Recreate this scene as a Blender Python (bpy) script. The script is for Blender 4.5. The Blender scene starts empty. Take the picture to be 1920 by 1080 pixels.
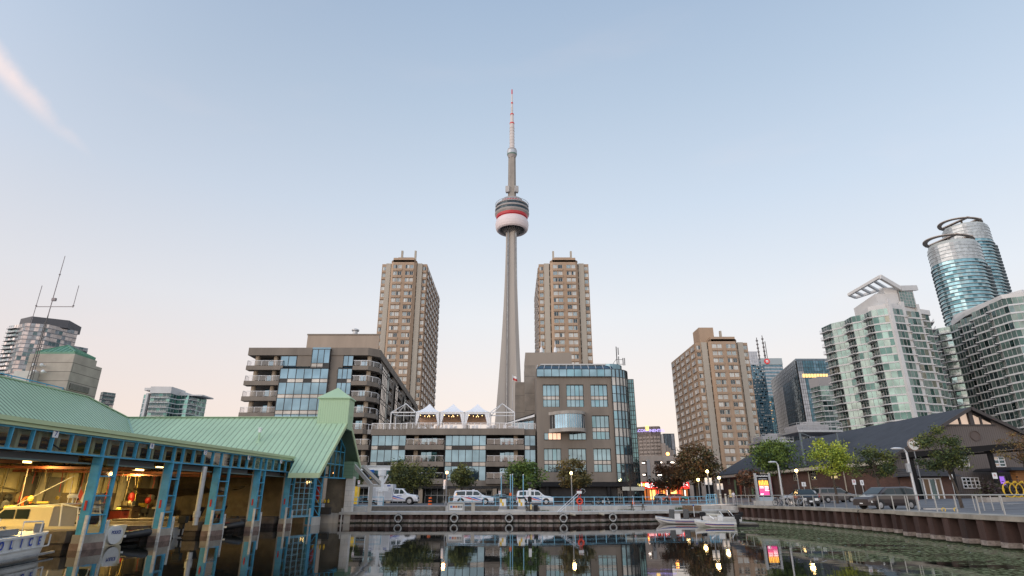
import bpy, math, random
from mathutils import Vector, Matrix, noise
R = math.radians
C = bpy.context.scene.collection
S = bpy.context.scene
# ---------------------------------------------------------------- camera
PITCH = 19.85
CAMZ = 2.74
cam_d = bpy.data.cameras.new('camera'); cam = bpy.data.objects.new('camera', cam_d); C.objects.link(cam)
cam.location = (0, 0, CAMZ); cam.rotation_euler = (R(90+PITCH), 0, 0)
cam_d.sensor_width = 36; cam_d.lens = 20.25; cam_d.clip_start = .2; cam_d.clip_end = 9000
S.camera = cam
# ---------------------------------------------------------------- sky
SUN_EL, SUN_AZ = 5.0, 238.0        # dusk: low in the west-south-west, behind and left of the camera
w = bpy.data.worlds.new("World"); S.world = w; w.use_nodes = True
nt = w.node_tree; nt.nodes.clear()
def N(nt, t, **k):
    n = nt.nodes.new(t)
    for a, b in k.items(): setattr(n, a, b)
    return n
def ramp(n, stops):
    cr = n.color_ramp
    while len(cr.elements) > 1: cr.elements.remove(cr.elements[0])
    cr.elements[0].position = stops[0][0]; cr.elements[0].color = (*stops[0][1], 1)
    for p, c in stops[1:]:
        e = cr.elements.new(p); e.color = (*c, 1)
def lin(r, g, b):
    f = lambda v: (v/255/12.92) if v/255 <= .04045 else ((v/255+.055)/1.055)**2.4
    return (f(r), f(g), f(b))
def px_dir(x, y):
    u = (x-960)/1080; v = (540-y)/1080; c = math.cos(R(PITCH)); s = math.sin(R(PITCH))
    return Vector((u, c-v*s, s+v*c)).normalized()
L = nt.links.new
tc = N(nt, 'ShaderNodeTexCoord'); sep = N(nt, 'ShaderNodeSeparateXYZ'); L(tc.outputs['Generated'], sep.inputs[0])
sky = N(nt, 'ShaderNodeTexSky', sky_type='NISHITA', sun_disc=False)
sky.sun_elevation = R(SUN_EL); sky.sun_rotation = R(SUN_AZ); sky.dust_density = 2.0; sky.air_density = 1.0
sk = N(nt, 'ShaderNodeMix', data_type='RGBA', blend_type='MULTIPLY'); sk.inputs[0].default_value = 1
L(sky.outputs[0], sk.inputs[6]); sk.inputs[7].default_value = (.22, .22, .22, 1)
cr = N(nt, 'ShaderNodeValToRGB'); L(sep.outputs['Z'], cr.inputs[0])
ramp(cr, [(0, lin(238,220,209)), (.12, lin(234,219,212)), (.29, lin(219,220,224)), (.45, lin(195,206,220)),
          (.60, lin(173,189,208)), (.724, lin(155,174,198)), (1, lin(124,151,186))])
# the east (right) side a little bluer, the west (left) a little pinker
tint = N(nt, 'ShaderNodeMapRange'); L(sep.outputs['X'], tint.inputs[0]); tint.inputs[1].default_value = -.75; tint.inputs[2].default_value = .75
tr = N(nt, 'ShaderNodeValToRGB'); L(tint.outputs[0], tr.inputs[0]); ramp(tr, [(0, (.89,.865,.875)), (.45, (1,1,1)), (.6, (1,1,1)), (1, (.93,.955,.985))])
m1 = N(nt, 'ShaderNodeMix', data_type='RGBA', blend_type='MULTIPLY'); m1.inputs[0].default_value = 1
L(cr.outputs[0], m1.inputs[6]); L(tr.outputs[0], m1.inputs[7])
m2 = N(nt, 'ShaderNodeMix', data_type='RGBA'); m2.inputs[0].default_value = .86
sm_ = N(nt, 'ShaderNodeMix', data_type='RGBA', blend_type='DARKEN'); sm_.inputs[0].default_value = 1; L(sk.outputs[2], sm_.inputs[6]); sm_.inputs[7].default_value = (.9,.85,.8,1)
L(sm_.outputs[2], m2.inputs[6]); L(m1.outputs[2], m2.inputs[7])
# one high streak of cloud on the left, lit by the low sun
def math_n(op, a, b=None, c=None):
    n = N(nt, 'ShaderNodeMath', operation=op)
    for i, q in enumerate((a, b, c)):
        if q is None: continue
        if isinstance(q, (int, float)): n.inputs[i].default_value = q
        else: L(q, n.inputs[i])
    return n.outputs[0]
def dotn(vec):
    n = N(nt, 'ShaderNodeVectorMath', operation='DOT_PRODUCT'); L(tc.outputs['Generated'], n.inputs[0]); n.inputs[1].default_value = vec
    return n.outputs['Value']
d1 = px_dir(-60, 70); d2 = px_dir(165, 285); nn = d1.cross(d2).normalized(); along = (d2-d1).normalized()
no = N(nt, 'ShaderNodeTexNoise'); L(tc.outputs['Generated'], no.inputs['Vector']); no.inputs['Scale'].default_value = 9; no.inputs['Detail'].default_value = 9; no.inputs['Roughness'].default_value = .6
off = math_n('MULTIPLY', math_n('SUBTRACT', no.outputs[0], .5), .035)
a = math_n('ABSOLUTE', math_n('ADD', dotn(nn), off))
t = math_n('ADD', dotn(along), -d2.dot(along))     # 0 at the lower right tip, negative towards upper left
wd = math_n('MULTIPLY_ADD', t, -.075, .006)
band = N(nt, 'ShaderNodeMapRange', interpolation_type='SMOOTHSTEP'); L(math_n('DIVIDE', a, math_n('MAXIMUM', wd, .003)), band.inputs[0])
band.inputs[1].default_value = 1.5; band.inputs[2].default_value = 0
tm = N(nt, 'ShaderNodeMapRange', interpolation_type='SMOOTHSTEP'); L(t, tm.inputs[0]); tm.inputs[1].default_value = .02; tm.inputs[2].default_value = -.09
cl = math_n('MULTIPLY', math_n('MULTIPLY', band.outputs[0], tm.outputs[0]), math_n('MULTIPLY_ADD', no.outputs[0], 1.5, -.3))
mp = N(nt, 'ShaderNodeMapping'); mp.inputs['Scale'].default_value = (1.2, 2.5, 5); mp.inputs['Rotation'].default_value = (0, .4, 0); L(tc.outputs['Generated'], mp.inputs[0])
n2 = N(nt, 'ShaderNodeTexNoise'); L(mp.outputs[0], n2.inputs['Vector']); n2.inputs['Scale'].default_value = 1.6; n2.inputs['Detail'].default_value = 6
wisp = N(nt, 'ShaderNodeMapRange', interpolation_type='SMOOTHSTEP'); L(n2.outputs[0], wisp.inputs[0]); wisp.inputs[1].default_value = .52; wisp.inputs[2].default_value = .8; wisp.inputs[4].default_value = .10
m3 = N(nt, 'ShaderNodeMix', data_type='RGBA'); m3.clamp_factor = True
L(math_n('MINIMUM', math_n('ADD', math_n('MULTIPLY', math_n('MAXIMUM', cl, 0), .85), wisp.outputs[0]), 1.0), m3.inputs[0]); L(m2.outputs[2], m3.inputs[6]); m3.inputs[7].default_value = (*lin(244,216,204), 1)
# added brightening of the unseen sky behind the camera, to light the fronts
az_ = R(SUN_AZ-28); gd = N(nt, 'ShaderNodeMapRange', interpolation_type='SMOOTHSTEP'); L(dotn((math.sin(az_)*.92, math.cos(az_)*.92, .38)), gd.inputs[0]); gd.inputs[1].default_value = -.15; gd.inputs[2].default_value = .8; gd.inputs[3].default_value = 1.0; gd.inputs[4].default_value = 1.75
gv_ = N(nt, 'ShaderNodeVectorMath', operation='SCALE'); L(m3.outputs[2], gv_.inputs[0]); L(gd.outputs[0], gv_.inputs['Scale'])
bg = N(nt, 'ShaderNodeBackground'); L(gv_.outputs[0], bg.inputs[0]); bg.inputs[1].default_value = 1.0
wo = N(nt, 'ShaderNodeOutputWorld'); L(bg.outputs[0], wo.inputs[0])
# ---------------------------------------------------------------- low sun, soft through evening air
sd = bpy.data.lights.new('sun', 'SUN'); sd.energy = 1.0; sd.angle = R(60); sd.color = (1, .86, .75)
sun = bpy.data.objects.new('sun', sd); C.objects.link(sun)
el, az = R(14), R(SUN_AZ)
to_sun = Vector((math.sin(az)*math.cos(el), math.cos(az)*math.cos(el), math.sin(el)))
sun.rotation_euler = to_sun.to_track_quat('Z', 'Y').to_euler()
sun.location = (0, -20, 60)
vs = S.view_settings; vs.view_transform = 'Standard'; vs.look = 'None'; vs.exposure = 0.38; vs.gamma = 1; vs.use_curve_mapping = False
S.render.engine = 'CYCLES'; S.cycles.max_bounces = 6; S.cycles.transparent_max_bounces = 12; S.cycles.caustics_reflective = False; S.cycles.caustics_refractive = False
S.cycles.sample_clamp_indirect = 4
# ---------------------------------------------------------------- measuring helpers (camera solved: 20 mm lens, pitched 19.85 deg)
cP, sP = math.cos(R(PITCH)), math.sin(R(PITCH))
def at(x, y, Y):
    u = (x-960)/1080; v = (540-y)/1080; d = cP-v*sP
    return Vector((u/d*Y, Y, CAMZ+(sP+v*cP)/d*Y))
def AX(x, y, Y): return at(x, y, Y).x
def AZ(y, Y): return at(960, y, Y).z
# ---------------------------------------------------------------- materials
MATS = {}
def mat(name, col, rough=.7, metal=0.0, var=0.0, scale=1.0, bump=0.0, bscale=None, spec=.5, col2=None, streak=False, emis=None, estr=0, coat=0):
    if name in MATS: return MATS[name]
    m = bpy.data.materials.new(name); m.use_nodes = True; t = m.node_tree; b = t.nodes['Principled BSDF']
    b.inputs['Roughness'].default_value = rough; b.inputs['Metallic'].default_value = metal; b.inputs['Specular IOR Level'].default_value = spec
    if coat: b.inputs['Coat Weight'].default_value = coat; b.inputs['Coat Roughness'].default_value = .05
    b.inputs['Base Color'].default_value = (*col, 1)
    ln = t.links.new
    if var or col2 or bump:
        tx = N(t, 'ShaderNodeTexCoord'); mp = N(t, 'ShaderNodeMapping'); ln(tx.outputs['Object'], mp.inputs[0])
        if streak: mp.inputs['Scale'].default_value = (1, 1, .12)
        ns = N(t, 'ShaderNodeTexNoise'); ns.inputs['Scale'].default_value = scale; ns.inputs['Detail'].default_value = 8; ns.inputs['Roughness'].default_value = .65
        ln(mp.outputs[0], ns.inputs['Vector'])
    if var or col2:
        c2 = col2 or tuple(c*(1-var) for c in col); c1 = col if col2 else tuple(min(1, c*(1+var*.6)) for c in col)
        rp = N(t, 'ShaderNodeValToRGB'); ramp(rp, [(.32, c2), (.66, c1)]); ln(ns.outputs[0], rp.inputs[0]); ln(rp.outputs[0], b.inputs['Base Color'])
    if bump:
        n3 = N(t, 'ShaderNodeTexNoise'); n3.inputs['Scale'].default_value = bscale or scale*6; n3.inputs['Detail'].default_value = 5
        ln(tx.outputs['Object'], n3.inputs['Vector'])
        bp = N(t, 'ShaderNodeBump'); bp.inputs['Strength'].default_value = bump; bp.inputs['Distance'].default_value = .05
        ln(n3.outputs[0], bp.inputs['Height']); ln(bp.outputs[0], b.inputs['Normal'])
    if emis:
        b.inputs['Emission Color'].default_value = (*emis, 1); b.inputs['Emission Strength'].default_value = estr
    MATS[name] = m; return m
def ribs(m, axis, scale, depth=.05, dark=.7, wd=.10):
    """standing seams / grooves as bump plus a thin darker groove line"""
    t = m.node_tree; b = t.nodes['Principled BSDF']; ln = t.links.new
    tx = N(t, 'ShaderNodeTexCoord'); sp = N(t, 'ShaderNodeSeparateXYZ'); ln(tx.outputs['Object'], sp.inputs[0])
    mu = N(t, 'ShaderNodeMath', operation='MULTIPLY'); ln(sp.outputs[axis], mu.inputs[0]); mu.inputs[1].default_value = scale
    fr = N(t, 'ShaderNodeMath', operation='FRACT'); ln(mu.outputs[0], fr.inputs[0])
    rp = N(t, 'ShaderNodeValToRGB'); ramp(rp, [(0, (0,0,0)), (wd, (0,0,0)), (wd+.08, (1,1,1)), (1, (1,1,1))]); ln(fr.outputs[0], rp.inputs[0])
    bp = N(t, 'ShaderNodeBump'); bp.inputs['Distance'].default_value = depth; ln(rp.outputs[0], bp.inputs['Height']); ln(bp.outputs[0], b.inputs['Normal'])
    mx = N(t, 'ShaderNodeMix', data_type='RGBA', blend_type='MULTIPLY'); mx.inputs[0].default_value = 1
    src = b.inputs['Base Color'].links[0].from_socket if b.inputs['Base Color'].links else None
    if src: ln(src, mx.inputs[6])
    else: mx.inputs[6].default_value = b.inputs['Base Color'].default_value
    r2 = N(t, 'ShaderNodeValToRGB'); ramp(r2, [(0, (dark,)*3), (1, (1,1,1))]); ln(rp.outputs[0], r2.inputs[0]); ln(r2.outputs[0], mx.inputs[7])
    ln(mx.outputs[2], b.inputs['Base Color']); return m
def bricks(name, c1, c2, mortar, scale=1.0, w=.5, h=.25, ms=.02, rough=.85, axis='xz', bump=.3):
    m = bpy.data.materials.new(name); m.use_nodes = True; t = m.node_tree; b = t.nodes['Principled BSDF']; ln = t.links.new
    b.inputs['Roughness'].default_value = rough
    tx = N(t, 'ShaderNodeTexCoord'); sp = N(t, 'ShaderNodeSeparateXYZ'); ln(tx.outputs['Object'], sp.inputs[0])
    cb = N(t, 'ShaderNodeCombineXYZ')
    if axis == 'xz': ad = N(t, 'ShaderNodeMath', operation='ADD'); ln(sp.outputs[0], ad.inputs[0]); ln(sp.outputs[1], ad.inputs[1]); ln(ad.outputs[0], cb.inputs[0]); ln(sp.outputs[2], cb.inputs[1])
    else: ln(sp.outputs[0], cb.inputs[0]); ln(sp.outputs[1], cb.inputs[1])
    bt = N(t, 'ShaderNodeTexBrick'); ln(cb.outputs[0], bt.inputs['Vector'])
    bt.inputs['Color1'].default_value = (*c1, 1); bt.inputs['Color2'].default_value = (*c2, 1); bt.inputs['Mortar'].default_value = (*mortar, 1)
    bt.inputs['Scale'].default_value = scale; bt.inputs['Mortar Size'].default_value = ms; bt.inputs['Brick Width'].default_value = w; bt.inputs['Row Height'].default_value = h
    ns = N(t, 'ShaderNodeTexNoise'); ns.inputs['Scale'].default_value = .6; ns.inputs['Detail'].default_value = 6; ln(tx.outputs['Object'], ns.inputs['Vector'])
    r2 = N(t, 'ShaderNodeValToRGB'); ramp(r2, [(.3, (.72,.72,.72)), (.7, (1.1,1.1,1.1))]); ln(ns.outputs[0], r2.inputs[0])
    mx = N(t, 'ShaderNodeMix', data_type='RGBA', blend_type='MULTIPLY'); mx.inputs[0].default_value = 1; ln(bt.outputs[0], mx.inputs[6]); ln(r2.outputs[0], mx.inputs[7]); ln(mx.outputs[2], b.inputs['Base Color'])
    MATS[name] = m; return m
def glass(name, col, rough=.04, metal=.85, wob=.12, wscale=.35, var=.25):
    """mirror-like facade glass: each pane leans a little, so reflections break up"""
    if name in MATS: return MATS[name]
    col = tuple(c*.62 for c in col)
    m = bpy.data.materials.new(name); m.use_nodes = True; t = m.node_tree; b = t.nodes['Principled BSDF']; ln = t.links.new
    b.inputs['Metallic'].default_value = metal; b.inputs['Roughness'].default_value = rough
    tx = N(t, 'ShaderNodeTexCoord'); ns = N(t, 'ShaderNodeTexNoise'); ns.inputs['Scale'].default_value = wscale; ns.inputs['Detail'].default_value = 2; ln(tx.outputs['Object'], ns.inputs['Vector'])
    rp = N(t, 'ShaderNodeValToRGB'); ramp(rp, [(.3, tuple(c*(1-var) for c in col)), (.7, tuple(min(1, c*(1+var)) for c in col))]); ln(ns.outputs[0], rp.inputs[0]); ln(rp.outputs[0], b.inputs['Base Color'])
    bp = N(t, 'ShaderNodeBump'); bp.inputs['Strength'].default_value = wob; bp.inputs['Distance'].default_value = .6; ln(ns.outputs[0], bp.inputs['Height']); ln(bp.outputs[0], b.inputs['Normal'])
    MATS[name] = m; return m
def clear(name, tintc=(.75,.8,.8), f=.25, rough=.03):
    """see-through pane: mostly transparent with a reflective share"""
    if name in MATS: return MATS[name]
    m = bpy.data.materials.new(name); m.use_nodes = True; t = m.node_tree; t.nodes.clear(); ln = t.links.new
    a = N(t, 'ShaderNodeBsdfTransparent'); a.inputs[0].default_value = (*tintc, 1); g = N(t, 'ShaderNodeBsdfGlossy'); g.inputs['Roughness'].default_value = rough
    mx = N(t, 'ShaderNodeMixShader'); mx.inputs[0].default_value = f; ln(a.outputs[0], mx.inputs[1]); ln(g.outputs[0], mx.inputs[2])
    o = N(t, 'ShaderNodeOutputMaterial'); ln(mx.outputs[0], o.inputs[0]); MATS[name] = m; return m
# ---------------------------------------------------------------- mesh helpers
class MB:
    def __init__(s): s.v = []; s.f = []; s.m = []
    def face(s, pts, m=0):
        i = len(s.v); s.v += [tuple(p) for p in pts]; s.f.append(tuple(range(i, i+len(pts)))); s.m.append(m); return s
    def grid(s, rows, m=0, closed=False, caps=False):
        i = len(s.v); n = len(rows[0])
        for r_ in rows: s.v += [tuple(p) for p in r_]
        for a in range(len(rows)-1):
            for b in range(n if closed else n-1):
                c = (b+1) % n; s.f.append((i+a*n+b, i+a*n+c, i+(a+1)*n+c, i+(a+1)*n+b)); s.m.append(m)
        if caps:
            s.f.append(tuple(i+k for k in reversed(range(n)))); s.m.append(m)
            s.f.append(tuple(i+(len(rows)-1)*n+k for k in range(n))); s.m.append(m)
        return s
    def box(s, x0, x1, y0, y1, z0, z1, m=0):
        return s.hexa([(x0,y0,z0),(x1,y0,z0),(x1,y1,z0),(x0,y1,z0),(x0,y0,z1),(x1,y0,z1),(x1,y1,z1),(x0,y1,z1)], m)
    def hexa(s, p, m=0):
        i = len(s.v); s.v += [tuple(q) for q in p]
        for f in ((0,3,2,1),(4,5,6,7),(0,1,5,4),(1,2,6,5),(2,3,7,6),(3,0,4,7)): s.f.append(tuple(i+k for k in f)); s.m.append(m)
        return s
    def obox(s, c, d, rz=0, m=0, rx=0, ry=0):
        M = Matrix.Rotation(rz, 3, 'Z') @ Matrix.Rotation(ry, 3, 'Y') @ Matrix.Rotation(rx, 3, 'X'); c = Vector(c); h = [q/2 for q in d]
        return s.hexa([c + M @ Vector((sx*h[0], sy*h[1], sz*h[2])) for sz in (-1,1) for sx, sy in ((-1,-1),(1,-1),(1,1),(-1,1))], m)
    def beam(s, a, b, w, h=None, m=0):
        """rectangular bar from a to b"""
        a = Vector(a); b = Vector(b); h = h or w; d = (b-a).normalized(); up = Vector((0,0,1)) if abs(d.z) < .95 else Vector((0,1,0))
        sd_ = d.cross(up).normalized()*w/2; u2 = sd_.cross(d).normalized()*h/2
        return s.hexa([a-sd_-u2, a+sd_-u2, b+sd_-u2, b-sd_-u2, a-sd_+u2, a+sd_+u2, b+sd_+u2, b-sd_+u2], m)
    def prism(s, poly, z0, z1, m=0, mt=None, bottom=True):
        n = len(poly); i = len(s.v)
        ar = sum(poly[k][0]*poly[(k+1)%n][1]-poly[(k+1)%n][0]*poly[k][1] for k in range(n))
        if ar < 0: poly = list(reversed(poly))
        s.v += [(p[0],p[1],z0) for p in poly]+[(p[0],p[1],z1) for p in poly]
        for k in range(n): s.f.append((i+k, i+(k+1)%n, i+n+(k+1)%n, i+n+k)); s.m.append(m)
        s.f.append(tuple(i+n+k for k in range(n))); s.m.append(m if mt is None else mt)
        if bottom: s.f.append(tuple(i+k for k in reversed(range(n)))); s.m.append(m)
        return s
    def tube(s, pts, r, n=8, m=0, caps=True):
        pts = [Vector(p) for p in pts]; rs = r if isinstance(r, (list, tuple)) else [r]*len(pts); rows = []
        for k, p in enumerate(pts):
            d = (pts[min(k+1, len(pts)-1)]-pts[max(k-1, 0)]).normalized(); up = Vector((0,0,1)) if abs(d.z) < .9 else Vector((1,0,0))
            a = d.cross(up).normalized(); b = d.cross(a).normalized()
            rows.append([p+(a*math.cos(2*math.pi*q/n)+b*math.sin(2*math.pi*q/n))*rs[k] for q in range(n)])
        return s.grid(rows, m, True, caps)
    def ring(s, c, R0, r, axis='y', n=20, k=8, m=0, rot=0):
        rows = []
        for a in range(n+1):
            t = 2*math.pi*a/n; row = []
            for b in range(k):
                q = 2*math.pi*b/k; rr = R0+r*math.cos(q); h = r*math.sin(q)
                p = Vector((rr*math.cos(t), h, rr*math.sin(t))) if axis == 'y' else Vector((rr*math.cos(t), rr*math.sin(t), h)) if axis == 'z' else Vector((h, rr*math.cos(t), rr*math.sin(t)))
                if rot: p = Matrix.Rotation(rot, 3, 'Z') @ p
                row.append(Vector(c)+p)
            rows.append(row)
        return s.grid(rows, m, True)
    def lathe(s, prof, c=(0,0,0), n=24, m=0, ms=None):
        c = Vector(c); i = len(s.v)
        for r, z in prof: s.v += [(c.x+r*math.cos(2*math.pi*k/n), c.y+r*math.sin(2*math.pi*k/n), c.z+z) for k in range(n)]
        for a in range(len(prof)-1):
            for k in range(n): s.f.append((i+a*n+k, i+a*n+(k+1)%n, i+(a+1)*n+(k+1)%n, i+(a+1)*n+k)); s.m.append(ms[a] if ms else m)
        s.f.append(tuple(i+k for k in reversed(range(n)))); s.m.append(ms[0] if ms else m)
        s.f.append(tuple(i+(len(prof)-1)*n+k for k in range(n))); s.m.append(ms[-1] if ms else m)
        return s
    def sphere(s, c, r, m=0, n=12, sc=(1,1,1)):
        rows = []
        for a in range(n//2+1):
            t = math.pi*a/(n//2); rows.append([Vector(c)+Vector((r*sc[0]*math.sin(t)*math.cos(2*math.pi*b/n), r*sc[1]*math.sin(t)*math.sin(2*math.pi*b/n), -r*sc[2]*math.cos(t))) for b in range(n)])
        return s.grid(rows, m, True)
    def build(s, name, mats, parent=None, smooth=False, kind=None, label=None, bevel=0):
        me = bpy.data.meshes.new(name)
        o_ = Vector((0,0,0))
        if parent is not None: o_ = LOC.get(parent.name, o_)
        me.from_pydata([tuple(Vector(q)-o_) for q in s.v], [], s.f)
        if not isinstance(mats, (list, tuple)): mats = [mats]
        for q in mats: me.materials.append(q)
        me.polygons.foreach_set('material_index', s.m)
        if smooth: me.polygons.foreach_set('use_smooth', [True]*len(s.f))
        me.update()
        o = bpy.data.objects.new(name, me); C.objects.link(o)
        if parent is not None: o.parent = parent; LOC[o.name] = o_
        if kind: o['kind'] = kind
        if label: o['label'] = label
        if bevel:
            md = o.modifiers.new('bevel', 'BEVEL'); md.width = bevel; md.segments = 2; md.limit_method = 'ANGLE'
        return o
LOC = {}     # world offset that a thing's part vertices are measured from
def thing(name, label, cat, loc=(0,0,0), group=None, rz=0, local=False):
    o = bpy.data.objects.new(name, None); C.objects.link(o); o.location = loc; o.rotation_euler = (0,0,rz)
    o.empty_display_size = .3
    o['label'] = label; o['category'] = cat
    if group: o['group'] = group
    LOC[o.name] = Vector((0,0,0)) if local else Vector(loc)
    return o
def tag(o, label, cat, group=None):
    o['label'] = label; o['category'] = cat
    if group: o['group'] = group
    return o
def struct(o): o['kind'] = 'structure'; return o
def dup(root, loc, rz, label, group=None):
    c = root.copy(); C.objects.link(c); c.location = loc; c.rotation_euler = (0,0,rz); c['label'] = label
    if group: c['group'] = group
    def rec(a, b):
        for ch in a.children:
            q = ch.copy(); C.objects.link(q); q.parent = b; rec(ch, q)
    rec(root, c); return c
def text(name, s_, size, m, parent, M, ext=.01, label=None, bold=False):
    """lettering as mesh; M maps local text plane (x right, y up) into the parent's space"""
    cu = bpy.data.curves.new(name, 'FONT'); cu.body = s_; cu.size = size; cu.extrude = ext; cu.align_x = 'CENTER'; cu.align_y = 'CENTER'; cu.resolution_u = 2
    if bold: cu.offset = size*.02
    t = bpy.data.objects.new('tmp', cu); C.objects.link(t); bpy.context.view_layer.update()
    dg = bpy.context.evaluated_depsgraph_get(); me = bpy.data.meshes.new_from_object(t.evaluated_get(dg))
    bpy.data.objects.remove(t); me.name = name; me.transform(M)
    me.materials.clear(); me.materials.append(m)
    o = bpy.data.objects.new(name, me); C.objects.link(o)
    if parent is not None:
        o.parent = parent; off = LOC.get(parent.name, Vector()); me.transform(Matrix.Translation(-off))
    if label: o['label'] = label
    return o
def face_M(c, right, up=(0,0,1)):
    r = Vector(right).normalized(); u = Vector(up).normalized(); n = r.cross(u)
    M = Matrix((r, u, n)).transposed().to_4x4(); M.translation = Vector(c); return M
# facade with real openings: returns nothing, appends wall faces to mb and window specs to wl
def facade(mb, A, B, z0, z1, cols, rows, wl, d=.25, m=0, mr=None):
    A = Vector((A[0], A[1])); B = Vector((B[0], B[1])); ln = (B-A).length; t = (B-A)/ln; n = Vector((t.y, -t.x))
    us = sorted({0, ln, *[q for c in cols for q in c]}); zs = sorted({z0, z1, *[q for c in rows for q in c]})
    P = lambda u, z, dd=0: (A.x+t.x*u-n.x*dd, A.y+t.y*u-n.y*dd, z)
    cs = {(round(a,4), round(b,4)) for a, b in cols}; rset = {(round(a,4), round(b,4)) for a, b in rows}
    for i in range(len(us)-1):
        incol = (round(us[i],4), round(us[i+1],4)) in cs
        if not incol: mb.face([P(us[i],z0), P(us[i+1],z0), P(us[i+1],z1), P(us[i],z1)], m); continue
        for j in range(len(zs)-1):
            a, b, c, e = us[i], us[i+1], zs[j], zs[j+1]
            if (round(c,4), round(e,4)) in rset:
                for q in (((a,c,0),(a,c,d),(a,e,d),(a,e,0)), ((b,c,d),(b,c,0),(b,e,0),(b,e,d)), ((a,c,0),(b,c,0),(b,c,d),(a,c,d)), ((a,e,d),(b,e,d),(b,e,0),(a,e,0))):
                    mb.face([P(*k) for k in q], m if mr is None else mr)
                wl.append((Vector(P(a,c,d)), Vector(P(b,c,d)), Vector(P(a,e,d)), Vector((n.x, n.y, 0))))
            else: mb.face([P(a,c), P(b,c), P(b,e), P(a,e)], m)
def window_mesh(mb, spec, nx, nz, fw, mats_n, ledge=0, zs=None):
    """pane + frame + mullions. material slots: 0 frame, 1.. glass kinds"""
    p, q, r, n = spec; X = (q-p); Z = (r-p); lx, lz = X.length, Z.length; x = X/lx; z = Z/lz
    P = lambda a, b, d=0: p+x*a+z*b+n*d
    zz = zs or [lz*k/nz for k in range(nz+1)]
    for i in range(nx):
        for j in range(len(zz)-1):
            g = mats_n(i, j); a, b, c, e = lx*i/nx, lx*(i+1)/nx, zz[j], zz[j+1]
            w1 = random.uniform(-.012, .012); w2 = random.uniform(-.012, .012)
            mb.face([P(a,c,.03+w1), P(b,c,.03-w1), P(b,e,.03-w1+w2), P(a,e,.03+w1+w2)], g)
    def bar(a, b, c, e, dd): mb.hexa([P(a,c,0), P(b,c,0), P(b,c,dd), P(a,c,dd), P(a,e,0), P(b,e,0), P(b,e,dd), P(a,e,dd)], 0)
    for i in range(nx+1):
        a = lx*i/nx; h = fw/2; a = min(max(a, h), lx-h); bar(a-h, a+h, 0, lz, .09)
    for j, c in enumerate(zz):
        h = fw/2; c = min(max(c, h), lz-h); bar(fw*.4, lx-fw*.4, c-h, c+h, .082)
def add_windows(bld, wl, frame, glasses, nx=2, nz=1, fw=.08, limit=100, weights=None, fn=None, name='window', zs=None, part_only=False):
    camp = Vector((0,0,CAMZ))
    def size(s):
        c = (s[1]+s[2])/2; d = camp-c; return abs(s[3].dot(d.normalized()))*(s[1]-s[0]).length*(s[2]-s[0]).length/d.length_squared
    wl = sorted(wl, key=size, reverse=True); g = len(glasses); weights = weights or [1]*g
    used = sum(1 for c in bld.children if c.name.split('.')[0] == name); lim = max(0, limit-used)
    rest = MB()
    for k, s in enumerate(wl):
        pick = random.choices(range(g), weights)[0]+1
        f = fn or (lambda i, j: pick if random.random() < .7 else random.choices(range(g), weights)[0]+1)
        if k < lim:
            mb = MB(); window_mesh(mb, s, nx, nz, fw, f, zs=zs); mb.build(name, [frame]+glasses, bld)
        else: window_mesh(rest, s, nx, nz, fw, f, zs=zs)
    if rest.f: rest.build('small_windows', [frame]+glasses, bld, kind='stuff')
# shared materials
M = dict(
 concrete=mat('concrete', (.33,.30,.265), .85, var=.28, scale=.5, bump=.25, streak=True),
 concrete_lt=mat('concrete_light', (.48,.45,.41), .85, var=.22, scale=.7, bump=.2, streak=True),
 bark=mat('bark', (.075,.058,.045), .9, var=.4, scale=6, bump=.5),
 white=mat('white_paint', (.74,.74,.74), .45, var=.06, scale=2),
 steel=mat('galvanised_steel', (.42,.43,.44), .45, metal=.6, var=.15, scale=3),
 black=mat('black_metal', (.016,.016,.018), .5, var=.2, scale=3, spec=.2),
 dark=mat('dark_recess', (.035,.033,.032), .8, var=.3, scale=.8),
 rubber=mat('rubber', (.025,.025,.025), .8, var=.3, scale=5),
 blue=mat('blue_painted_steel', (.06,.33,.52), .42, var=.25, scale=1.5),
 railblue=mat('pale_blue_railing_paint', (.20,.44,.58), .45, var=.2, scale=2),
 chrome=mat('chrome', (.7,.7,.7), .2, metal=1),
 yellow=mat('yellow_paint', (.72,.46,.03), .5, var=.15, scale=3),
 orange=mat('orange_plastic', (.8,.14,.02), .5, var=.1, scale=3),
 red=mat('red_paint', (.5,.03,.025), .5, var=.2, scale=3),
 blueink=mat('navy_blue_print', (.02,.06,.28), .5),
)
# ================================================================ GROUND, WATER, QUAYS
def ss(t): t = max(0, min(1, t)); return t*t*(3-2*t)
def gh(X, Y): return 1.57 + .13*ss((X-22)/6) + .75*ss((X-31)/26)*ss((160-Y)/60+.6) - .0*Y
QN = [(-18.6, 66.5), (5, 66.5), (27.5, 75.0)]                 # north quay water line
UP = [(-18.6, 73.6), (5, 73.6), (27.6, 81.5)]                 # edge of the upper promenade
RW = [(27.5, 75.0), (29.4, 61.0), (29.2, 45.0), (27.9, 44.9), (26.6, 32.8), (25.2, 12.0), (25.0, -60)]   # right quay
def interp(pl, t, k=0):
    if k == 1: pl = sorted((b, a) for a, b in pl)
    for (a, b), (c, d) in zip(pl, pl[1:]):
        if a <= t <= c: return b+(d-b)*(t-a)/((c-a) or 1)
    return pl[0][1] if t < pl[0][0] else pl[-1][1]
asph = mat('asphalt', (.15,.15,.155), .9, var=.35, scale=.35, bump=.25, bscale=40)
g = MB()
xs = [-4000,-900,-400,-200,-120,-80,-60,-45,-30,-18.6,-10,0,5,12,18,24,27.6,31,34,38,42,47,52,57,64,80,110,160,260,500,1000,4000]
fr = [0,1,3,8,16,30,60,120,260,700,1800,4000]
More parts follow.
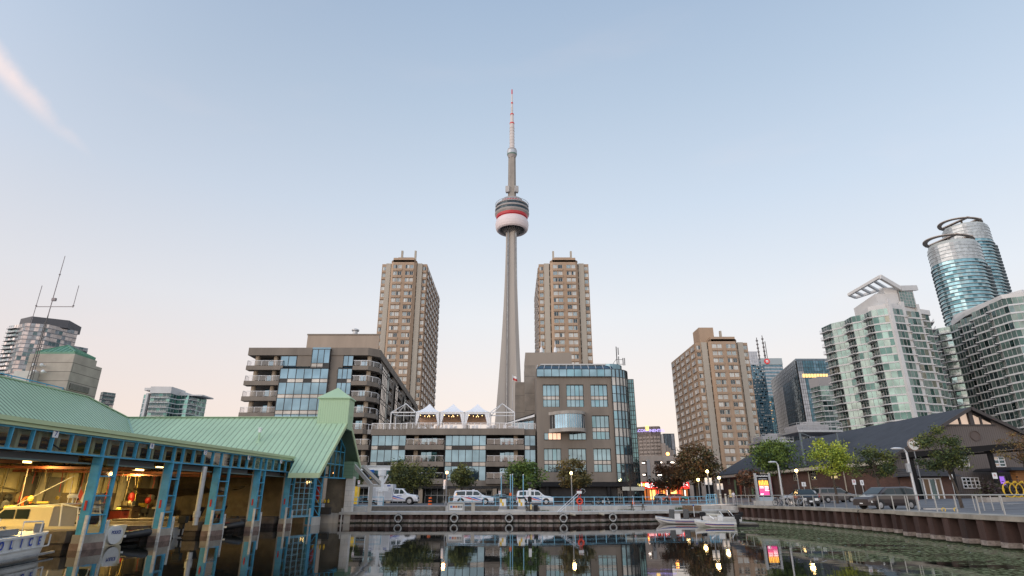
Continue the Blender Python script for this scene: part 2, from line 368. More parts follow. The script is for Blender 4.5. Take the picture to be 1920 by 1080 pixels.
def up(x): return interp(UP, x) if -18.6 <= x <= 27.6 else (73.6 if x < 0 else 81.5)
for i in range(len(xs)-1):
    for j in range(len(fr)-1):
        q = [(xs[a], up(xs[a])+fr[b]) for a, b in ((i,j),(i+1,j),(i+1,j+1),(i,j+1))]
        g.face([(x, y, gh(x, y)) for x, y in q])
ys = [-60,-20,0,12,20,28,32.8,38,44.9,45,50,55,61,66,70,75,81.5]
def wallx(y): return interp(RW, y, 1)
dx = [0,1.5,4,7,11,15,20,26,34,50,90,200,800,4000]
for j in range(len(ys)-1):
    for i in range(len(dx)-1):
        q = [(wallx(ys[b])+dx[a]+(.2 if a == 0 else 0), ys[b]) for a, b in ((i,j),(i+1,j),(i+1,j+1),(i,j+1))]
        g.face([(x, y, gh(x, y)) for x, y in q])
g.face([(-4000,-60,1.5),(-45,-60,1.5),(-45,73.6,1.5),(-4000,73.6,1.5)])
struct(g.build('ground', asph))
# promenade paving over the ground
pv = bricks('brick_paving', (.22,.15,.125), (.26,.19,.16), (.16,.13,.12), scale=1, w=.4, h=.2, ms=.01, axis='xy')
pb = MB()
for i in range(len(xs)-1):
    if xs[i] < -30 or xs[i+1] > 64: continue
    for a, b in ((3, 6),):
        q = [(xs[i], up(xs[i])+a), (xs[i+1], up(xs[i+1])+a), (xs[i+1], up(xs[i+1])+b), (xs[i], up(xs[i])+b)]
        pb.face([(x, y, gh(x, y)+.012) for x, y in q])
for i in range(len(xs)-1):
    if xs[i] < 5 or xs[i+1] > 47: continue
    q = [(xs[i], up(xs[i])+16), (xs[i+1], up(xs[i+1])+16), (xs[i+1], up(xs[i+1])+60), (xs[i], up(xs[i])+60)]
    pb.face([(x, y, gh(x, y)+.012) for x, y in q])
struct(pb.build('pavement', pv))
cb = MB()
for i in range(len(xs)-1):
    if xs[i] < -18.7 or xs[i+1] > 31.1: continue
    q = [(xs[i], up(xs[i])+.0), (xs[i+1], up(xs[i+1])+.0), (xs[i+1], up(xs[i+1])+3), (xs[i], up(xs[i])+3)]
    cb.face([(x, y, gh(x, y)+.02) for x, y in q])
struct(cb.build('promenade', M['concrete_lt']))
# water
wm = bpy.data.materials.new('harbour_water'); wm.use_nodes = True; t = wm.node_tree; b = t.nodes['Principled BSDF']; ln = t.links.new
b.inputs['Base Color'].default_value = (.008,.010,.009,1); b.inputs['Roughness'].default_value = .02; b.inputs['IOR'].default_value = 1.333
tx = N(t, 'ShaderNodeTexCoord'); mp = N(t, 'ShaderNodeMapping'); mp.inputs['Scale'].default_value = (.35,.9,1); ln(tx.outputs['Object'], mp.inputs[0])
ns = N(t, 'ShaderNodeTexNoise'); ns.inputs['Scale'].default_value = .9; ns.inputs['Detail'].default_value = 4; ln(mp.outputs[0], ns.inputs['Vector'])
bp = N(t, 'ShaderNodeBump'); bp.inputs['Strength'].default_value = .045; bp.inputs['Distance'].default_value = .08; ln(ns.outputs[0], bp.inputs['Height']); ln(bp.outputs[0], b.inputs['Normal'])
sp = N(t, 'ShaderNodeSeparateXYZ'); ln(tx.outputs['Object'], sp.inputs[0])
# weed mat: drifting patches against the right-hand quay
mp2 = N(t, 'ShaderNodeMapping'); mp2.inputs['Scale'].default_value = (.20,.62,1); mp2.inputs['Rotation'].default_value = (0,0,.25); ln(tx.outputs['Object'], mp2.inputs[0])
n1 = N(t, 'ShaderNodeTexNoise'); n1.inputs['Scale'].default_value = .5; n1.inputs['Detail'].default_value = 12; n1.inputs['Roughness'].default_value = .72; ln(mp2.outputs[0], n1.inputs['Vector'])
def mth(op, a, bb, c=None):
    n = N(t, 'ShaderNodeMath', operation=op)
    for i, q in enumerate((a, bb, c)):
        if q is None: continue
        if isinstance(q, (int, float)): n.inputs[i].default_value = q
        else: ln(q, n.inputs[i])
    return n.outputs[0]
xx = mth('ADD', sp.outputs[0], mth('MULTIPLY', mth('SUBTRACT', sp.outputs[1], 30), -.13))
edge = N(t, 'ShaderNodeMapRange', interpolation_type='SMOOTHSTEP'); ln(xx, edge.inputs[0]); edge.inputs[1].default_value = 3.5; edge.inputs[2].default_value = 20; edge.inputs[3].default_value = -.32; edge.inputs[4].default_value = .13
sm = mth('ADD', n1.outputs[0], edge.outputs[0])
fac = N(t, 'ShaderNodeMapRange', interpolation_type='SMOOTHSTEP'); ln(sm, fac.inputs[0]); fac.inputs[1].default_value = .50; fac.inputs[2].default_value = .60; fac.inputs[4].default_value = .88
n4 = N(t, 'ShaderNodeTexNoise'); n4.inputs['Scale'].default_value = 4.5; n4.inputs['Detail'].default_value = 6; ln(tx.outputs['Object'], n4.inputs['Vector'])
f2 = N(t, 'ShaderNodeMapRange'); ln(n4.outputs[0], f2.inputs[0]); f2.inputs[1].default_value = .40; f2.inputs[2].default_value = .60; f2.inputs[3].default_value = .25
ff = mth('MULTIPLY', fac.outputs[0], f2.outputs[0])
wd = N(t, 'ShaderNodeBsdfDiffuse'); rp = N(t, 'ShaderNodeValToRGB'); ramp(rp, [(.34, (.03,.04,.018)), (.5, (.12,.14,.065)), (.66, (.27,.28,.17))]); ln(n4.outputs[0], rp.inputs[0]); ln(rp.outputs[0], wd.inputs[0])
ms = N(t, 'ShaderNodeMixShader'); ln(ff, ms.inputs[0]); ln(b.outputs[0], ms.inputs[1]); ln(wd.outputs[0], ms.inputs[2]); ln(ms.outputs[0], t.nodes['Material Output'].inputs[0])
wb = MB(); wb.face([(-60,-60,0),(60,-60,0),(60,85,0),(-60,85,0)]); struct(wb.build('water', wm))
lb = MB()                                                      # floating litter and leaves, too many to count
random.seed(5)
for k in range(260):
    Y = random.uniform(24, 66); X = random.uniform(9, wallx(Y)-.6) if random.random() < .9 else random.uniform(0, 9); r = random.uniform(.03, .10)
    a = random.uniform(0, 6.3); lb.face([(X+r*math.cos(a+q)*(1 if i % 2 else .6), Y+r*math.sin(a+q), .012) for i, q in enumerate((0,1.5,3.1,4.7))], random.choice((0,0,0,1)))
o = lb.build('floating_leaves', [mat('floating_leaf', (.20,.18,.09), .8, var=.3, scale=8), mat('floating_litter', (.5,.52,.52), .6)]); o['kind'] = 'stuff'
fl_ = MB(); fl_.box(-45, -16.6, 69.7, 74.2, -.5, 1.56); fl_.box(-45,-18.7,66.7,69.7,-.5,1.0); fl_.prism([(27.3,75.6),(29.6,75.6),(32,83),(27.3,83)],-.5,1.6); struct(fl_.build('pavement', M['concrete_lt']))
# ---- sheet-pile quay walls
rust = mat('rusted_sheet_pile', (.062,.034,.028), .82, var=.55, scale=1.1, bump=.4, streak=True)
slime = mat('waterline_scale', (.30,.25,.22), .85, var=.55, scale=3.5, bump=.3)
algae = mat('wet_algae', (.022,.028,.014), .5, var=.4, scale=4)
cap = mat('weathered_concrete_cap', (.33,.295,.245), .88, var=.35, scale=.9, bump=.35)
def pile_wall(name, pl, ztop, label, period=1.25, dep=.34, rustm=rust, capm=cap, capd=1.5, capw=.34, jag=0):
    ln_ = [0]
    for a, b_ in zip(pl, pl[1:]): ln_.append(ln_[-1]+(Vector(b_)-Vector(a)).length)
    def P(s, d):
        for k in range(len(pl)-1):
            if s <= ln_[k+1] or k == len(pl)-2:
                a = Vector(pl[k]); b_ = Vector(pl[k+1]); t_ = (b_-a).normalized(); n_ = Vector((t_.y, -t_.x)); p = a+t_*(s-ln_[k])+n_*d; return p
    pts = []; s = 0
    while s < ln_[-1]:
        for f, d in ((0, 0), (.36, 0), (.46, -dep), (.9, -dep)):
            if s+f*period < ln_[-1]: pts.append((s+f*period, d))
        s += period
    pts.append((ln_[-1], 0))
    root = thing(name, label, 'quay wall', (*pl[0], 0))
    zl = [-1.5, .02, .10, .36, .40, ztop-.26]
    mb = MB(); rows = []
    for z in zl: rows.append([(*P(s, d+(.03 if .09 < z < .37 else 0)), z) for s, d in pts])
    for a in range(len(zl)-1):
        mb.grid([rows[a], rows[a+1]], [2, 2, 1, 0, 0][a])
    mb.build('sheet_piles', [rustm, slime, algae], root)
    cbm = MB(); seg = []
    s = 0
    while s <= ln_[-1]-.01: seg.append(s); s += 2.4
    seg += ln_[:]; seg = sorted(set(round(q, 3) for q in seg))
    for a, b_ in zip(seg, seg[1:]):
        if b_-a < .05: continue
        j = random.uniform(-.012, .012); e = .006
        p0, p1, q0, q1 = P(a+e, .08+j), P(b_-e, .08+j), P(a+e, -capd), P(b_-e, -capd)
        cbm.hexa([(*p0, ztop-.28), (*p1, ztop-.28), (*q1, ztop-.28), (*q0, ztop-.28), (*p0, ztop-.02), (*p1, ztop-.02), (*q1, ztop), (*q0, ztop)])
    cbm.build('concrete_cap', capm, root)
    bt = MB()
    s = .6*period+.0
    while s < ln_[-1]-1:
        p = P(s+.08, -dep+.05); bt.obox((*p, ztop*.62), (.14, .08, .06)); s += period*2
    if jag: bt.build('bolt_plates', slime, root)
    return root
pile_wall('quay_wall', QN, 1.13, 'brown sheet-pile quay wall with pale concrete cap below the police trucks and hung with tyres', jag=1, capm=M['concrete_lt'])
rw = pile_wall('quay_wall', [(27.6,75.2),(29.4,61.0),(29.2,45.15)], 1.72, 'rusty brown sheet-pile quay wall with grey cap below the long metal railing, its far stretch', period=1.45, dep=1.15, jag=1)
rw2 = pile_wall('quay_wall', [(29.3,44.9),(27.95,44.9),(26.6,32.8),(25.2,12.0),(25,-20)], 1.74, 'near stretch of rusty quay wall that juts out at the right edge of the photo', period=1.7, dep=1.15)
# lower walkway of the north quay and steps up to the promenade
lw = MB()
def strip(d0, d1, z0, z1, x0, x1, m=0, mb=None):
    mb = mb or lw
    xq = sorted({x0, x1, *[q for q in (5,) if x0 < q < x1]})
    lo = lambda x, d: interp(QN, x)+d*1.0 if x > -18.6 else 66.5+d
    for a, b_ in zip(xq, xq[1:]):
        mb.hexa([(a, lo(a,d0), z0), (b_, lo(b_,d0), z0), (b_, lo(b_,d1), z0), (a, lo(a,d1), z0), (a, lo(a,d0), z1), (b_, lo(b_,d0), z1), (b_, lo(b_,d1), z1), (a, lo(a,d1), z1)], m)
strip(.85, 6.0, -.5, 1.10, -18.6, 27.4)
struct(lw.build('lower_walkway', M['concrete_lt']))
timber = mat('grey_deck_boards', (.21,.185,.155), .85, var=.35, scale=2.5, bump=.3)
sb = thing('timber_steps', 'wide grey timber steps between the white crane and the lower walkway', 'steps', (-12, 70, 1.1))
m_ = MB()
for k in range(4):
    strip(5.2+.47*k, 5.2+.47*k+.50, 1.0, 1.10+.12*(k+1)-.03, -17.2, -7.75, mb=m_); strip(5.17+.47*k, 5.2+.47*k+.465, 1.10+.12*(k+1)-.035, 1.10+.12*(k+1), -17.2, -7.75, mb=m_)
m_.build('treads', timber, sb)
sb = thing('timber_steps', 'grey timber steps behind the colourful information board and the fuel pumps', 'steps', (0, 70, 1.1))
m_ = MB()
for k in range(4): strip(5.2+.47*k, 5.2+.47*k+.50, 1.0, 1.10+.12*(k+1)-.03, -6.6, 3.2, mb=m_); strip(5.17+.47*k, 5.2+.47*k+.465, 1.10+.12*(k+1)-.035, 1.10+.12*(k+1), -6.6, 3.2, mb=m_)
m_.build('treads', timber, sb)
m_ = MB(); strip(4.8, 7.1, 1.0, 1.585, -7.7, -6.65, mb=m_); tag(m_.build('concrete_block', M['concrete_lt']), 'small concrete block wall between the two flights of timber steps', 'wall')
m_ = MB(); strip(5.6, 7.1, 1.0, 1.585, 3.25, 27.3, mb=m_); tag(m_.build('retaining_wall', M['concrete_lt']), 'long pale concrete retaining wall under the light blue railing', 'wall')
gt = MB(); random.seed(3)
for k in range(420):
    cx_, sp_ = random.choice(((21.5,.9),(21.5,.9),(3.8,.5),(-6,.8),(9,1.5),(14,1.2))); X = cx_+random.gauss(0, sp_*.5); Y = interp(QN, X)+5.45+random.uniform(-.1,.1)
    h = random.uniform(.08, .45 if cx_ > 20 else .16); a = random.uniform(0, 3.1); dx_, dy_ = .03*math.cos(a), .03*math.sin(a); lx, ly = random.uniform(-.15,.15), random.uniform(-.15,.15)
    gt.face([(X-dx_,Y-dy_,1.1),(X+dx_,Y+dy_,1.1),(X+lx,Y+ly,1.1+h)])
o = gt.build('weeds', mat('weed_green', (.07,.11,.03), .8, var=.3, scale=5)); o['kind'] = 'stuff'
# ================================================================ BOATHOUSE OF THE MARINE UNIT
random.seed(11)
FX = lambda Y: -23.7+.091*(Y-27.6)
roofg = mat('green_standing_seam_roof', (.385,.53,.34), .5, var=.10, scale=.25, streak=True)
roofgx = ribs(mat('green_roof_seams_along_x', (.385,.53,.34), .5, var=.10, scale=.25), 1, 2.1, .10, .38, .30)
roofgy = ribs(mat('green_roof_seams_along_y', (.395,.54,.355), .5, var=.10, scale=.25), 0, 1.75, .06, .62, .14)
fasc = mat('pale_green_fascia', (.48,.58,.34), .5, var=.08, scale=.5)
pane = clear('boathouse_pane', (.80,.86,.84), .15)
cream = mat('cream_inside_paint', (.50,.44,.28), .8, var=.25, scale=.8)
bh = thing('boathouse', 'long police boathouse over the water with green metal roof and blue window frames', 'boathouse', (-22, 28, 0))
RX, RZ, K = -43.9, 12.35, .726
VT = (-41.6, 63.4, 10.7)
# main roof: slope towards the water, hip, valley
mb = MB()
zb = 5.9; xb = -41.6+(10.7-zb)/K; yb = 63.4-(10.7-zb)/K
mb.face([(RX, 8, RZ), (xb, 8, zb), (xb, yb, zb), VT, (RX, 59.9, RZ)])
mb.face([(RX, 8, RZ), (RX, 59.9, RZ), (-64, 59.9, -2), (-64, 8, -2)])
mb.face([(RX, 59.9, RZ), VT, (-60, 73, 2)])
mb.build('roof', [roofgx], bh)
mb = MB(); mb.beam((RX-.1, 8, RZ+.07), (RX-.1, 59.9, RZ+.07), .35, .10); mb.beam((RX, 59.9, RZ+.05), (VT[0], VT[1], VT[2]+.05), .3, .08)
mb.beam((VT[0], VT[1], VT[2]+.06), (-17.4, 63.4, 10.76), .35, .08)
mb.build('ridge_cap', roofg, bh)
mb = MB(); vd = Vector((xb, yb, zb))-Vector(VT); mb.beam(Vector(VT)+Vector((0,0,.03)), Vector(VT)+vd*1.0+Vector((0,0,.03)), .62, .03); mb.build('valley_gutter', mat('valley_metal', (.27,.40,.31), .5), bh)
# gable wing: ridge runs across the view
XE = -17.55; EY, EZ = 55.1, 4.68
mb = MB()
P0 = Vector(VT); Pa = Vector((xb, yb, zb))
thk = .16
mb.face([VT, Pa, (-20.55, yb, zb), (-20.35, EY, EZ), (XE, EY, EZ), (XE, 63.4, 10.7)])
mb.face([VT, (XE, 63.4, 10.7), (XE, 69.9, 5.98), (-50, 69.9, 5.98)])
mb.build('gable_roof', [roofgy], bh)
mb = MB()   # soffit, verge and eave trim
for s_ in (-1, 1):
    ey, ez = (EY, EZ) if s_ < 0 else (69.9, 5.98)
    a = Vector((XE, 63.4, 10.7)); b_ = Vector((XE, ey, ez))
    mb.hexa([a+Vector((-.06,0,-.42)), a+Vector((.05,0,-.42)), b_+Vector((.05,0,-.42)), b_+Vector((-.06,0,-.42)), a+Vector((-.06,0,.03)), a+Vector((.05,0,.03)), b_+Vector((.05,0,.03)), b_+Vector((-.06,0,.03))])
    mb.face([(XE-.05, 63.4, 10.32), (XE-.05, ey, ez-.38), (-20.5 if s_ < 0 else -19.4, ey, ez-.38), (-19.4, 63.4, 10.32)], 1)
mb.box(-20.35, XE+.05, EY-.06, EY+.02, EZ-.40, EZ+.03)
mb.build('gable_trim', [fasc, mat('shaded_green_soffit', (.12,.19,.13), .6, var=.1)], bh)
# cupola on the ridge end
mb = MB(); mb.box(-20.75, XE+.10, 62.4, 64.4, 9.4, 12.75); mb.build('cupola', ribs(mat('cupola_green', (.385,.53,.34), .5), 0, 4, .02, .85), bh)
mb = MB(); mb.face([(-20.9,62.25,12.72),(XE+.2,62.25,12.72),(-19.15,63.4,13.95)]); mb.face([(XE+.2,62.25,12.72),(XE+.2,64.55,12.72),(-19.15,63.4,13.95)]); mb.face([(XE+.2,64.55,12.72),(-20.9,64.55,12.72),(-19.15,63.4,13.95)]); mb.face([(-20.9,64.55,12.72),(-20.9,62.25,12.72),(-19.15,63.4,13.95)])
mb.box(-20.9, XE+.2, 62.25, 64.55, 12.6, 12.72); mb.build('cupola_cap', roofg, bh)
# flat roof strip and fascia over the bays
Y0, Y1 = 22.0, 58.3
mb = MB()
mb.hexa([(-36, Y0, 6.02), (FX(Y0), Y0, 6.02), (FX(57.4), 57.4, 6.02), (-36, 57.4, 6.02), (-36, Y0, 6.16), (FX(Y0), Y0, 6.16), (FX(57.4), 57.4, 6.16), (-36, 57.4, 6.16)])
mb.build('flat_roof', roofg, bh)
mb = MB()
def fbox(mb, ya, yb_, z0, z1, d0, d1, m=0):
    mb.hexa([(FX(ya)+d0, ya, z0), (FX(ya)+d1, ya, z0), (FX(yb_)+d1, yb_, z0), (FX(yb_)+d0, yb_, z0), (FX(ya)+d0, ya, z1), (FX(ya)+d1, ya, z1), (FX(yb_)+d1, yb_, z1), (FX(yb_)+d0, yb_, z1)], m)
fbox(mb, Y0, Y1, 5.88, 6.06, -.3, .22); fbox(mb, Y0, Y1, 6.063, 6.27, -.3, .32)
mb.build('fascia', fasc, bh)
# header window band
mb = MB()
fbox(mb, Y0, Y1-.3, 5.79, 5.875, -.12, .12); fbox(mb, Y0, Y1-.3, 4.80, 4.88, -.12, .12)
mb.build('header_beam', M['blue'], bh)
units = [(33.75, 35.06), (39.9, 40.85), (45.5, 46.9), (51.5, 52.4), (57.3, 58.3)]
bays = [(26.7, 33.75, 6), (35.06, 39.9, 4), (40.85, 45.5, 4), (46.9, 51.5, 4), (52.4, 57.3, 4)]
hw = []
for a, b_, n in [(22.0, 26.7, 4)]+bays:
    for k in range(n): hw.append((a+(b_-a)*k/n, a+(b_-a)*(k+1)/n))
hw += units
for a, b_ in sorted(hw):
    m_ = MB(); fbox(m_, a+.001, a+.06, 4.88, 5.79, -.10, .10, 0); m_.face([(FX(a), a+.06, 4.88), (FX(b_), b_, 4.88), (FX(b_), b_, 5.79), (FX(a), a+.06, 5.79)], 1)
    m_.build('header_window', [M['blue'], pane], bh)
m_ = MB()
for a, b_ in sorted(hw): m_.beam((FX(a)-.3, (a+b_)/2+.2, 4.88), (FX(a)-.3, (a+b_)/2+.2, 5.8), .2)
m_.beam((FX(Y0)-.5, Y0, 4.93), (FX(57)-.5, 57, 4.93), .3, .1); m_.beam((FX(Y0)-.6, Y0, 5.7), (FX(57)-.6, 57, 5.7), .3, .22)
m_.build('inner_frame', cream, bh)
# glazed bay dividers
for k, (a, b_) in enumerate(units):
    m_ = MB(); zs = [.78, 1.75, 2.75, 3.78, 4.80]
    for y_ in (a+.05, b_-.05): fbox(m_, y_-.05, y_+.05, .76, 4.80, -.08, .11)
    for z_ in zs: fbox(m_, a+.1, b_-.1, z_-.03, z_+.04, -.07, .10)
    if k == 4:
        for z0_, z1_ in zip(zs, zs[1:]): m_.beam((FX(a)-.1, a+.1, z1_), (FX(b_)-.1, b_-.1, z0_), .05)
    m_.build('divider_frame', M['blue'], bh)
    for z0_, z1_ in zip(zs, zs[1:]):
        p_ = MB(); p_.face([(FX(a), a+.1, z0_+.04), (FX(b_), b_-.1, z0_+.04), (FX(b_), b_-.1, z1_-.03), (FX(a), a+.1, z1_-.03)]); p_.build('divider_pane', pane, bh)
    j = MB(); j.hexa([(FX(a)-.42, a-.04, .1), (FX(a)+.10, a-.04, .1), (FX(a)+.10, a+.02, .1), (FX(a)-.42, a+.02, .1), (FX(a)-.42, a-.04, 4.8), (FX(a)+.10, a-.04, 4.8), (FX(a)+.10, a+.02, 4.8), (FX(a)-.42, a+.02, 4.8)])
    j.beam((FX(a)-.2, a-.06, 2.0), (FX(a)-.2, a-.06, 2.5), .12, .04, 1); j.build('door_jamb', [M['blue'], M['red']], bh)
    j = MB(); j.beam((FX(a)-.55, (a+b_)/2, .8), (FX(a)-.55, (a+b_)/2, 4.8), .30); j.build('inner_column', M['concrete_lt'], bh)
    j = MB(); fbox(j, a-.1, b_+.12, .34, .77, -.5, .12, 0); fbox(j, a-.16, b_+.16, -1, .34, -.5, .16, 1); j.build('pier', [cap, mat('stained_pier', (.20,.135,.11), .8, var=.45, scale=2.5, bump=.3)], bh)
    for y_ in (a-.16, b_+.14):
        j = MB(); j.beam((FX(y_)+.12, y_, -.5), (FX(y_)+.12, y_, 1.75 if y_ < a else 1.45), .15 if y_ < a else .10, .12); j.build('guard_post', mat('worn_white_post', (.62,.60,.56), .6, var=.25, scale=5), bh)
# number plates over the bays
for (a, b_, n), s_ in zip(bays, '76543'):
    y_ = (a+b_)/2; m_ = MB(); m_.obox((FX(y_)+.14, y_, 5.72), (.03, .34, .36), rz=-.09); p_ = m_.build('number_plate', M['white'], bh)
    text('numeral', s_, .36, M['blueink'], bh, face_M((FX(y_)+.165, y_, 5.72), (.091, 1, 0)), .006)
# roller shutters half raised behind each opening
for a, b_, n in bays:
    m_ = MB(); fbox(m_, a, b_-.8 if b_ > 34 else b_-.8, 4.45, 4.79, -.9, -.6); fbox(m_, a, b_, 4.4, 4.48, -.62, -.5, 1); m_.build('shutter_box', [mat('shutter_grey', (.10,.10,.105), .6), mat('shutter_lip', (.16,.24,.24), .5)], bh)
# far closed bay with blue grille door, between the two last dividers
def seg_box(mb, p, q, z0, z1, d0, d1, m=0):
    p = Vector(p); q = Vector(q); t_ = (q-p).normalized(); n_ = Vector((t_.y, -t_.x)); 
    mb.hexa([(*(p+n_*d0), z0), (*(p+n_*d1), z0), (*(q+n_*d1), z0), (*(q+n_*d0), z0), (*(p+n_*d0), z1), (*(p+n_*d1), z1), (*(q+n_*d1), z1), (*(q+n_*d0), z1)], m)
Cq, Dq, D2, Eq = (-20.9, 58.4), (-19.95, 61.7), (-19.6, 62.9), (-18.5, 67.0)
lerp = lambda a, b_, t_: (a[0]+(b_[0]-a[0])*t_, a[1]+(b_[1]-a[1])*t_)
m_ = MB()
for z_ in [.95, 1.45, 1.95, 2.45, 2.95, 3.45, 3.95, 4.4]: seg_box(m_, Cq, Dq, z_, z_+.05, -.04, .04)
for k in range(5): seg_box(m_, lerp(Cq, Dq, k*.245), lerp(Cq, Dq, k*.245+.02), .9, 4.45, -.045, .045)
seg_box(m_, Cq, Dq, .80, .92, -.06, .06); m_.build('grille_door', M['railblue'], bh)
m_ = MB(); seg_box(m_, Cq, Dq, .9, 4.4, -.12, -.11); m_.build('grille_glass', pane, bh)
m_ = MB(); zs = [.78, 1.75, 2.75, 3.7, 4.55]
for t_ in (0, .9): seg_box(m_, lerp(Dq, D2, t_), lerp(Dq, D2, t_+.1), .76, 4.6, -.06, .08)
for z_ in zs: seg_box(m_, Dq, D2, z_-.03, z_+.04, -.05, .07)
for z0_, z1_ in zip(zs, zs[1:]): m_.beam((*Dq, z1_), (*D2, z0_), .05)
seg_box(m_, (-21.2,57.6), Eq, 4.50, 4.62, -.1, .1)
m_.build('divider_frame', M['blue'], bh)
m_ = MB(); seg_box(m_, lerp(Dq,D2,-.25), Dq, .1, 4.5, -.5, .06); m_.build('door_jamb', M['blue'], bh)
m_ = MB(); seg_box(m_, lerp(Dq,D2,-.1), lerp(Dq,D2,1.1), -.6, .76, -.8, .12); m_.build('pier', M['concrete_lt'], bh)
m_ = MB(); m_.beam((Dq[0]-.1, Dq[1]-.45, -.4), (Dq[0]-.1, Dq[1]-.45, 1.6), .13); m_.build('guard_post', MATS['worn_white_post'], bh)
m_ = MB(); m_.beam((Eq[0]+.2, Eq[1]-.5, -.4), (Eq[0]+.2, Eq[1]-.5, 1.5), .12); m_.build('guard_post', MATS['worn_white_post'], bh)
# glazed gable above the last opening
gx0, gy0, gx1, gy1 = -19.9, 59.5, -18.75, 67.0
def gp(t_, z): return (gx0+(gx1-gx0)*t_, gy0+(gy1-gy0)*t_, z)
def gtop(y): return 10.25-K*abs(y-63.4)
m_ = MB()
nn_ = 7
for k in range(nn_+1):
    t_ = k/nn_; z1_ = gtop(gp(t_, 0)[1]); m_.beam(gp(t_, 4.55), gp(t_, z1_), .09)
for z_ in (5.95, 7.3, 8.6):
    t0 = 0
    a_ = [q/40 for q in range(41) if gtop(gp(q/40, 0)[1]) > z_]
    m_.beam(gp(a_[0], z_), gp(a_[-1], z_), .09, .085)
m_.beam(gp(0, gtop(gy0)), gp((63.4-gy0)/(gy1-gy0), 10.25), .14); m_.beam(gp((63.4-gy0)/(gy1-gy0), 10.25), gp(1, gtop(gy1)), .14)
m_.build('gable_frame', M['blue'], bh)
m_ = MB(); m_.face([gp(0, 4.6), gp(1, 4.6), gp(1, gtop(gy1)), gp((63.4-gy0)/(gy1-gy0), 10.25), gp(0, gtop(gy0))]); m_.build('gable_glass', pane, bh)
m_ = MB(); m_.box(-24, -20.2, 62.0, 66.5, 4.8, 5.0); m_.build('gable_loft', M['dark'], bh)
m_ = MB(); m_.box(-18.75, -17.6, 67.0, 69.6, 4.55, 6.35); m_.build('gable_cheek', ribs(mat('cheek_green', (.16,.27,.17), .55), 2, 2.5, .01, .8), bh)
# stone pillar at the quay corner
blk = bricks('pale_block', (.74,.70,.65), (.66,.63,.58), (.42,.39,.36), scale=1, w=1.6, h=.55, ms=.012)
m_ = MB(); m_.box(-18.35, -17.5, 67.1, 67.95, .9, 4.75); m_.build('corner_pillar', blk, bh)
m_ = MB(); m_.prism([(-19.3,66.7),(-17.1,66.55),(-17.1,70.5),(-19.3,70.5)], -.8, 1.0); m_.build('pillar_base', M['concrete_lt'], bh)
# inside: back wall, end wall, docks, ceiling
m_ = MB(); m_.box(-38.2, -38.0, 12, 66, 0, 6.0); m_.build('back_wall', cream, bh)
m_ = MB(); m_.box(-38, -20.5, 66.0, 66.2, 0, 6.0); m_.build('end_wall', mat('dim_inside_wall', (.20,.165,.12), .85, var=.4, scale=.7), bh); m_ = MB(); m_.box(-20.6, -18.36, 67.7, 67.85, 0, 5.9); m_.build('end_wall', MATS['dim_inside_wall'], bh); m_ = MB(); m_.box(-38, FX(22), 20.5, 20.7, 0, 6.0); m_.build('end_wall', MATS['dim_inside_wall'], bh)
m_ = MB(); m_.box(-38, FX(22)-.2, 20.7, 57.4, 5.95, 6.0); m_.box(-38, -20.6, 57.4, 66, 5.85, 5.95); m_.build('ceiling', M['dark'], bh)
dock = mat('wet_dock_timber', (.105,.085,.072), .8, var=.5, scale=1.4, bump=.4)
m_ = MB(); m_.box(-38, -33, 20.7, 66, -.6, .85, 0); m_.build('back_dock', [dock], bh)
for a, b_ in units:
    m_ = MB(); c_ = (a+b_)/2; m_.box(-33, FX(a)-.85, c_-.75, c_+.75, .35, .95, 0); m_.box(-33, FX(a)-.95, c_-.7, c_+.7, -.8, .35, 1); m_.build('finger_dock', [dock, mat('dock_piles', (.06,.045,.038), .85, var=.5, scale=3)], bh)
for k, y_ in enumerate((30, 38, 46, 54)):
    m_ = MB(); m_.beam((-38, y_, 4.55), (FX(y_)-1, y_, 4.35), .12, .16); m_.build('crane_rail', mat('orange_rail', (.20,.055,.025), .6, var=.3, scale=2), bh)
for k, (x_, y_) in enumerate(((-36.4, 37.5), (-36.2, 42.2), (-36.2, 49))):
    m_ = MB(); m_.box(x_-1.6, x_-1.45, y_-2.1, y_+2.1, .85, 4.2); m_.build('inside_door', mat('dark_blue_door', (.012,.02,.045), .5) if k == 0 else mat('grey_door', (.12,.11,.10), .7, var=.2), bh)
m_ = MB()
for k in range(26):
    y_ = 24+k*1.6+random.uniform(-.4,.4); m_.beam((-37.9, y_, .9), (-37.9, y_, random.uniform(4.5,5.8)), .07)
    if k % 3 == 0: m_.beam((-37.8, y_, random.uniform(2.5,5)), (-37.8, y_+3.5, random.uniform(2.5,5)), .06)
m_.build('wall_pipes', mat('pipe_cream', (.30,.25,.13), .6), bh)
m_ = MB(); m_.box(-37.98, -37.8, 21, 65.9, .85, 3.0); m_.build('dim_wall_sheet', mat('dim_lower_wall', (.11,.085,.055), .85, var=.6, scale=.9), bh)  # dark sheet put in for the dim lower wall below the lit top
for k in range(9): m_ = MB(); y_ = 23+k*5.1; m_.box(-37.8, -37.35, y_-.25, y_+.25, .85, 5.9); m_.build('wall_column', mat('wall_column_cream', (.5,.46,.36), .8, var=.2), bh)
for k in range(10):
    y_ = 22.5+k*4.2; m_ = MB(); m_.beam((-37.5,y_,5.55),(FX(y_)-1.2,y_,5.55),.14,.18); m_.beam((-37.5,y_,5.0),(FX(y_)-1.2,y_,5.0),.10,.12)
    for q in range(8): xa2 = -37+q*1.7; m_.beam((xa2,y_,5.0),(xa2+.85,y_,5.5),.06); m_.beam((xa2+.85,y_,5.5),(xa2+1.7,y_,5.0),.06)
    m_.build('roof_truss', M['dark'], bh)
gm = [MATS['clutter_yellow'] if 'clutter_yellow' in MATS else mat('clutter_yellow', (.5,.36,.06), .6), M['black'], mat('hung_rope_grey', (.22,.2,.17), .8), M['red'], mat('khaki_gear', (.17,.13,.07), .8)]
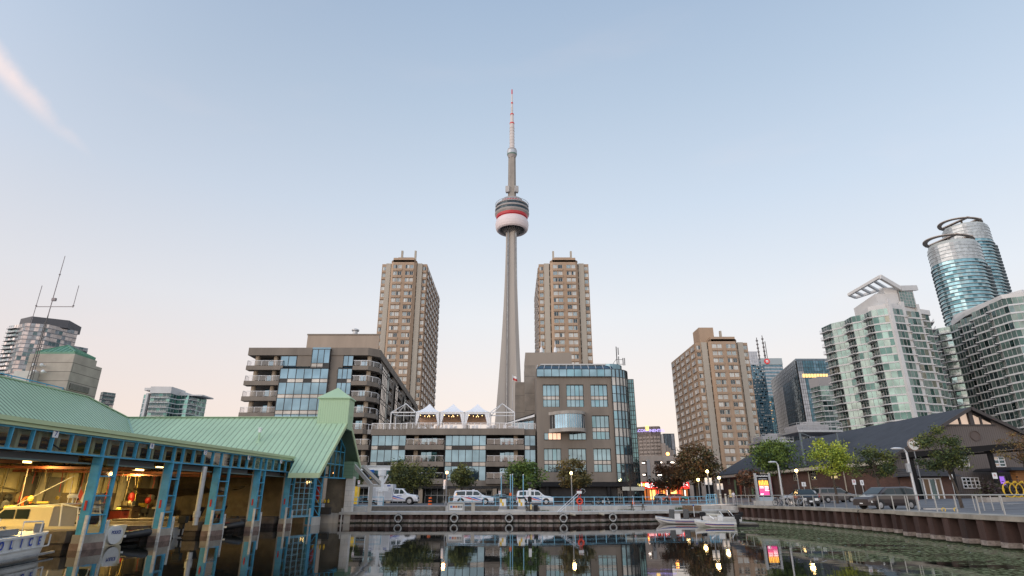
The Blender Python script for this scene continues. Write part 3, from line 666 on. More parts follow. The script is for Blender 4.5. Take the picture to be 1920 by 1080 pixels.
m_ = MB(); rr = random.Random(77)
for k in range(150):
    y_ = rr.uniform(22, 64); x_ = rr.uniform(-37.2, -33.6); z_ = rr.uniform(1.0, 4.4); c = rr.choice((0,1,1,2,3,4,4,1))
    if k % 3 == 0: m_.tube([(x_,y_,5.0),(x_+rr.uniform(-.2,.2),y_+rr.uniform(-.2,.2),z_)], .025, 5, c)
    elif k % 3 == 1: m_.sphere((x_,y_,min(z_,2.6)), rr.uniform(.12,.38), c, 8, (.8,1,rr.uniform(.6,1.6)))
    else: m_.obox((x_,y_,rr.uniform(.95,2.2)), (rr.uniform(.2,.7),rr.uniform(.2,.9),rr.uniform(.2,.9)), rr.uniform(0,3), c)
o = m_.build('hung_gear', gm); o['kind'] = 'stuff'; tag(o, 'jumble of hung ropes, bags and gear along the back of the boathouse', 'gear')
# tarpaulin hung across a far bay
m_ = MB(); rows = []
for i in range(9):
    t_ = i/8; rows.append([(-24.5-t_*5, 47.4+j*.95, 3.7-.55*math.sin(math.pi*j/10)-t_*.5+.10*math.sin(j*2.1+i)) for j in range(11)])
m_.grid(rows); tag(m_.build('tarpaulin', mat('brown_tarpaulin', (.12,.09,.05), .8, var=.4, scale=2)), 'brown tarpaulin slung inside the far boathouse bay', 'tarpaulin')
# clutter standing on the back dock: crates and lockers
random.seed(21)
cl_m = [mat('clutter_yellow', (.5,.36,.06), .6), mat('clutter_red', (.35,.05,.03), .6), mat('clutter_grey', (.16,.16,.15), .7), mat('clutter_brown', (.13,.085,.045), .8), mat('clutter_white', (.5,.48,.42), .6)]
cn = ['yellow', 'red', 'grey', 'brown', 'white']
spots = [(24.6,1,.9),(29.3,3,1.4),(31.2,2,1.1),(33.0,0,.7),(36.2,4,1.2),(38.6,2,.9),(43.2,1,.8),(44.8,3,1.3),(47.6,4,.9),(50.2,2,1.2),(53.5,1,.7),(55.0,3,1.0)]
what = ['near the left edge of the photo', 'behind the cabin boat', 'right of the cabin boat', 'behind the first blue divider', 'at the left of the second bay', 'at the right of the second bay', 'at the left of the third bay', 'in the third bay', 'at the left of the fourth bay', 'in the middle of the fourth bay', 'at the left of the fifth bay', 'in the dim fifth bay']
for (y_, c_, h_), wh in zip(spots, what):
    lk = thing('storage_locker', f'{cn[c_]} storage locker on the boathouse dock {wh}', 'locker', (-34.2, y_, .85), 'lockers and boxes on the boathouse dock')
    m_ = MB(); m_.box(-34.8, -33.5, y_-.6, y_+.6, .85, .85+h_); m_.build('body', cl_m[c_], lk, bevel=.03)
    m_ = MB(); m_.box(-34.9, -33.4, y_-.65, y_+.65, .852+h_, .92+h_); m_.beam((-33.42, y_-.2, .85+h_*.6), (-33.42, y_+.2, .85+h_*.6), .05); m_.build('lid', M['black'], lk)
# lamps: yellow tubes that are lit in the photograph
tube_m = mat('lit_yellow_tube', (1,.8,.4), emis=(1,.66,.22), estr=6)
for k, (x_, y_) in enumerate(((-29,27.5),(-27.5,32),(-29,37.2),(-27,43.5),(-29,50),(-33.5,30),(-33.5,41),(-33.5,54))):
    lt = thing('ceiling_lamp', ['lit yellow tube lamp over the cabin boat, nearest the left edge','lit yellow tube lamp seen beside the first blue divider','lit yellow tube lamp under the boathouse ceiling of the second bay','lit yellow tube lamp in the third bay','lit yellow tube lamp in the fourth bay','lit tube lamp near the back wall left of the dark blue door','lit tube lamp near the back wall of the third bay','lit tube lamp near the back wall of the far bay'][k], 'lamp', (x_, y_, 4.9), 'tube lamps in the boathouse')
    m_ = MB(); m_.box(x_-.45, x_+.45, y_-1.2, y_+1.2, 5.0, 5.06); m_.build('housing', M['white'], lt)  # housing widened to keep the tube's light off the ceiling
    m_ = MB(); m_.tube([(x_, y_-.85, 4.94), (x_, y_+.85, 4.94)], .06); m_.build('tube', tube_m, lt)
    ld = bpy.data.lights.new('tube_light', 'AREA'); ld.shape = 'RECTANGLE'; ld.size = .4; ld.size_y = 1.8; ld.energy = [200,200,190,180,150,1500,1350,1000][k]; ld.color = (1,.68,.22)
    lo = bpy.data.objects.new('tube_light', ld); C.objects.link(lo); lo.location = (0, 0, -.12); lo.parent = lt
# flue on the roof
vp = thing('roof_vent', 'small white vent pipe standing on the green boathouse roof', 'vent', (-25.4, 59.5, 7.8))
m_ = MB(); m_.lathe([(.28,7.6),(.1,8.0),(.1,8.9)], (-25.4,59.5,0), 10); m_.build('flashing', roofg, vp); m_ = MB(); m_.lathe([(.15,8.75),(.15,9.1),(.2,9.12),(.2,9.22)], (-25.4,59.5,0), 10); m_.build('pipe', M['white'], vp)
# blue safety rail along the high ridge
rl = thing('roof_rail', 'thin blue safety rail along the high green ridge at the left edge', 'railing', (RX-.5, 40, RZ))
m_ = MB(); m_.beam((RX-.5, 20, RZ+.42), (RX-.5, 57, RZ+.42), .10, .08); m_.beam((RX-.5, 20, RZ+.22), (RX-.5, 57, RZ+.22), .09, .06); m_.build('rail', M['blue'], rl)
for k in range(19):
    m_ = MB(); m_.beam((RX-.5, 20+k*2.05, RZ-.1), (RX-.5, 20+k*2.05, RZ+.45), .06); m_.build('post', M['blue'], rl)
# concrete frame that carries the canopy beside the pillar
cf = thing('canopy_brace', 'bent pale concrete brace rising from the quay edge to the boathouse gable', 'brace', (-15.6, 66.9, 1.0))
m_ = MB(); m_.beam((-15.45,66.9,1.1), (-15.45,66.9,4.0), .34, .34); m_.build('post', M['concrete_lt'], cf)
m_ = MB(); m_.beam((-17.8,67.6,6.05), (-15.45,66.9,3.85), .32, .36); m_.build('inclined_beam', M['concrete_lt'], cf)
m_ = MB(); m_.beam((-17.2,69.4,5.95), (-15.7,72.2,4.15), .36, .36); m_.build('inclined_beam', M['concrete_lt'], cf)
m_ = MB(); m_.beam((-18.6,73.4,3.9), (-15.8,73.4,3.9), .3, .25); m_.build('cross_beam', M['concrete_lt'], cf)
# concrete tower with green cap behind the roof
tw = thing('stair_tower', 'square concrete stair tower with a green pyramid cap rising behind the boathouse roof', 'tower', (-46.5, 59.5, 8))
pan = bricks('precast_panels', (.44,.38,.32), (.40,.35,.295), (.19,.165,.14), scale=1, w=30, h=.92, ms=.035)
m_ = MB(); m_.box(-48.7, -44.15, 57.0, 60.3, 8, 16.25); m_.build('wall', pan, tw)
m_ = MB(); m_.box(-48.7, -44.16, 60.3, 61.3, 8, 15.7); m_.build('rear_wall', pan, tw)
m_ = MB(); m_.box(-44.2, -44.08, 57.35, 60.1, 12.75, 13.35); [m_.box(-44.09, -44.03, 57.35, 60.1, 12.78+k*.1, 12.82+k*.1, 1) for k in range(6)]; m_.build('louvre', [M['dark'], M['concrete']], tw)
m_ = MB(); m_.box(-48.3,-44.3,57.15,60.2,16.25,16.5,0); ap = (-46.4,58.7,17.55)
cs_ = [(-48.3,57.15,16.5),(-44.3,57.15,16.5),(-44.3,60.2,16.5),(-48.3,60.2,16.5)]
for k in range(4):
    m_.face([cs_[k], cs_[(k+1)%4], ap]); m_.beam(cs_[k], ap, .18, .12)
    for q in range(1, 8):
        t_ = q/8; e = Vector(cs_[k]).lerp(Vector(cs_[(k+1)%4]), t_); ee = e.lerp(Vector(ap), 1-2*abs(t_-.5)); ax = Vector(ap)-(Vector(cs_[k])+Vector(cs_[(k+1)%4]))/2
        m_.beam(e, e+ax*(1-2*abs(t_-.5)), .07, .08)
m_.build('cap', mat('tower_cap_green', (.10,.25,.16), .5, var=.15), tw)
m_ = MB(); m_.box(-48.9, -47.2, 56.0, 56.98, 10, 14.3); m_.build('plant_box', mat('pale_panel', (.50,.47,.43), .7, var=.1), tw)
for k in range(4):
    m_ = MB(); z_ = 15.0 if k < 2 else 14.35; x_ = -47.6+.8*(k % 2) - (0 if k < 2 else -.3); m_.tube([(x_, 56.95, z_), (x_, 56.6, z_)], .05); m_.sphere((x_, 56.5, z_), .17); m_.build('floodlight', M['white'], tw)
# antenna mast
am = thing('antenna_mast', 'tall thin antenna mast with side whips standing behind the boathouse at far left', 'antenna', (-50.5, 58, 11))
an = mat('antenna_grey', (.24,.20,.21), .6)
ab = at(62, 690, 56); at_ = at(107, 480, 56)
bx, by = ab.x, 56
m_ = MB(); m_.tube([(bx, by, 10), (bx, by, 20.0)], .05, m=0); m_.tube([(bx-.35, by, 10), (bx-.12, by, 19.3)], .03); m_.tube([(bx+.35, by, 10), (bx+.12, by, 19.3)], .03); [m_.beam((bx-.3, by, 11+k*.9), (bx+.3, by, 11.4+k*.9), .04) for k in range(9)]
m_.build('lattice', mat('mast_dark', (.09,.08,.08), .6), am)
zt = at_.z; m_ = MB(); m_.tube([(bx, by, 19.5), (bx, by, zt)], [.045, .03], m=0); m_.sphere((bx, by, zt-2.1), .09); m_.box(bx-.05, bx+.35, by-.1, by+.1, zt-5.0, zt-4.7); m_.build('main_whip', an, am)
za = AZ(575, 56); m_ = MB(); m_.beam((bx-1.5, by, za), (bx+2.3, by, za), .06); m_.build('cross_arm', an, am)
for x_ in (bx-1.5, bx+2.3):
    m_ = MB(); m_.tube([(x_, by, za-.1 if x_ > bx else za-2.3), (x_, by, za+2.3)], .03, m=0); m_.sphere((x_, by, za+.1), .09); m_.build('whip', an, am)
# ================================================================ WATERFRONT BUILDINGS (CENTRE)
random.seed(42)
gl_blue = glass('blue_curtain_glass', (.25,.40,.51), wob=.05)
gl_teal = glass('teal_curtain_glass', (.16,.30,.33), wob=.05)
gl_dark = glass('dark_curtain_glass', (.10,.16,.18), wob=.08)
gl_pale = glass('pale_spandrel_glass', (.62,.60,.56), rough=.25, metal=.5, wob=.02)
gl_black = glass('black_spandrel', (.035,.038,.04), rough=.2, metal=.5)
gl_day = glass('window_with_blinds', (.66,.66,.62), rough=.3, metal=.45, wob=.02)
gl_warm = glass('window_sky_warm', (.62,.56,.50), rough=.12, metal=.7, wob=.1)
frame_dk = mat('dark_window_frame', (.03,.03,.032), .5)
frame_lt = mat('light_window_frame', (.45,.45,.44), .5)
brown = mat('brown_precast', (.20,.168,.137), .85, var=.22, scale=.35, bump=.2, streak=True)
tan = mat('tan_precast', (.34,.27,.21), .85, var=.16, scale=.3, bump=.15, streak=True)
railg = clear('balcony_glass', (.82,.82,.84), .12, .1)
def balcony(bld, A, B, z, out, slabm, h=.95, th=.75, inset=.0, wrap=True):
    """slab with deep upstand front from A to B (left to right from outside), glass balustrade and white rails on it"""
    A = Vector(A); B = Vector(B); t_ = (B-A).normalized(); n_ = Vector((t_.y, -t_.x)); A2 = A+n_*out; B2 = B+n_*out
    m_ = MB(); m_.prism([A, B, B2, A2], z-th, z); m_.build('balcony', slabm, bld)
    g_ = MB(); pts = [A, A2, B2, B] if wrap else [A2, B2]
    e = .12
    A3 = A2-n_*e+t_*e; B3 = B2-n_*e-t_*e; pts = [A+t_*e, A3, B3, B-t_*e]
    for p, q in zip(pts, pts[1:]):
        g_.face([(*p, z+.08), (*q, z+.08), (*q, z+h), (*p, z+h)], 1)
        g_.beam((*p, z+h+.02), (*q, z+h+.02), .06, .06, 0)
        L_ = (q-p).length; n = max(1, round(L_/1.25))
        for k in range(n+1): r_ = p+(q-p)*k/n; g_.beam((*r_, z+.0), (*r_, z+h), .05, .05, 0)
    g_.build('balustrade', [M['white'], railg], bld)
def curtain(bld, A, B, z0, z1, nx, zs, fn, glasses, frame=frame_dk, fw=.10, name='curtain_wall'):
    A = Vector(A); B = Vector(B); t_ = (B-A).normalized(); n_ = Vector((t_.y, -t_.x, 0)); m_ = MB()
    window_mesh(m_, (Vector((*A, z0)), Vector((*B, z0)), Vector((*A, z1)), n_), nx, 1, fw, fn, zs=[q-z0 for q in zs]); return m_.build(name, [frame]+glasses, bld)
def furniture_bits(mb, x0, x1, y, z, n, seedv):
    rr = random.Random(seedv)
    for k in range(n):
        x = rr.uniform(x0, x1); h = rr.uniform(.4, .9); c = rr.choice((0,0,1,2,0)); mb.box(x-.25, x+.25, y-.2, y+.2, z, z+h*.5, c); mb.box(x-.25, x+.25, y+.15, y+.2, z, z+h, c)
GL = [gl_blue, gl_pale, gl_black, gl_teal]
# ---------------- terraced apartment building
YB = 106.0
FL = [5.55, 8.40, 11.25, 14.0, 16.95, 19.85, 22.7, 25.55]   # floor slab tops
ap_ = thing('terraced_apartments', 'brown and blue-glass terraced apartment block with stacked balconies and white roof terrace', 'building', (-22, YB, 1.57))
XL, XG1, XG2, XP, XG3, XB, XE_ = -49.4, -42.9, -33.9, -33.2, -29.9, -25.2, 4.2
# core of the tall part, set back behind balconies and glass
m_ = MB()
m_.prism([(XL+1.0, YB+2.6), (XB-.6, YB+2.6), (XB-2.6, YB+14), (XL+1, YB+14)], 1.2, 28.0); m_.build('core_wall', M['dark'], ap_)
m_ = MB()
m_.prism([(XL-.1, YB-.2), (-27.0, YB-.2), (XB+.15, YB+1.6), (-29.2, 181), (-40, 181), (XL+1, 140), (XL-.1, YB+10)], 27.55, 29.0)
m_.build('roof_band', tan if False else brown, ap_)
# strips of brown wall beside the upper glass
for x0, x1, z0, z1 in ((-40.4,-37.6,22.9,27.55), (XP-.9,XG3-3.2+3.2-.0,22.9,27.55)):
    pass
m_ = MB(); m_.box(-40.2, -37.3, YB-.05, YB+1.5, 25.2, 27.55); m_.box(XG2-.9+.9, XP+1.6, YB-.05, YB+1.5, 1.5, 27.55); m_.build('wall_pier', brown, ap_)
# glass bay one: wide below, narrower on top
zs_l = [14.2]; 
def bayrows(z0, z1):
    q = [z0]
    for f in FL:
        for d in (-.35, .35):
            if z0 < f+d < z1: q.append(f+d)
    q.append(z1); return q
def kind_sp(zs):
    def f(i, j):
        zc = (zs[j]+zs[j+1])/2
        if zs[j+1]-zs[j] < .9: return 2 if random.random() < .9 else 3
        return 1 if random.random() < .9 else 4
    return f
zz = bayrows(11.2, 25.0); curtain(ap_, (XG1, YB-.5), (XG2, YB-.5), 11.2, 25.0, 6, zz, kind_sp(zz), GL)
m_ = MB(); m_.hexa([(XG1,YB-.5,25.0),(XG2,YB-.5,25.0),(XG2,YB,25.5),(XG1,YB,25.5),(XG1,YB+.5,25.0),(XG2,YB+.5,25.0),(XG2,YB+.5,25.4),(XG1,YB+.5,25.4)]); m_.build('glass_shoulder', gl_dark, ap_)
zz = bayrows(25.0, 28.9); curtain(ap_, (-37.3, YB-.75), (-33.9, YB-.75), 25.0, 28.6, 3, zz, kind_sp(zz), GL)
m_ = MB(); m_.prism([(-37.3,YB-.74),(-33.9,YB-.74),(-33.9,YB+.6),(-37.3,YB+.6)], 25.0, 28.55); m_.build('bay_box', frame_dk, ap_)
m_ = MB(); m_.hexa([(-37.35,YB-.8,28.5),(-33.85,YB-.8,28.5),(-33.85,YB+.2,28.9),(-37.35,YB+.2,28.9),(-37.35,YB+.2,28.4),(-33.85,YB+.2,28.4),(-33.85,YB+.3,29.05),(-37.35,YB+.3,29.05)]); m_.build('skylight', gl_dark, ap_)
curtain(ap_, (-43.4, YB+.1), (-40.3, YB+.1), 25.5, 27.5, 2, [25.5,27.5], lambda i,j: 1, GL)
# chamfer of the bay that mirrors the bright west
zz = bayrows(11.2, 25.0); curtain(ap_, (XG2, YB-.5), (XG2+.35, YB+.9), 11.2, 25.0, 1, zz, lambda i,j: 1, [gl_warm])
# glass bay two
zz = bayrows(11.2, 25.0); curtain(ap_, (-32.3, YB-.3), (XG3+.3, YB-.3), 11.2, 25.0, 3, zz, kind_sp(zz), GL)
m_ = MB(); m_.hexa([(-32.3,YB-.3,25.0),(XG3+.3,YB-.3,25.0),(XG3+.3,YB+.1,25.4),(-32.3,YB+.1,25.4),(-32.3,YB+.5,25.0),(XG3+.3,YB+.5,25.0),(XG3+.3,YB+.5,25.4),(-32.3,YB+.5,25.4)]); m_.build('glass_shoulder', gl_dark, ap_)
curtain(ap_, (-31.6, YB+.1), (XG3+.2, YB+.1), 25.5, 27.55, 2, [25.5,27.55], lambda i,j: 1, GL)
colr = mat('balcony_column_beige', (.36,.29,.215), .8, var=.12, scale=1)
for i, z in enumerate(FL[2:]):       # left stack
    if z > 14.5 or True:
        if z > 10: balcony(ap_, (XL-.0, YB+1.2), (XG1+.1 if z < 25 else XG1+.3, YB+1.2), z, 1.6, brown, th=.8)
for z in FL[3:]:                     # right stack with a bevelled corner
    P_ = [Vector((XG3+.3, YB+1.2)), Vector((XG3+.3, YB-.4)), Vector((-26.7, YB-.4)), Vector((XB+.05, YB+1.9)), Vector((XB+.05, YB+4.2)), Vector((-28, YB+4.2))]
    m_ = MB(); m_.prism(P_, z-.8, z); m_.build('balcony', brown, ap_)
    g_ = MB(); pts = [Vector((XG3+.42, YB+1.0)), Vector((XG3+.42, YB-.28)), Vector((-26.75, YB-.28)), Vector((XB-.07, YB+1.95)), Vector((XB-.07, YB+4))]
    for p, q in zip(pts, pts[1:]):
        g_.face([(*p, z+.08), (*q, z+.08), (*q, z+.95), (*p, z+.95)], 1); g_.beam((*p, z+.97), (*q, z+.97), .09, .09); n = max(1, round((q-p).length/1.2))
        for k in range(n+1): r_ = p+(q-p)*k/n; g_.beam((*r_, z), (*r_, z+.95), .075)
    g_.build('balustrade', [M['white'], railg], ap_)
for x_ in (XL+1.4, XL+4.9, -26.9):
    for z0, z1 in zip(FL[3:], FL[4:]+[27.6]): m_ = MB(); m_.lathe([(.42, z0), (.42, z1-.8 if z1 < 27 else z1)], (x_, YB+.9 if x_ < -30 else YB+1.0, 0), 12); m_.build('balcony_column', colr, ap_)
for z0 in (8.4, 11.25): m_ = MB(); m_.lathe([(.42, z0), (.42, z0+2.1)], (-26.6, YB+1.0, 0), 12); m_.build('balcony_column', colr, ap_)
for z0 in FL[2:]:                    # glazed doors behind balconies
    for xa, xb_ in ((-46.6,-44.6),(-29.0,-27.2)):
        m_ = MB(); window_mesh(m_, (Vector((xa,YB+2.58,z0)), Vector((xb_,YB+2.58,z0)), Vector((xa,YB+2.58,z0+1.95)), Vector((0,-1,0))), 2, 1, .09, lambda i,j: 1); m_.build('balcony_door', [frame_dk]+GL, ap_)
# penthouse box
m_ = MB(); m_.prism([(-41.0,YB+6),(-26.6,YB+6),(-30.5,YB+22),(-41,YB+22)], 28, 33.1); m_.prism([(-41.1,YB+5.9),(-26.5,YB+5.9),(-30.4,YB+22.1),(-41.1,YB+22.1)], 33.1, 33.35, 1); m_.build('penthouse', [tan, brown], ap_)
m_ = MB(); m_.lathe([(.5,33.3),(.5,34.2),(.75,34.25),(.75,34.5),(.3,34.7)], (-31.8, YB+7, 0), 12); m_.build('roof_vent', M['steel'], ap_)
# receding east side of the tall part
SA, SB_ = Vector((XB+.1, YB+4.2)), Vector((-29.0, 181.0)); sd_ = (SB_-SA).normalized(); SL = (SB_-SA).length
wl = []; m_ = MB()
facade(m_, tuple(SA+Vector((-.35,0))), tuple(SB_+Vector((-.35,0))), 11.0, 27.55, [(10.5,17),(24.5,33),(40,48),(54,62),(67,74)], [(z+.05, z+2.0) for z in FL[3:]], wl, d=1.4, mr=0)
m_.build('side_wall', brown, ap_)
for s_ in wl: 
    q = MB(); window_mesh(q, s_, 3, 1, .12, lambda i,j: random.choice((1,4,4))); q.build('side_window', [frame_dk]+GL, ap_)
    a_ = s_[0]+s_[3]*1.3; b_ = s_[1]+s_[3]*1.3; q = MB(); q.beam(a_+Vector((0,0,.9)), b_+Vector((0,0,.9)), .09); q.face([a_, b_, b_+Vector((0,0,.85)), a_+Vector((0,0,.85))], 1); q.build('side_balustrade', [M['white'], railg], ap_)
for u0, u1, G_ in ((.2, 6.6, gl_warm), (6.8, 9.6, gl_teal), (19.2, 23.2, gl_warm), (35, 38.5, gl_teal), (49.5,52.5,gl_warm)):
    a_ = SA+sd_*u0; b_ = SA+sd_*u1; zz = bayrows(14.1, 26.6); curtain(ap_, tuple(a_), tuple(b_), 14.1, 26.6, max(2, int((u1-u0)/1.4)), zz, lambda i,j: 1, [G_])
m_ = MB(); m_.prism([(SA.x-2.1, SA.y+.5), (SB_.x-2.1,SB_.y-.5), (-45,180), (-45,SA.y)], 1.2, 27.5); m_.build('rear_mass', brown, ap_)
# ---------------- low wing, four storeys with the roof terrace
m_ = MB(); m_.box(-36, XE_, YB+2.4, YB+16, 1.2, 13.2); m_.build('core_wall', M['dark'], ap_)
m_ = MB(); m_.box(-26.0, XE_, YB+.2, YB+18, 13.2, 14.0); m_.build('terrace_slab', mat('terrace_floor', (.3,.28,.26), .9, var=.2), ap_)
m_ = MB()
m_.box(XB, -18.9, YB-.3, YB+.2, 12.95, 14.0); m_.box(-18.9, 2.2, YB-1.0, YB+.2, 12.95, 14.05); m_.box(2.2, XE_, YB-.3, YB+.2, 12.95, 14.0)
m_.build('parapet_band', brown, ap_)
def glassbay(x0, x1, n, seedv):
    zs = [5.2, 7.95, 8.62, 10.95, 11.62, 12.95]; rr = random.Random(seedv); drk = {rr.randrange(n), rr.randrange(n)}
    zs = [5.2, 7.75, 8.4, 10.7, 11.3, 12.95] if False else [5.15, 7.65, 8.35, 10.45, 11.15, 12.95]
    def f(i, j):
        if j % 2 == 1: return 3 if (i in drk or i == n//2) else 2
        return 1
    curtain(ap_, (x0, YB), (x1, YB), 5.15, 12.95, n, zs, f, GL)
glassbay(XB+.1, -18.9, 5, 3); glassbay(-11.9, -4.6, 6, 4); glassbay(2.2, XE_, 2, 5)
for x0, x1 in ((-18.85,-11.95), (-4.55, 2.15)):
    for z in FL[:3]:
        balcony(ap_, (x0, YB+.3), (x1, YB+.3), z+.0, 1.5, brown, th=.85)
        m_ = MB(); window_mesh(m_, (Vector((x0+2.3,YB+2.38,z)), Vector((x1-1.6,YB+2.38,z)), Vector((x0+2.3,YB+2.38,z+2.05)), Vector((0,-1,0))), 3, 1, .09, lambda i,j: 1); m_.build('balcony_door', [frame_dk]+GL, ap_)
        cx_ = x0+1.7 if x0 < -10 else x1-1.5
        m_ = MB(); m_.box(cx_-.35, cx_+.35, YB+.4, YB+1.0, z, z+2.0); m_.build('balcony_column', colr, ap_)
        m_ = MB(); furniture_bits(m_, x0+.6, x1-.6, YB-.1, z, 7, int(x0*7+z)); q = m_.build('patio_furniture', [M['black'], mat('dull_red_cushion', (.10,.035,.03), .8), M['dark']])
        tag(q, ('outdoor chairs on the ' + {5.55:'lowest', 8.4:'middle', 11.25:'top'}[z] + (' left' if x0 < -10 else ' right') + ' balcony of the low glass wing'), 'chairs'); q['kind'] = 'stuff'
for z in (8.4, 11.25): balcony(ap_, (XG3+.2, YB+.6), (XB-.2, YB+.6), z, 1.4, brown, th=.85)
# ground floor: beam, columns and shop glazing
m_ = MB(); m_.box(-30, XE_, YB-.6, YB+.6, 4.35, 5.15); m_.box(-30, XE_, YB-.25, YB+.6, 5.15, 5.3); m_.build('ground_beam', brown, ap_)
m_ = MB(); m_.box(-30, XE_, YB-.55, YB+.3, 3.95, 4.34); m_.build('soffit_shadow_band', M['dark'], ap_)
for x_ in (-21.3, -15.8, -9.3, -3, 3.4): m_ = MB(); m_.box(x_-.35, x_+.35, YB-.5, YB+.2, 1.4, 4.35); m_.build('ground_column', colr, ap_)
shopg = glass('shop_glass', (.07,.075,.07), rough=.06, metal=.35, wob=.03)
for x0, x1 in ((-27,-21.8),(-20.8,-16.3),(-15.2,-9.8),(-8.6,-3.5),(-2.4,2.9)):
    m_ = MB(); window_mesh(m_, (Vector((x0,YB+.9,1.5)), Vector((x1,YB+.9,1.5)), Vector((x0,YB+.9,4.2)), Vector((0,-1,0))), 5, 2, .07, lambda i,j: 1); m_.build('shop_window', [frame_lt, shopg], ap_)
# terrace balustrade
m_ = MB(); zt_ = 14.02
for x0, x1, y_ in ((XB, -18.9, YB-.1), (-18.9, 2.2, YB-.85), (2.2, XE_, YB-.1)):
    n = round((x1-x0)/1.1); m_.face([(x0,y_,zt_+.05),(x1,y_,zt_+.05),(x1,y_,zt_+.95),(x0,y_,zt_+.95)], 1); m_.beam((x0,y_,zt_+1.0),(x1,y_,zt_+1.0),.09)
    for k in range(n+1): x_ = x0+(x1-x0)*k/n; m_.beam((x_,y_,zt_),(x_,y_,zt_+1.0),.08)
m_.build('terrace_balustrade', [M['white'], railg], ap_)
# terrace tents and bare frames
canvas = mat('white_canvas', (.78,.78,.79), .6, var=.04, scale=1); peach = mat('warm_canvas_lining', (.62,.42,.30), .8)
bulb = mat('lit_bulb', (1,.8,.5), emis=(1,.62,.25), estr=5)
def tent(px, canopy, label, grp):
    cx_ = AX(px, 790, YB+2.2); hw_ = 2.22; y0, y1 = YB+.3, YB+4.8; zE = 17.05; zA = AZ(757, YB+2.5)
    r_ = thing('terrace_tent' if canopy else 'tent_frame', label, 'tent' if canopy else 'frame', (cx_, YB+2.5, 14.0), grp)
    cn_ = [(cx_-hw_,y0),(cx_+hw_,y0),(cx_+hw_,y1),(cx_-hw_,y1)]
    for x_, y_ in cn_: m_ = MB(); m_.beam((x_,y_,14.0),(x_,y_,zE),.13); m_.build('post', M['white'], r_)
    m_ = MB()
    for k in range(4):
        a, b_ = cn_[k], cn_[(k+1)%4]; m_.beam((*a,zE),(*b_,zE),.13,.16)
        if not canopy: m_.beam((*a,zE),(cx_,YB+2.5,zA),.11); m_.beam((*a,zE),((a[0]+cx_)/2, (a[1]+YB+2.5)/2, zE+.9),.05)
    m_.build('frame', M['white'], r_)
    if canopy:
        m_ = MB(); n_ = 6
        for k in range(4):
            a, b_ = Vector((*cn_[k], zE+.1)), Vector((*cn_[(k+1)%4], zE+.1)); top = Vector((cx_, YB+2.55, zA)); rows = []
            for i in range(n_+1):
                t_ = i/n_; sag = -.25*math.sin(math.pi*t_); A_ = a.lerp(top, t_)+Vector((0,0,sag)); B_ = b_.lerp(top, t_)+Vector((0,0,sag)); rows.append([A_.lerp(B_, q/4) for q in range(5)])
            m_.grid(rows)
            m_.face([a, b_, b_-Vector((0,0,.4)), a-Vector((0,0,.4))])
        m_.build('canopy', canvas, r_, smooth=False)
        m_ = MB(); m_.face([(cx_-hw_+.1,y1-.1,15.4),(cx_+hw_-.1,y1-.1,15.4),(cx_+hw_-.1,y1-.1,zE),(cx_-hw_+.1,y1-.1,zE)]); m_.build('lining', peach, r_)
        for s_ in (-1,1):
            m_ = MB(); rows = []
            for i in range(7): t_ = i/6; w_ = .75*(1-t_*.75)+.0; rows.append([(cx_+s_*(hw_-.05-w_*q/4), y0+.05*math.sin(q*2.5), zE-.3-t_*2.1) for q in range(5)])
            m_.grid(rows); m_.build('curtain', canvas, r_)
        m_ = MB()
        for x_, z_ in ((-1.5,.35),(-.7,.5),(-.15,.62),(.2,.6),(.9,.42),(1.55,.4),(.05,.35)): m_.sphere((cx_+x_, YB+1.6, zE-z_), .07, n=6)
        m_.build('string_lights', bulb, r_)
        m_ = MB(); m_.lathe([(.5, zE-.55),(.6,zE-.5),(.1,zE-.4),(.03,zE+.3)], (cx_, YB+2.4, 0), 10); m_.build('chandelier', M['black'], r_)
tent(804, True, 'leftmost of the three white peaked tents on the roof terrace', 'white peaked tents on the roof terrace')
tent(849, True, 'middle one of the three white peaked tents on the roof terrace', 'white peaked tents on the roof terrace')
tent(895, True, 'rightmost of the three white peaked tents on the roof terrace', 'white peaked tents on the roof terrace')
tent(759, False, 'bare white tent frame at the left end of the roof terrace', 'bare tent frames on the roof terrace')
tent(942, False, 'bare white tent frame right of the peaked tents', 'bare tent frames on the roof terrace')
m_ = MB(); furniture_bits(m_, -17, 1, YB+.6, 14.0, 34, 9); q = tag(m_.build('terrace_furniture', [M['white'], peach, M['steel']]), 'crowded pale tables and chairs behind the roof terrace railing', 'chairs'); q['kind'] = 'stuff'
# lean-to awning at the right end of the terrace
aw = thing('awning', 'sloping white and dark awning over glass windows at the right end of the roof terrace', 'awning', (2, YB+5, 14))
m_ = MB(); m_.hexa([(-1.4,YB+5,15.4),(4.15,YB+2,16.5),(4.15,YB+7,17.0),(-1.4,YB+8,15.6),(-1.4,YB+5,15.6),(4.15,YB+2,16.9),(4.15,YB+7,17.4),(-1.4,YB+8,15.8)]); m_.build('valance', M['white'], aw)
m_ = MB(); m_.hexa([(-1.4,YB+5,15.62),(4.15,YB+2,16.93),(4.15,YB+7,17.5),(-1.4,YB+8,15.9),(-1.4,YB+5,15.7),(4.15,YB+2,17.15),(4.15,YB+7,17.7),(-1.4,YB+8,16.0)]); m_.build('cover', M['black'], aw)
m_ = MB(); window_mesh(m_, (Vector((0,YB+5,14.2)), Vector((4.15,YB+5,14.2)), Vector((0,YB+5,16.2)), Vector((0,-1,0))), 4, 1, .08, lambda i,j: 1); m_.build('windows', [M['white']]+GL, aw)
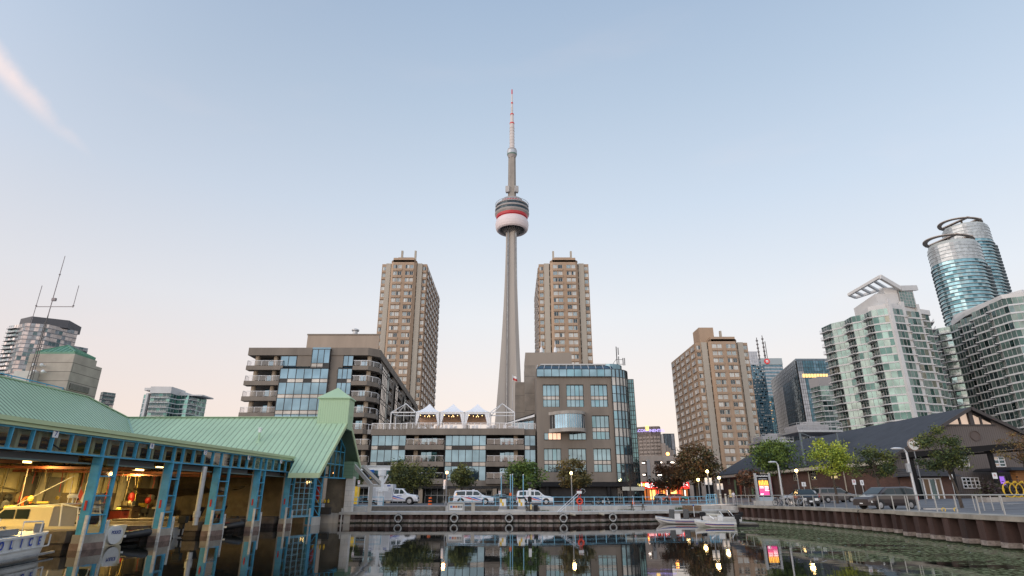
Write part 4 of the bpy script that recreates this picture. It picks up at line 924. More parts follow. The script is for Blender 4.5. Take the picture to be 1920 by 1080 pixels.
# flag on its pole
fp = thing('flag', 'small red and white flag on a pole beside the big concrete tower', 'flag', (1.0, 118, 14))
fx = AX(961, 710, 118); m_ = MB(); m_.tube([(fx,118,14),(fx,118,AZ(702,118))],.06); m_.build('pole', M['steel'], fp)
m_ = MB(); rows = [[(fx+.1+q*.22, 118+.12*math.sin(q*1.7), AZ(704,118)-i*.45-q*.10) for q in range(5)] for i in range(3)]; m_.grid([rows[0], rows[1]], 0); m_.grid([rows[1], rows[2]], 1); m_.build('cloth', [M['white'], M['red']], fp)
# ---------------- brown office block
YO = 104.0
ox0, ox1 = 4.45, 19.6
of = thing('office_block', 'dark brown office block with square blue windows, oval bay and rounded glass corner', 'building', (12, YO, 1.57))
GO = [glass('office_glass', (.28,.43,.51), wob=.04), gl_dark, gl_pale, glass('office_glass_deep', (.24,.42,.50), wob=.04)]
zT = AZ(707, YO)
cols = [(AX(a, 780, YO)-ox0, AX(b_, 780, YO)-ox0) for a, b_ in ((1018.5,1050.5),(1063.5,1096.5),(1109.5,1142))]
W_ = []; m_ = MB()
r1, r2, r3 = (AZ(763,YO), AZ(721,YO)), (AZ(824,YO), AZ(779,YO)), (AZ(885.5,YO), AZ(841,YO))
facade(m_, (ox0, YO), (ox1-1.9, YO), 5.0, zT, cols, [r1, r3], [], d=.45) if False else None
# bottom band, middle and top built as three stacked facades
zA_, zB_ = AZ(833,YO), AZ(770,YO)
xr = ox1-1.6
facade(m_, (ox0,YO), (xr,YO), 5.0, zA_, cols, [r3], W_, d=.5)
facade(m_, (ox0,YO), (xr,YO), zB_, zT, cols, [r1], W_, d=.5)
Wm = []; facade(m_, (ox0,YO), (xr,YO), zA_, zB_, cols[2:], [r2], W_, d=.5)
m_.face([(ox0,YO+14,5.0),(ox0,YO,5.0),(ox0,YO,AZ(690,YO)),(ox0,YO+14,AZ(690,YO))])
m_.build('wall', brown, of)
for s_ in W_:
    lz = (s_[2]-s_[0]).length; q = MB(); window_mesh(q, s_, 4, 1, .10, lambda i,j: 3 if (j == 1) else 1 if random.random() < .8 else 4, zs=[0, lz*.33, lz*.50, lz]); q.build('window', [frame_dk]+GO, of)
for a, b_, w_ in ((1020,1052,1), (1067,1099,0)):
    m2_ = MB(); window_mesh(m2_, (Vector((AX(a,818,YO),YO-.02,AZ(825,YO))), Vector((AX(b_,818,YO),YO-.02,AZ(825,YO))), Vector((AX(a,818,YO),YO-.02,AZ(811.5,YO))), Vector((0,-1,0))), 4, 1, .09, (lambda i,j: 2 if (w_ and i > 0) else 1))
    m2_.build('window', [frame_dk, GO[0], mat('lit_room_window', (.6,.42,.3), .3, emis=(1,.58,.38), estr=.75)], of)
# oval bay
m_ = MB(); bx0, bx1 = AX(1024,790,YO), AX(1098,790,YO); pts = []
for k in range(15):
    t_ = k/14; x_ = bx0+.9+(bx1-bx0-.9)*t_; pts.append((x_, YO-2.6*math.sqrt(max(0, 1-abs(2*t_-1)**2.6))*(0.55+.45*min(1,t_*2.2)) if 0 < k < 14 else YO))
pts = [(bx0+.05, YO+.3), (bx0+.9, YO-.3)]+[(x_, y_-.0) for x_, y_ in pts[1:]]+[(bx1, YO+.3)]
zb0, zb1, zb2, zb3 = AZ(809,YO-2), AZ(802,YO-2), AZ(776,YO-2), AZ(770,YO-2)
m_.prism(pts, zb0, zb1); m_.prism(pts, zb2, zb3); m_.build('oval_bay_band', M['concrete'], of)
m_ = MB()
for (a, b_), c_ in zip(((p, q) for p, q in zip(pts, pts[1:])), range(99)):
    A_ = Vector(a); B_ = Vector(b_); ce = Vector(((bx0+bx1)/2, YO)); A_ = A_+(ce-A_).normalized()*.18; B_ = B_+(ce-B_).normalized()*.18
    m_.face([(*A_,zb1),(*B_,zb1),(*B_,zb2),(*A_,zb2)], 1 if 2 <= c_ < 14 else 2); m_.beam((*A_,zb1),(*A_,zb2),.07,.07,0)
m_.build('oval_bay_glass', [frame_lt, gl_blue, M['dark']], of)
# top glass band with sloping head
zb = AZ(707,YO); zc = AZ(692,YO); zd = AZ(685,YO+1.3)
zz = [zb, zc]; curtain(of, (ox0,YO-.25), (xr+.2,YO-.25), zb, zc, 10, zz, lambda i,j: 1 if random.random()<.7 else 4, GO)
m_ = MB(); m_.hexa([(ox0,YO-.3,zc),(xr+.4,YO-.3,zc),(xr+.4,YO+1.2,zd),(ox0+.9,YO+1.2,zd),(ox0,YO+2,zc-.2),(xr+.4,YO+2,zc-.2),(xr+.4,YO+2,zd),(ox0+.9,YO+2,zd)]); m_.build('sloping_glass_head', glass('head_glass', (.08,.17,.23), wob=.02), of)
m_ = MB()
for k in range(11): x_ = ox0+(xr-ox0)*k/10; m_.beam((x_,YO-.33,zc),(x_+.3*(1-k/10),YO+1.15,zd+.03),.09)
m_.box(ox0+.8, xr+1.0, YO+1.1, YO+1.5, zd, zd+.25); m_.build('head_mullions', frame_lt, of)
# rounded glass corner and mirrored east side
cxr, cyr, rr_ = xr+.0, YO+3.3, 3.55
zlev = [5.0]+[5.0+(zc-5.0)*k/13 for k in range(1, 14)]
arc = [(cxr+rr_*math.sin(a_), cyr-rr_*math.cos(a_)) for a_ in [math.pi/2*k/7 for k in range(8)]]
for k in range(7):
    A_, B_ = arc[k], arc[k+1]; m_ = MB(); t_ = (Vector(B_)-Vector(A_)).normalized()
    window_mesh(m_, (Vector((*A_,5.0)), Vector((*B_,5.0)), Vector((*A_,zc)), Vector((t_.y,-t_.x,0))), 1, 1, .09, lambda i,j: (3 if j % 3 == 2 else random.choice((1,1,4)) if k < 4 else 2), zs=[q-5.0 for q in zlev]); m_.build('corner_glass', [frame_dk, GO[0], gl_dark, GO[2], GO[3]], of)
A_, B_ = (cxr+rr_, cyr), (cxr+rr_+.3, YO+24); m_ = MB()
window_mesh(m_, (Vector((*A_,5.0)), Vector((*B_,5.0)), Vector((*A_,zc-.8)), Vector((1,0,0))), 12, 1, .1, lambda i,j: random.choice((2,2,1)), zs=[(q-5.0)*.96 for q in zlev]); m_.build('east_glass_wall', [frame_dk, gl_dark, glass('dark_green_glass', (.05,.09,.08), wob=.3)], of)
m_ = MB(); m_.prism([(cxr-1,YO+1.3)]+[(cxr+(rr_-.9)*math.sin(a_), cyr-(rr_-.9)*math.cos(a_)) for a_ in [math.pi/2*k/7 for k in range(8)]]+[(cxr+rr_-.9,YO+24),(cxr-1,YO+24)], zc-.3, zd+.15); m_.build('corner_roof', glass('head_glass2', (.2,.32,.38)), of)
m_ = MB(); m_.prism([(ox0+.3,YO+.8),(xr,YO+.8),(xr+2,YO+5),(xr+3,YO+23),(ox0+.3,YO+23)], 1.2, zd-.3); m_.build('core', M['dark'], of)
# undercroft
m_ = MB(); m_.box(ox0, cxr+rr_-.2, YO-.05, YO+3, 4.25, 4.98); m_.build('soffit', M['black'], of)
for x_ in (6.1, 11.2, 16.6, 19.4, 22.2): m_ = MB(); m_.lathe([(.38,1.4),(.38,4.3)], (x_, YO+.6, 0), 14); m_.build('column', M['black'], of)
for x0, x1 in ((7.0,10.4),(12.2,16.0),(17.1,19.0)):
    m_ = MB(); window_mesh(m_, (Vector((x0,YO+1.2,1.5)), Vector((x1,YO+1.2,1.5)), Vector((x0,YO+1.2,4.1)), Vector((0,-1,0))), 5, 3, .08, lambda i,j: 1); m_.build('entrance_glazing', [mat('pale_door_frame', (.36,.33,.29), .6), shopg], of)
m_ = MB(); m_.box(18.8, 22.6, YO-.12, YO-.04, 3.6, 4.2); m_.build('pale_signboard', mat('pale_sign', (.45,.44,.38), .7), of)
# rooftop antenna
ra = thing('rooftop_antenna', 'dark cluster of antennas on the right end of the office roof', 'antenna', (AX(1157,680,YO+4), YO+4, zd))
x_ = AX(1157,680,YO+4); zt_ = AZ(650,YO+4)
m_ = MB(); m_.tube([(x_,YO+4,zd),(x_,YO+4,zt_)],.09); m_.beam((x_,YO+4,zd+1.9),(x_-1.4,YO+4,zd+.1),.07); m_.beam((x_-.1,YO+4,zd+1.7),(x_+1.2,YO+4,zd+1.7),.07); m_.beam((x_-.1,YO+4,zd+.8),(x_+1.2,YO+4,zd+.8),.07); m_.build('mast', frame_dk, ra)
for dx_, dz_ in ((.35,zt_-zd-1.6),(1.15,.6),(1.45,.6),(.35,.9)): m_ = MB(); m_.box(x_+dx_-.08, x_+dx_+.08, YO+3.9, YO+4.1, zd+dz_, zd+dz_+1.4); m_.build('panel_antenna', mat('antenna_panel', (.2,.2,.2), .6), ra)
# beige blocks behind the office block
bb = thing('beige_block', 'blank beige concrete block standing between the tall tower and the office block', 'building', (8, 122, 1.57))
bm_ = mat('beige_render', (.30,.255,.21), .85, var=.12, scale=.12, streak=True)
bj = bricks('beige_panels', (.25,.215,.18), (.27,.235,.195), (.15,.13,.11), scale=1, w=9, h=3.4, ms=.05)
m_ = MB(); m_.box(AX(985,680,122), AX(1072,680,122), 122, 134, 1.2, AZ(661,122)); m_.build('upper_block', bm_, bb)
m_ = MB(); m_.box(AX(966,730,118), AX(986,730,118), 118.0, 130, 1.2, AZ(716.5,118)); m_.build('lower_block', bj, bb)
m_ = MB(); m_.box(AX(984,730,115), AX(1004,730,115), 115.0, 121.9, 1.2, AZ(664,118)-3); m_.build('middle_block', bj, bb)
for px_, pt in ((1015,640),(1041,640)): m_ = MB(); X_ = AX(px_,655,122.5); m_.tube([(X_,122.5,AZ(661,122)),(X_,122.5,AZ(pt,122.5))],.07); m_.lathe([(.35,AZ(660,122)),(.35,AZ(653,122)),(.1,AZ(650,122))],(X_,122.5,0),8); m_.build('aerial', M['white'], bb)
# green-glass neighbour edge seen past the office block
nb = thing('narrow_glass_building', 'sliver of blue-green glass building just right of the office block', 'building', (29, 130, 1.57))
x0 = AX(1178, 760, 130); x1 = AX(1189, 730, 130); z1 = AZ(711, 130)
m_ = MB(); m_.prism([(x0,130),(x1,130),(x1+.5,150),(x0,150)], 1.2, z1); m_.build('wall', frame_dk, nb)
m_ = MB(); window_mesh(m_, (Vector((x0,129.97,1.5)), Vector((x1,129.97,1.5)), Vector((x0,129.97,z1)), Vector((0,-1,0))), 3, 26, .12, lambda i,j: 2); m_.build('curtain_wall', [frame_dk, glass('sea_glass', (.16,.34,.38)), gl_teal], nb)
# ================================================================ COMMUNICATIONS TOWER AND HIGH-RISES
random.seed(77)
# -------- tall concrete tower
TY = 686.0
ct = thing('observation_tower', 'very tall slender concrete tower with round pod and red and white antenna', 'tower', (0, TY, 0))
tcon = mat('tower_concrete', (.36,.33,.295), .85, var=.2, scale=.02, bump=.1, streak=True)
tcon2 = mat('tower_concrete_panels', (.27,.245,.215), .85, var=.2, scale=.05)
# three-legged plan whose legs shrink with height: hexagonal core plus fins
def plan(h):
    t_ = min(1, h/330.0); leg = 5.4+31*(1-t_)**1.75; core = 8.3-1.2*t_; wd_ = 3.4+3.6*(1-t_); pts = []
    for k in range(3):
        a_ = R(-90+120*k+30)       # one leg points left-front, one right-front, one back
        d = Vector((math.cos(a_), math.sin(a_))); n_ = Vector((-d.y, d.x))
        pts += [d*(core+leg)*.62-n_*wd_*.5, d*(core+leg)*.62+n_*wd_*.5]
        a2 = a_+R(60); e = Vector((math.cos(a2), math.sin(a2))); m2 = Vector((-e.y, e.x)); pts += [e*core*.86-m2*core*.52, e*core*.86+m2*core*.52]
    return pts
rows = []
for h in [0,15,30,50,75,100,130,160,190,220,250,280,310,337]: rows.append([(p.x, TY+p.y, h) for p in plan(h)])
m_ = MB(); m_.grid(rows, 0, True); m_.build('shaft', tcon, ct)
m_ = MB()
for s_ in (-1, 1):
    rs = []
    for h in [0,40,90,150,210,270,326]:
        p = plan(h); q = [v for v in p]; x_ = s_*(6.9-1.9*min(1, h/330)); y_ = -7.4+.9*min(1,h/330); rs.append((x_, TY+y_-.2, h))
    for a, b_ in zip(rs, rs[1:]): m_.beam(a, b_, 2.1, .8, 0); m_.beam((a[0], a[1]-.5, a[2]), (b_[0], b_[1]-.5, b_[2]), .7, .5, 1)
m_.build('lift_shaft_glazing', [mat('lift_recess', (.10,.10,.11), .5), gl_pale], ct)
pr = AZ(388, TY)
def zt(y): return AZ(y, TY)
m_ = MB()   # radome and pod; radii read from the photograph at this distance
def rad(px): return px*TY/1080*1.04
wh = mat('radome_white', (.60,.53,.53), .5, var=.06, scale=.1); redb = mat('pod_red', (.42,.02,.03), .4, var=.2, scale=.1); podg = glass('pod_glass', (.07,.09,.10), rough=.1); podd = mat('pod_grey', (.27,.25,.24), .6, var=.15, scale=.1)
prof = [(rad(9),4,5),(rad(20),5.5,5),(rad(23),4.5,4),(rad(25),1.5,0),(rad(28.5),0.5,0),(rad(31),2.0,0),(rad(32.5),5,0),(rad(33.2),9,0),(rad(32.5),13,0),(rad(30.5),16,0),(rad(29),17,1),(rad(31),18.2,1),(rad(32),21.2,3),(rad(34),23.5,3),(rad(34.5),25.5,2),(rad(33),26,2),(rad(33),29,3),(rad(34),29.3,3),(rad(34),31.5,2),(rad(32),32,2),(rad(32),35,3),(rad(33),35.2,3),(rad(32.5),37.2,5),(rad(27),38,1),(rad(24.5),41,3),(rad(23.5),41.2,3),(rad(21),45.5,3),(rad(10),48,3),(rad(6),49,3)]
z0 = 329
m_.lathe([(r_, z0+z) for r_, z, k in prof], (0, TY, 0), 64, ms=[k for r_, z, k in prof])
m_.build('pod', [wh, redb, podg, podd, mat('pod_underside', (.30,.31,.31), .6), M['dark']], ct, smooth=False)
m_ = MB()
for k in range(24): a_ = 2*math.pi*k/24; m_.beam((rad(9)*math.cos(a_), TY+rad(9)*math.sin(a_), z0-3), (rad(22)*math.cos(a_), TY+rad(22)*math.sin(a_), z0+5), .8, 2.0)
m_.build('pod_brackets', mat('bracket_grey', (.15,.155,.16), .6), ct)
m_ = MB()
for k in range(40): a_ = 2*math.pi*k/40; m_.beam((rad(33.5)*math.cos(a_), TY+rad(33.5)*math.sin(a_), z0+36), (rad(33.5)*math.cos(a_), TY+rad(33.5)*math.sin(a_), z0+39), .35)
m_.ring((0,TY,z0+39), rad(33.5), .3, 'z', 48, 6); m_.build('pod_rail', M['steel'], ct)
za, zb_ = 372, zt(287); 
m_ = MB(); m_.lathe([(rad(7.9),za),(rad(7.5),za+10),(rad(6.8),zb_)], (0,TY,0), 6); [m_.beam((rad(7.1)*math.cos(a_),TY+rad(7.1)*math.sin(a_),za),(rad(6.3)*math.cos(a_),TY+rad(6.3)*math.sin(a_),zb_),1.6,.8,0) for a_ in [R(60*k) for k in range(6)]]
m_.build('upper_shaft', tcon2, ct)
m_ = MB()
for s_ in (-1,1): m_.obox((s_*rad(8.5), TY-rad(6), zt(358)), (rad(8), rad(7), 9), .3*s_); 
m_.build('equipment_box', mat('equipment_grey', (.34,.33,.32), .6, var=.2, scale=.3), ct)
m_ = MB(); zs_ = zt(291); m_.lathe([(rad(7),zs_-5),(rad(9.5),zs_-1),(rad(10.5),zs_+1),(rad(10.5),zs_+6),(rad(9),zs_+9),(rad(5),zs_+10)], (0,TY,0), 32, ms=[0,1,2,0,0,0]); m_.build('upper_pod', [podd, mat('pod_greenish', (.10,.17,.15), .5), M['steel']], ct)
segs = [(281,233,5.2,4.8,0),(233,231,5.2,5.2,1),(231,216,3.8,3.5,0),(216,214,4.0,4.0,1),(214,195,2.2,2.0,0),(195,192.5,2.3,2.3,1),(192.5,177,1.6,1.5,0),(177,168,1.4,1.2,1)]
for a, b_, r0, r1, c_ in segs:
    m_ = MB(); z0_, z1_ = zt(a), zt(b_); m_.lathe([(rad(r0), z0_), (rad(r1), z1_)], (0,TY,0), 14)
    if not c_ and z1_-z0_ > 15: 
        n = int((z1_-z0_)/5)
        for k in range(1, n): m_.lathe([(rad(r0)+.15, z0_+k*5-.12),(rad(r0)+.15, z0_+k*5+.12)], (0,TY,0), 14)
    m_.build('antenna_mast', M['red'] if c_ else mat('mast_white', (.50,.46,.44), .6, var=.1, scale=.1), ct)
# -------- brown residential towers (one family, axis-aligned)
tbrown = mat('tan_brick_tower', (.38,.27,.185), .85, var=.14, scale=.15, bump=.15, streak=True)
tpier = mat('grey_concrete_pier', (.38,.34,.28), .85, var=.14, scale=.15, streak=True)
tdark = mat('tower_recess', (.075,.06,.05), .85, var=.3)
GT = [gl_day, glass('tower_glass', (.34,.38,.38), rough=.1, wob=.1), glass('tower_glass_dark', (.08,.10,.11), rough=.08, wob=.1)]
def brown_tower(label, x0, x1, y0, depth, zt_, side, fh=2.75, nsc=7, penth=None, chimneys=()):
    b = thing('apartment_tower', label, 'apartment tower', ((x0+x1)/2, y0, 1.57), 'brown apartment towers')
    w_ = x1-x0; F = lambda f: x0+w_*f; n = int((zt_-6)/fh); zbase = zt_-n*fh-.9
    rows_ = [(zbase+k*fh+.65, zbase+k*fh+2.25) for k in range(n)]
    zlo = 1.2; wl_ = []; wl2 = []; m_ = MB()
    def fc(a, b2, cols, z1=zt_, wl=wl_, d=.18): facade(m_, a, b2, zlo, z1, cols, rows_, wl, d=d)
    # end strips, grey piers, dark recesses, raised middle
    e = .10*w_; fc((x0,y0), (x0+e,y0), [(.25, e-.25)], zt_-.3); fc((x1-e,y0), (x1,y0), [(.25,e-.25)], zt_-.3)
    mid0, mid1 = x0+.27*w_, x1-.27*w_; yc = y0-2.2
    fc((mid0-.9,yc+1.1), (mid0,yc), [], zt_+.6); fc((mid1,yc), (mid1+.9,yc+1.1), [], zt_+.6)
    mw = mid1-mid0
    fc((mid0,yc), (mid1,yc), [(.15,.15+.19*mw), (.21*mw+.2,.42*mw), (.60*mw,.81*mw-.2), (mw-.15-.17*mw, mw-.15)], zt_+1.5)
    sidelen = depth; nn = nsc
    sc = [(sidelen*(k+.22)/nn, sidelen*(k+.22)/nn+sidelen/nn*.34) for k in range(nn)]; sc2 = [(a_+sidelen/nn*.42, a_+sidelen/nn*.60) for a_, b_2 in sc]
    cols_s = sorted(sc+sc2)
    if side > 0: facade(m_, (x1,y0), (x1,y0+depth), zlo, zt_-.3, cols_s, rows_, wl2, d=-.3); m_.face([(x0,y0+depth,zlo),(x0,y0,zlo),(x0,y0,zt_-.3),(x0,y0+depth,zt_-.3)])
    else: facade(m_, (x0,y0+depth), (x0,y0), zlo, zt_-.3, cols_s, rows_, wl2, d=-.3); m_.face([(x1,y0,zlo),(x1,y0+depth,zlo),(x1,y0+depth,zt_-.3),(x1,y0,zt_-.3)])
    m_.face([(x0,y0+depth,zt_-.3),(x0,y0,zt_-.3),(x1,y0,zt_-.3),(x1,y0+depth,zt_-.3)])
    m_.prism([(mid0-.9,yc+1.1),(mid0,yc),(mid1,yc),(mid1+.9,yc+1.1),(mid1+.9,y0+10),(mid0-.9,y0+10)], zt_-.29, zt_+.58)
    m_.prism([(mid0-.86,yc+1.2),(mid1+.86,yc+1.2),(mid1+.86,y0+10),(mid0-.86,y0+10)], zlo, zt_-.31)
    m_.prism([(mid0,yc+.02),(mid1,yc+.02),(mid1,y0+8),(mid0,y0+8)], zt_+.585, zt_+1.48)
    WM = m_
    m_ = MB()
    for a_, b_2 in ((x0+e, x0+e+.105*w_), (x1-e-.105*w_, x1-e)): m_.box(a_, b_2, y0-.9, y0+.6, zlo, zt_-.35)
    for q in (mid0-.85, mid1+.85): pass
    m_.build('concrete_pier', tpier, b)
    m_ = MB()
    for a_, b_2 in ((x0+e+.105*w_, mid0-.9), (mid1+.9, x1-e-.105*w_)):
        m_.box(a_, b_2, y0+.3, y0+.5, zlo, zt_-.4)
        for k in range(n): m_.box(a_, b_2, y0-.55, y0+.3, zbase+k*fh, zbase+k*fh+.7, 1); m_.box(a_+.3, b_2-.1, y0+.22, y0+.29, zbase+k*fh+.8, zbase+k*fh+2.2, 2)
    m_.build('balcony_recess', [tdark, tpier, gl_dark], b)
    m_ = MB(); pm = penth or (.33,.67,1.6); m_.box(F(pm[0]), F(pm[1]), y0+1.2, y0+9, zt_-.2, zt_+1.5+pm[2]); m_.build('penthouse', tbrown, b)
    for f_, h_ in chimneys: m_ = MB(); m_.box(F(f_)-.35, F(f_)+.35, y0+.2, y0+1.2, zt_, zt_+h_); m_.build('chimney', tpier, b)
    for s_ in wl_: # bays on the outer columns stand proud
        pass
    add_windows(b, wl_, frame_lt, GT, nx=2, fw=.09, limit=78 if side else 100, weights=[4,4,2])
    add_windows(b, wl2, frame_lt, [GT[0], gl_warm, GT[2]], nx=1, fw=.08, limit=100, weights=[3,4,1])
    # brick aprons under the bay windows
    m_ = WM
    for s_ in wl_:
        if (s_[1]-s_[0]).length > 1.9: continue
        if random.random() < 1: a_ = s_[0]+s_[3]*.5; b2 = s_[1]+s_[3]*.5
        m_.hexa([s_[0]+Vector((-.1,0,-1.0)), s_[1]+Vector((.1,0,-1.0)), b2+Vector((.1,0,-1.0)), a_+Vector((-.1,0,-1.0)), s_[0]+Vector((-.1,0,-.05)), s_[1]+Vector((.1,0,-.05)), b2+Vector((.1,0,-.05)), a_+Vector((-.1,0,-.05))])
    WM.build('wall', tbrown, b)
    return b
brown_tower('tall brown apartment tower left of the slender concrete tower, its right side receding', AX(717,495,210), AX(801,495,210)+.0, 210, 40.5, AZ(494,210), 1, chimneys=((.42,5.6),(.72,5.6)))
brown_tower('tall brown apartment tower directly right of the slender concrete tower', AX(1010,495,210), AX(1103,495,210), 210, 40.5, AZ(494,210), -1, chimneys=((.30,5.4),(.66,5.4)))
brown_tower('wide brown apartment block with pale grey concrete fins, right of centre', 70.6, 90.6, 216, 35.5, 58.6, -1, nsc=5, penth=(.12,.40,4.6), chimneys=((.52,4.5),))
# -------- balcony-glass condominium towers
cwhite = mat('condo_white_concrete', (.56,.555,.54), .75, var=.1, scale=.2)
GC = [glass('condo_green_glass', (.24,.36,.33), metal=.6, rough=.12, wob=.1), glass('condo_pale_glass', (.29,.38,.35), metal=.55, rough=.15, wob=.15), glass('condo_deep_glass', (.08,.15,.14), wob=.1), glass('condo_sunlit_glass', (.32,.32,.26), rough=.15, metal=.6, wob=.1)]
cgrey = mat('condo_grey_panel', (.16,.18,.19), .6, var=.15)
def condo(label, name, outline, ztop, fh, zb_=1.4, group=None, slabm=cwhite, glasses=GC, weights=(5,3,2,.6), balc=(), out=1.3, panel=1.6, step=None, crown=None, loc=None, cat='condominium', seedv=1):
    """outline: visible edge polyline left to right; every floor is a slab edge over glazing, some spans carry balconies"""
    rr = random.Random(seedv); loc = loc or (outline[0][0], outline[0][1], zb_); b = thing(name, label, cat, loc, group)
    n = int((ztop-zb_)/fh); ol = [Vector(p) for p in outline]
    m_ = MB(); far = [tuple(ol[-1]*(1+18/ol[-1].length)), tuple(ol[0]*(1+18/ol[0].length))]
    m_.prism([p for p in ol]+[Vector(q) for q in far], zb_, zb_+n*fh-.3); m_.build('core', mat('condo_inner_grey', (.085,.09,.09), .8), b)
    panes = []; colk = {}; balk = []
    for k in range(n):
        z = zb_+k*fh; sl = MB()
        for si, (p, q) in enumerate(zip(ol, ol[1:])):
            t_ = (q-p).normalized(); n_ = Vector((t_.y, -t_.x)); L_ = (q-p).length
            sl.hexa([(*(p-n_*.2),z-.17),(*(q-n_*.2),z-.17),(*(q+n_*.24),z-.17),(*(p+n_*.24),z-.17),(*(p-n_*.2),z+.36),(*(q-n_*.2),z+.36),(*(q+n_*.24),z+.36),(*(p+n_*.24),z+.36)])
            if si in balc:
                bal = MB(); balk.append(bal); a_, c_ = p+t_*.3, q-t_*.3
                bal.hexa([(*a_,z-.15),(*c_,z-.15),(*(c_+n_*out),z-.15),(*(a_+n_*out),z-.15),(*a_,z+.14),(*c_,z+.14),(*(c_+n_*out),z+.14),(*(a_+n_*out),z+.14)])
                bal.face([(*(a_+n_*out*.96),z+.15),(*(c_+n_*out*.96),z+.15),(*(c_+n_*out*.96),z+1.05),(*(a_+n_*out*.96),z+1.05)], 1); bal.beam((*(a_+n_*out*.96),z+1.08),(*(c_+n_*out*.96),z+1.08),.07,.07,0)
            nn = max(1, round(L_/panel))
            for i in range(nn):
                a_ = p+t_*L_*i/nn; c_ = p+t_*L_*(i+1)/nn; g_ = colk.setdefault((si,i), rr.choices(range(len(glasses)), weights)[0]); g_ = g_ if rr.random() < .4 else rr.choices(range(len(glasses)), weights)[0]
                if si in balc and rr.random() < .55: g_ = 2
                panes.append((a_, c_, z+.37, z+fh-.18, n_, g_))
        sl.build('floor_slab', slabm, b)
    rb = MB()
    for bi, bal in enumerate(reversed(balk)):
        if bi < 80: bal.build('balcony', [slabm, railg], b)
        else: n0 = len(rb.v); rb.v += bal.v; rb.f += [tuple(q+n0 for q in f) for f in bal.f]; rb.m += bal.m
    if rb.f: rb.build('lower_balconies', [slabm, railg], b, kind='stuff')
    # group panes by floor and span: nearest ones as separate window strips
    strips = {}
    for pn in panes: strips.setdefault((round(pn[2],2), round((pn[4].x),3)), []).append(pn)
    keys = sorted(strips, key=lambda k_: -k_[0]); rest = MB()
    for idx, k_ in enumerate(keys):
        q_ = MB() if idx < 90 else rest
        for a_, c_, z0_, z1_, n_, g_ in strips[k_]:
            w1 = rr.uniform(-.03,.03); o_ = n_*.05; A_ = a_+o_+n_*w1; C_ = c_+o_-n_*w1
            q_.face([(*A_,z0_),(*C_,z0_),(*C_,z1_),(*A_,z1_)], 1+g_); q_.beam((*(a_+n_*.1),z0_),(*(a_+n_*.1),z1_),.09,.09,0)
        if q_ is not rest: q_.build('window_strip', [frame_lt]+glasses, b)
    if rest.f: rest.build('small_window_strips', [frame_lt]+glasses, b, kind='stuff')
    return b, zb_+n*fh
def pierbox(b, p, w_, z0, z1, name='pier', m=cwhite, d=1.0, rz=0):
    m_ = MB(); m_.obox((p[0], p[1], (z0+z1)/2), (w_, d, z1-z0), rz); m_.build(name, m, b)
# first condominium
zc1 = 66.5
oA = [(121,217),(121.5,211),(124.5,207),(124.2,202),(127.3,199),(127.0,194.5),(131.5,191.5),(137.2,193.2),(138.3,194.8),(144.8,196.0),(145.8,198.2),(151.0,200),(154,206)]
cA, ztA = condo('white and green glass condominium with curved balconies and a slatted roof canopy', 'condominium_tower', oA, zc1-.6, 2.75, balc=(0,2,4,7,9,11), out=1.5, seedv=3)
for p, w_ in (((131.6,191.2),1.3),((138.0,194.0),1.3),((145.4,196.9),1.2)): pierbox(cA, p, w_, 1.4, zc1+1, rz=.2)
m_ = MB(); m_.prism([(127,196),(131.5,191.4),(138,193.6),(138,205),(129,208)], ztA-.2, ztA+1.6); m_.prism([(138.2,194.7),(152,200),(153,212),(139,212)], ztA-.2, ztA+1.6)
m_.prism([(130,194.5),(138.4,195),(147,199),(147,212),(132,212)], ztA+1.6, ztA+6.2); m_.prism([(134,195.6),(138.4,195.1),(147,199.1),(147,208),(136,204)], ztA+6.2, ztA+8.8); m_.build('crown_wall', cwhite, cA)
m_ = MB(); window_mesh(m_, (Vector((138.4,194.6,ztA+1.6)), Vector((144.9,196.6,ztA+1.6)), Vector((138.4,194.6,ztA+7.5)), Vector((.3,-.95,0))), 5, 5, .12, lambda i,j: 1+(i+j)%2); m_.build('crown_window', [frame_lt]+GC, cA)
pA, pB, pC = Vector(at(1591,553,205)), Vector(at(1650,519,190)), Vector(at(1718,540,199))
m_ = MB(); iA = Vector((131,209,pA.z+1.5)); iB = Vector((140,198,pB.z-.5))
m_.beam(pA, pB, .9, 1.0); m_.beam(pA+Vector((5,4,.3)), iB+Vector((-2,2,0)), .8, .9)
for k in range(6): t_ = k/5; m_.beam(pA.lerp(pB, t_), (pA+Vector((5,4,.3))).lerp(iB, t_), .7, .8)
m_.beam(pB, (pB+pC)/2+Vector((0,0,-2.3)), .9, 1.6); m_.beam((pB+pC)/2+Vector((0,0,-2.3)), pC, 1.0, 1.9); m_.beam(iB, pC+Vector((0,5,0)), 1, 1.9)
m_.build('roof_canopy', cwhite, cA)
# second condominium, cut by the right edge
zB1 = AZ(556, 181)
oB = [(166.4,224),(166.8,217.5),(169.6,215),(169.4,209),(167.2,206.0),(167.4,200),(164.6,197),(164.8,190),(163.4,187.5),(163.9,181),(169,178.5),(176,181),(178,180.5),(184,183),(192,186)]
cB, ztB = condo('grey-green glass condominium with stacked balconies at the right edge of the photo', 'condominium_tower', oB, zB1+1.5, 2.75, balc=(1,3,5,7,10,12), out=1.3, slabm=mat('condo_grey_concrete', (.55,.56,.56), .75, var=.1), glasses=[GC[0], GC[2], GC[1], glass('condo_blue_glass', (.22,.33,.34))], weights=(5,1.5,3,3), seedv=8)
m_ = MB(); m_.prism([(163.6,182),(169,179.3),(178,181),(192,187),(192,200),(170,214),(166,202)], ztB, ztB+1.4); m_.prism([(170,190),(172,183),(192,190),(194,215),(176,222),(170,212)], ztB+1.4, ztB+3.6); m_.build('crown_wall', cwhite, cB)
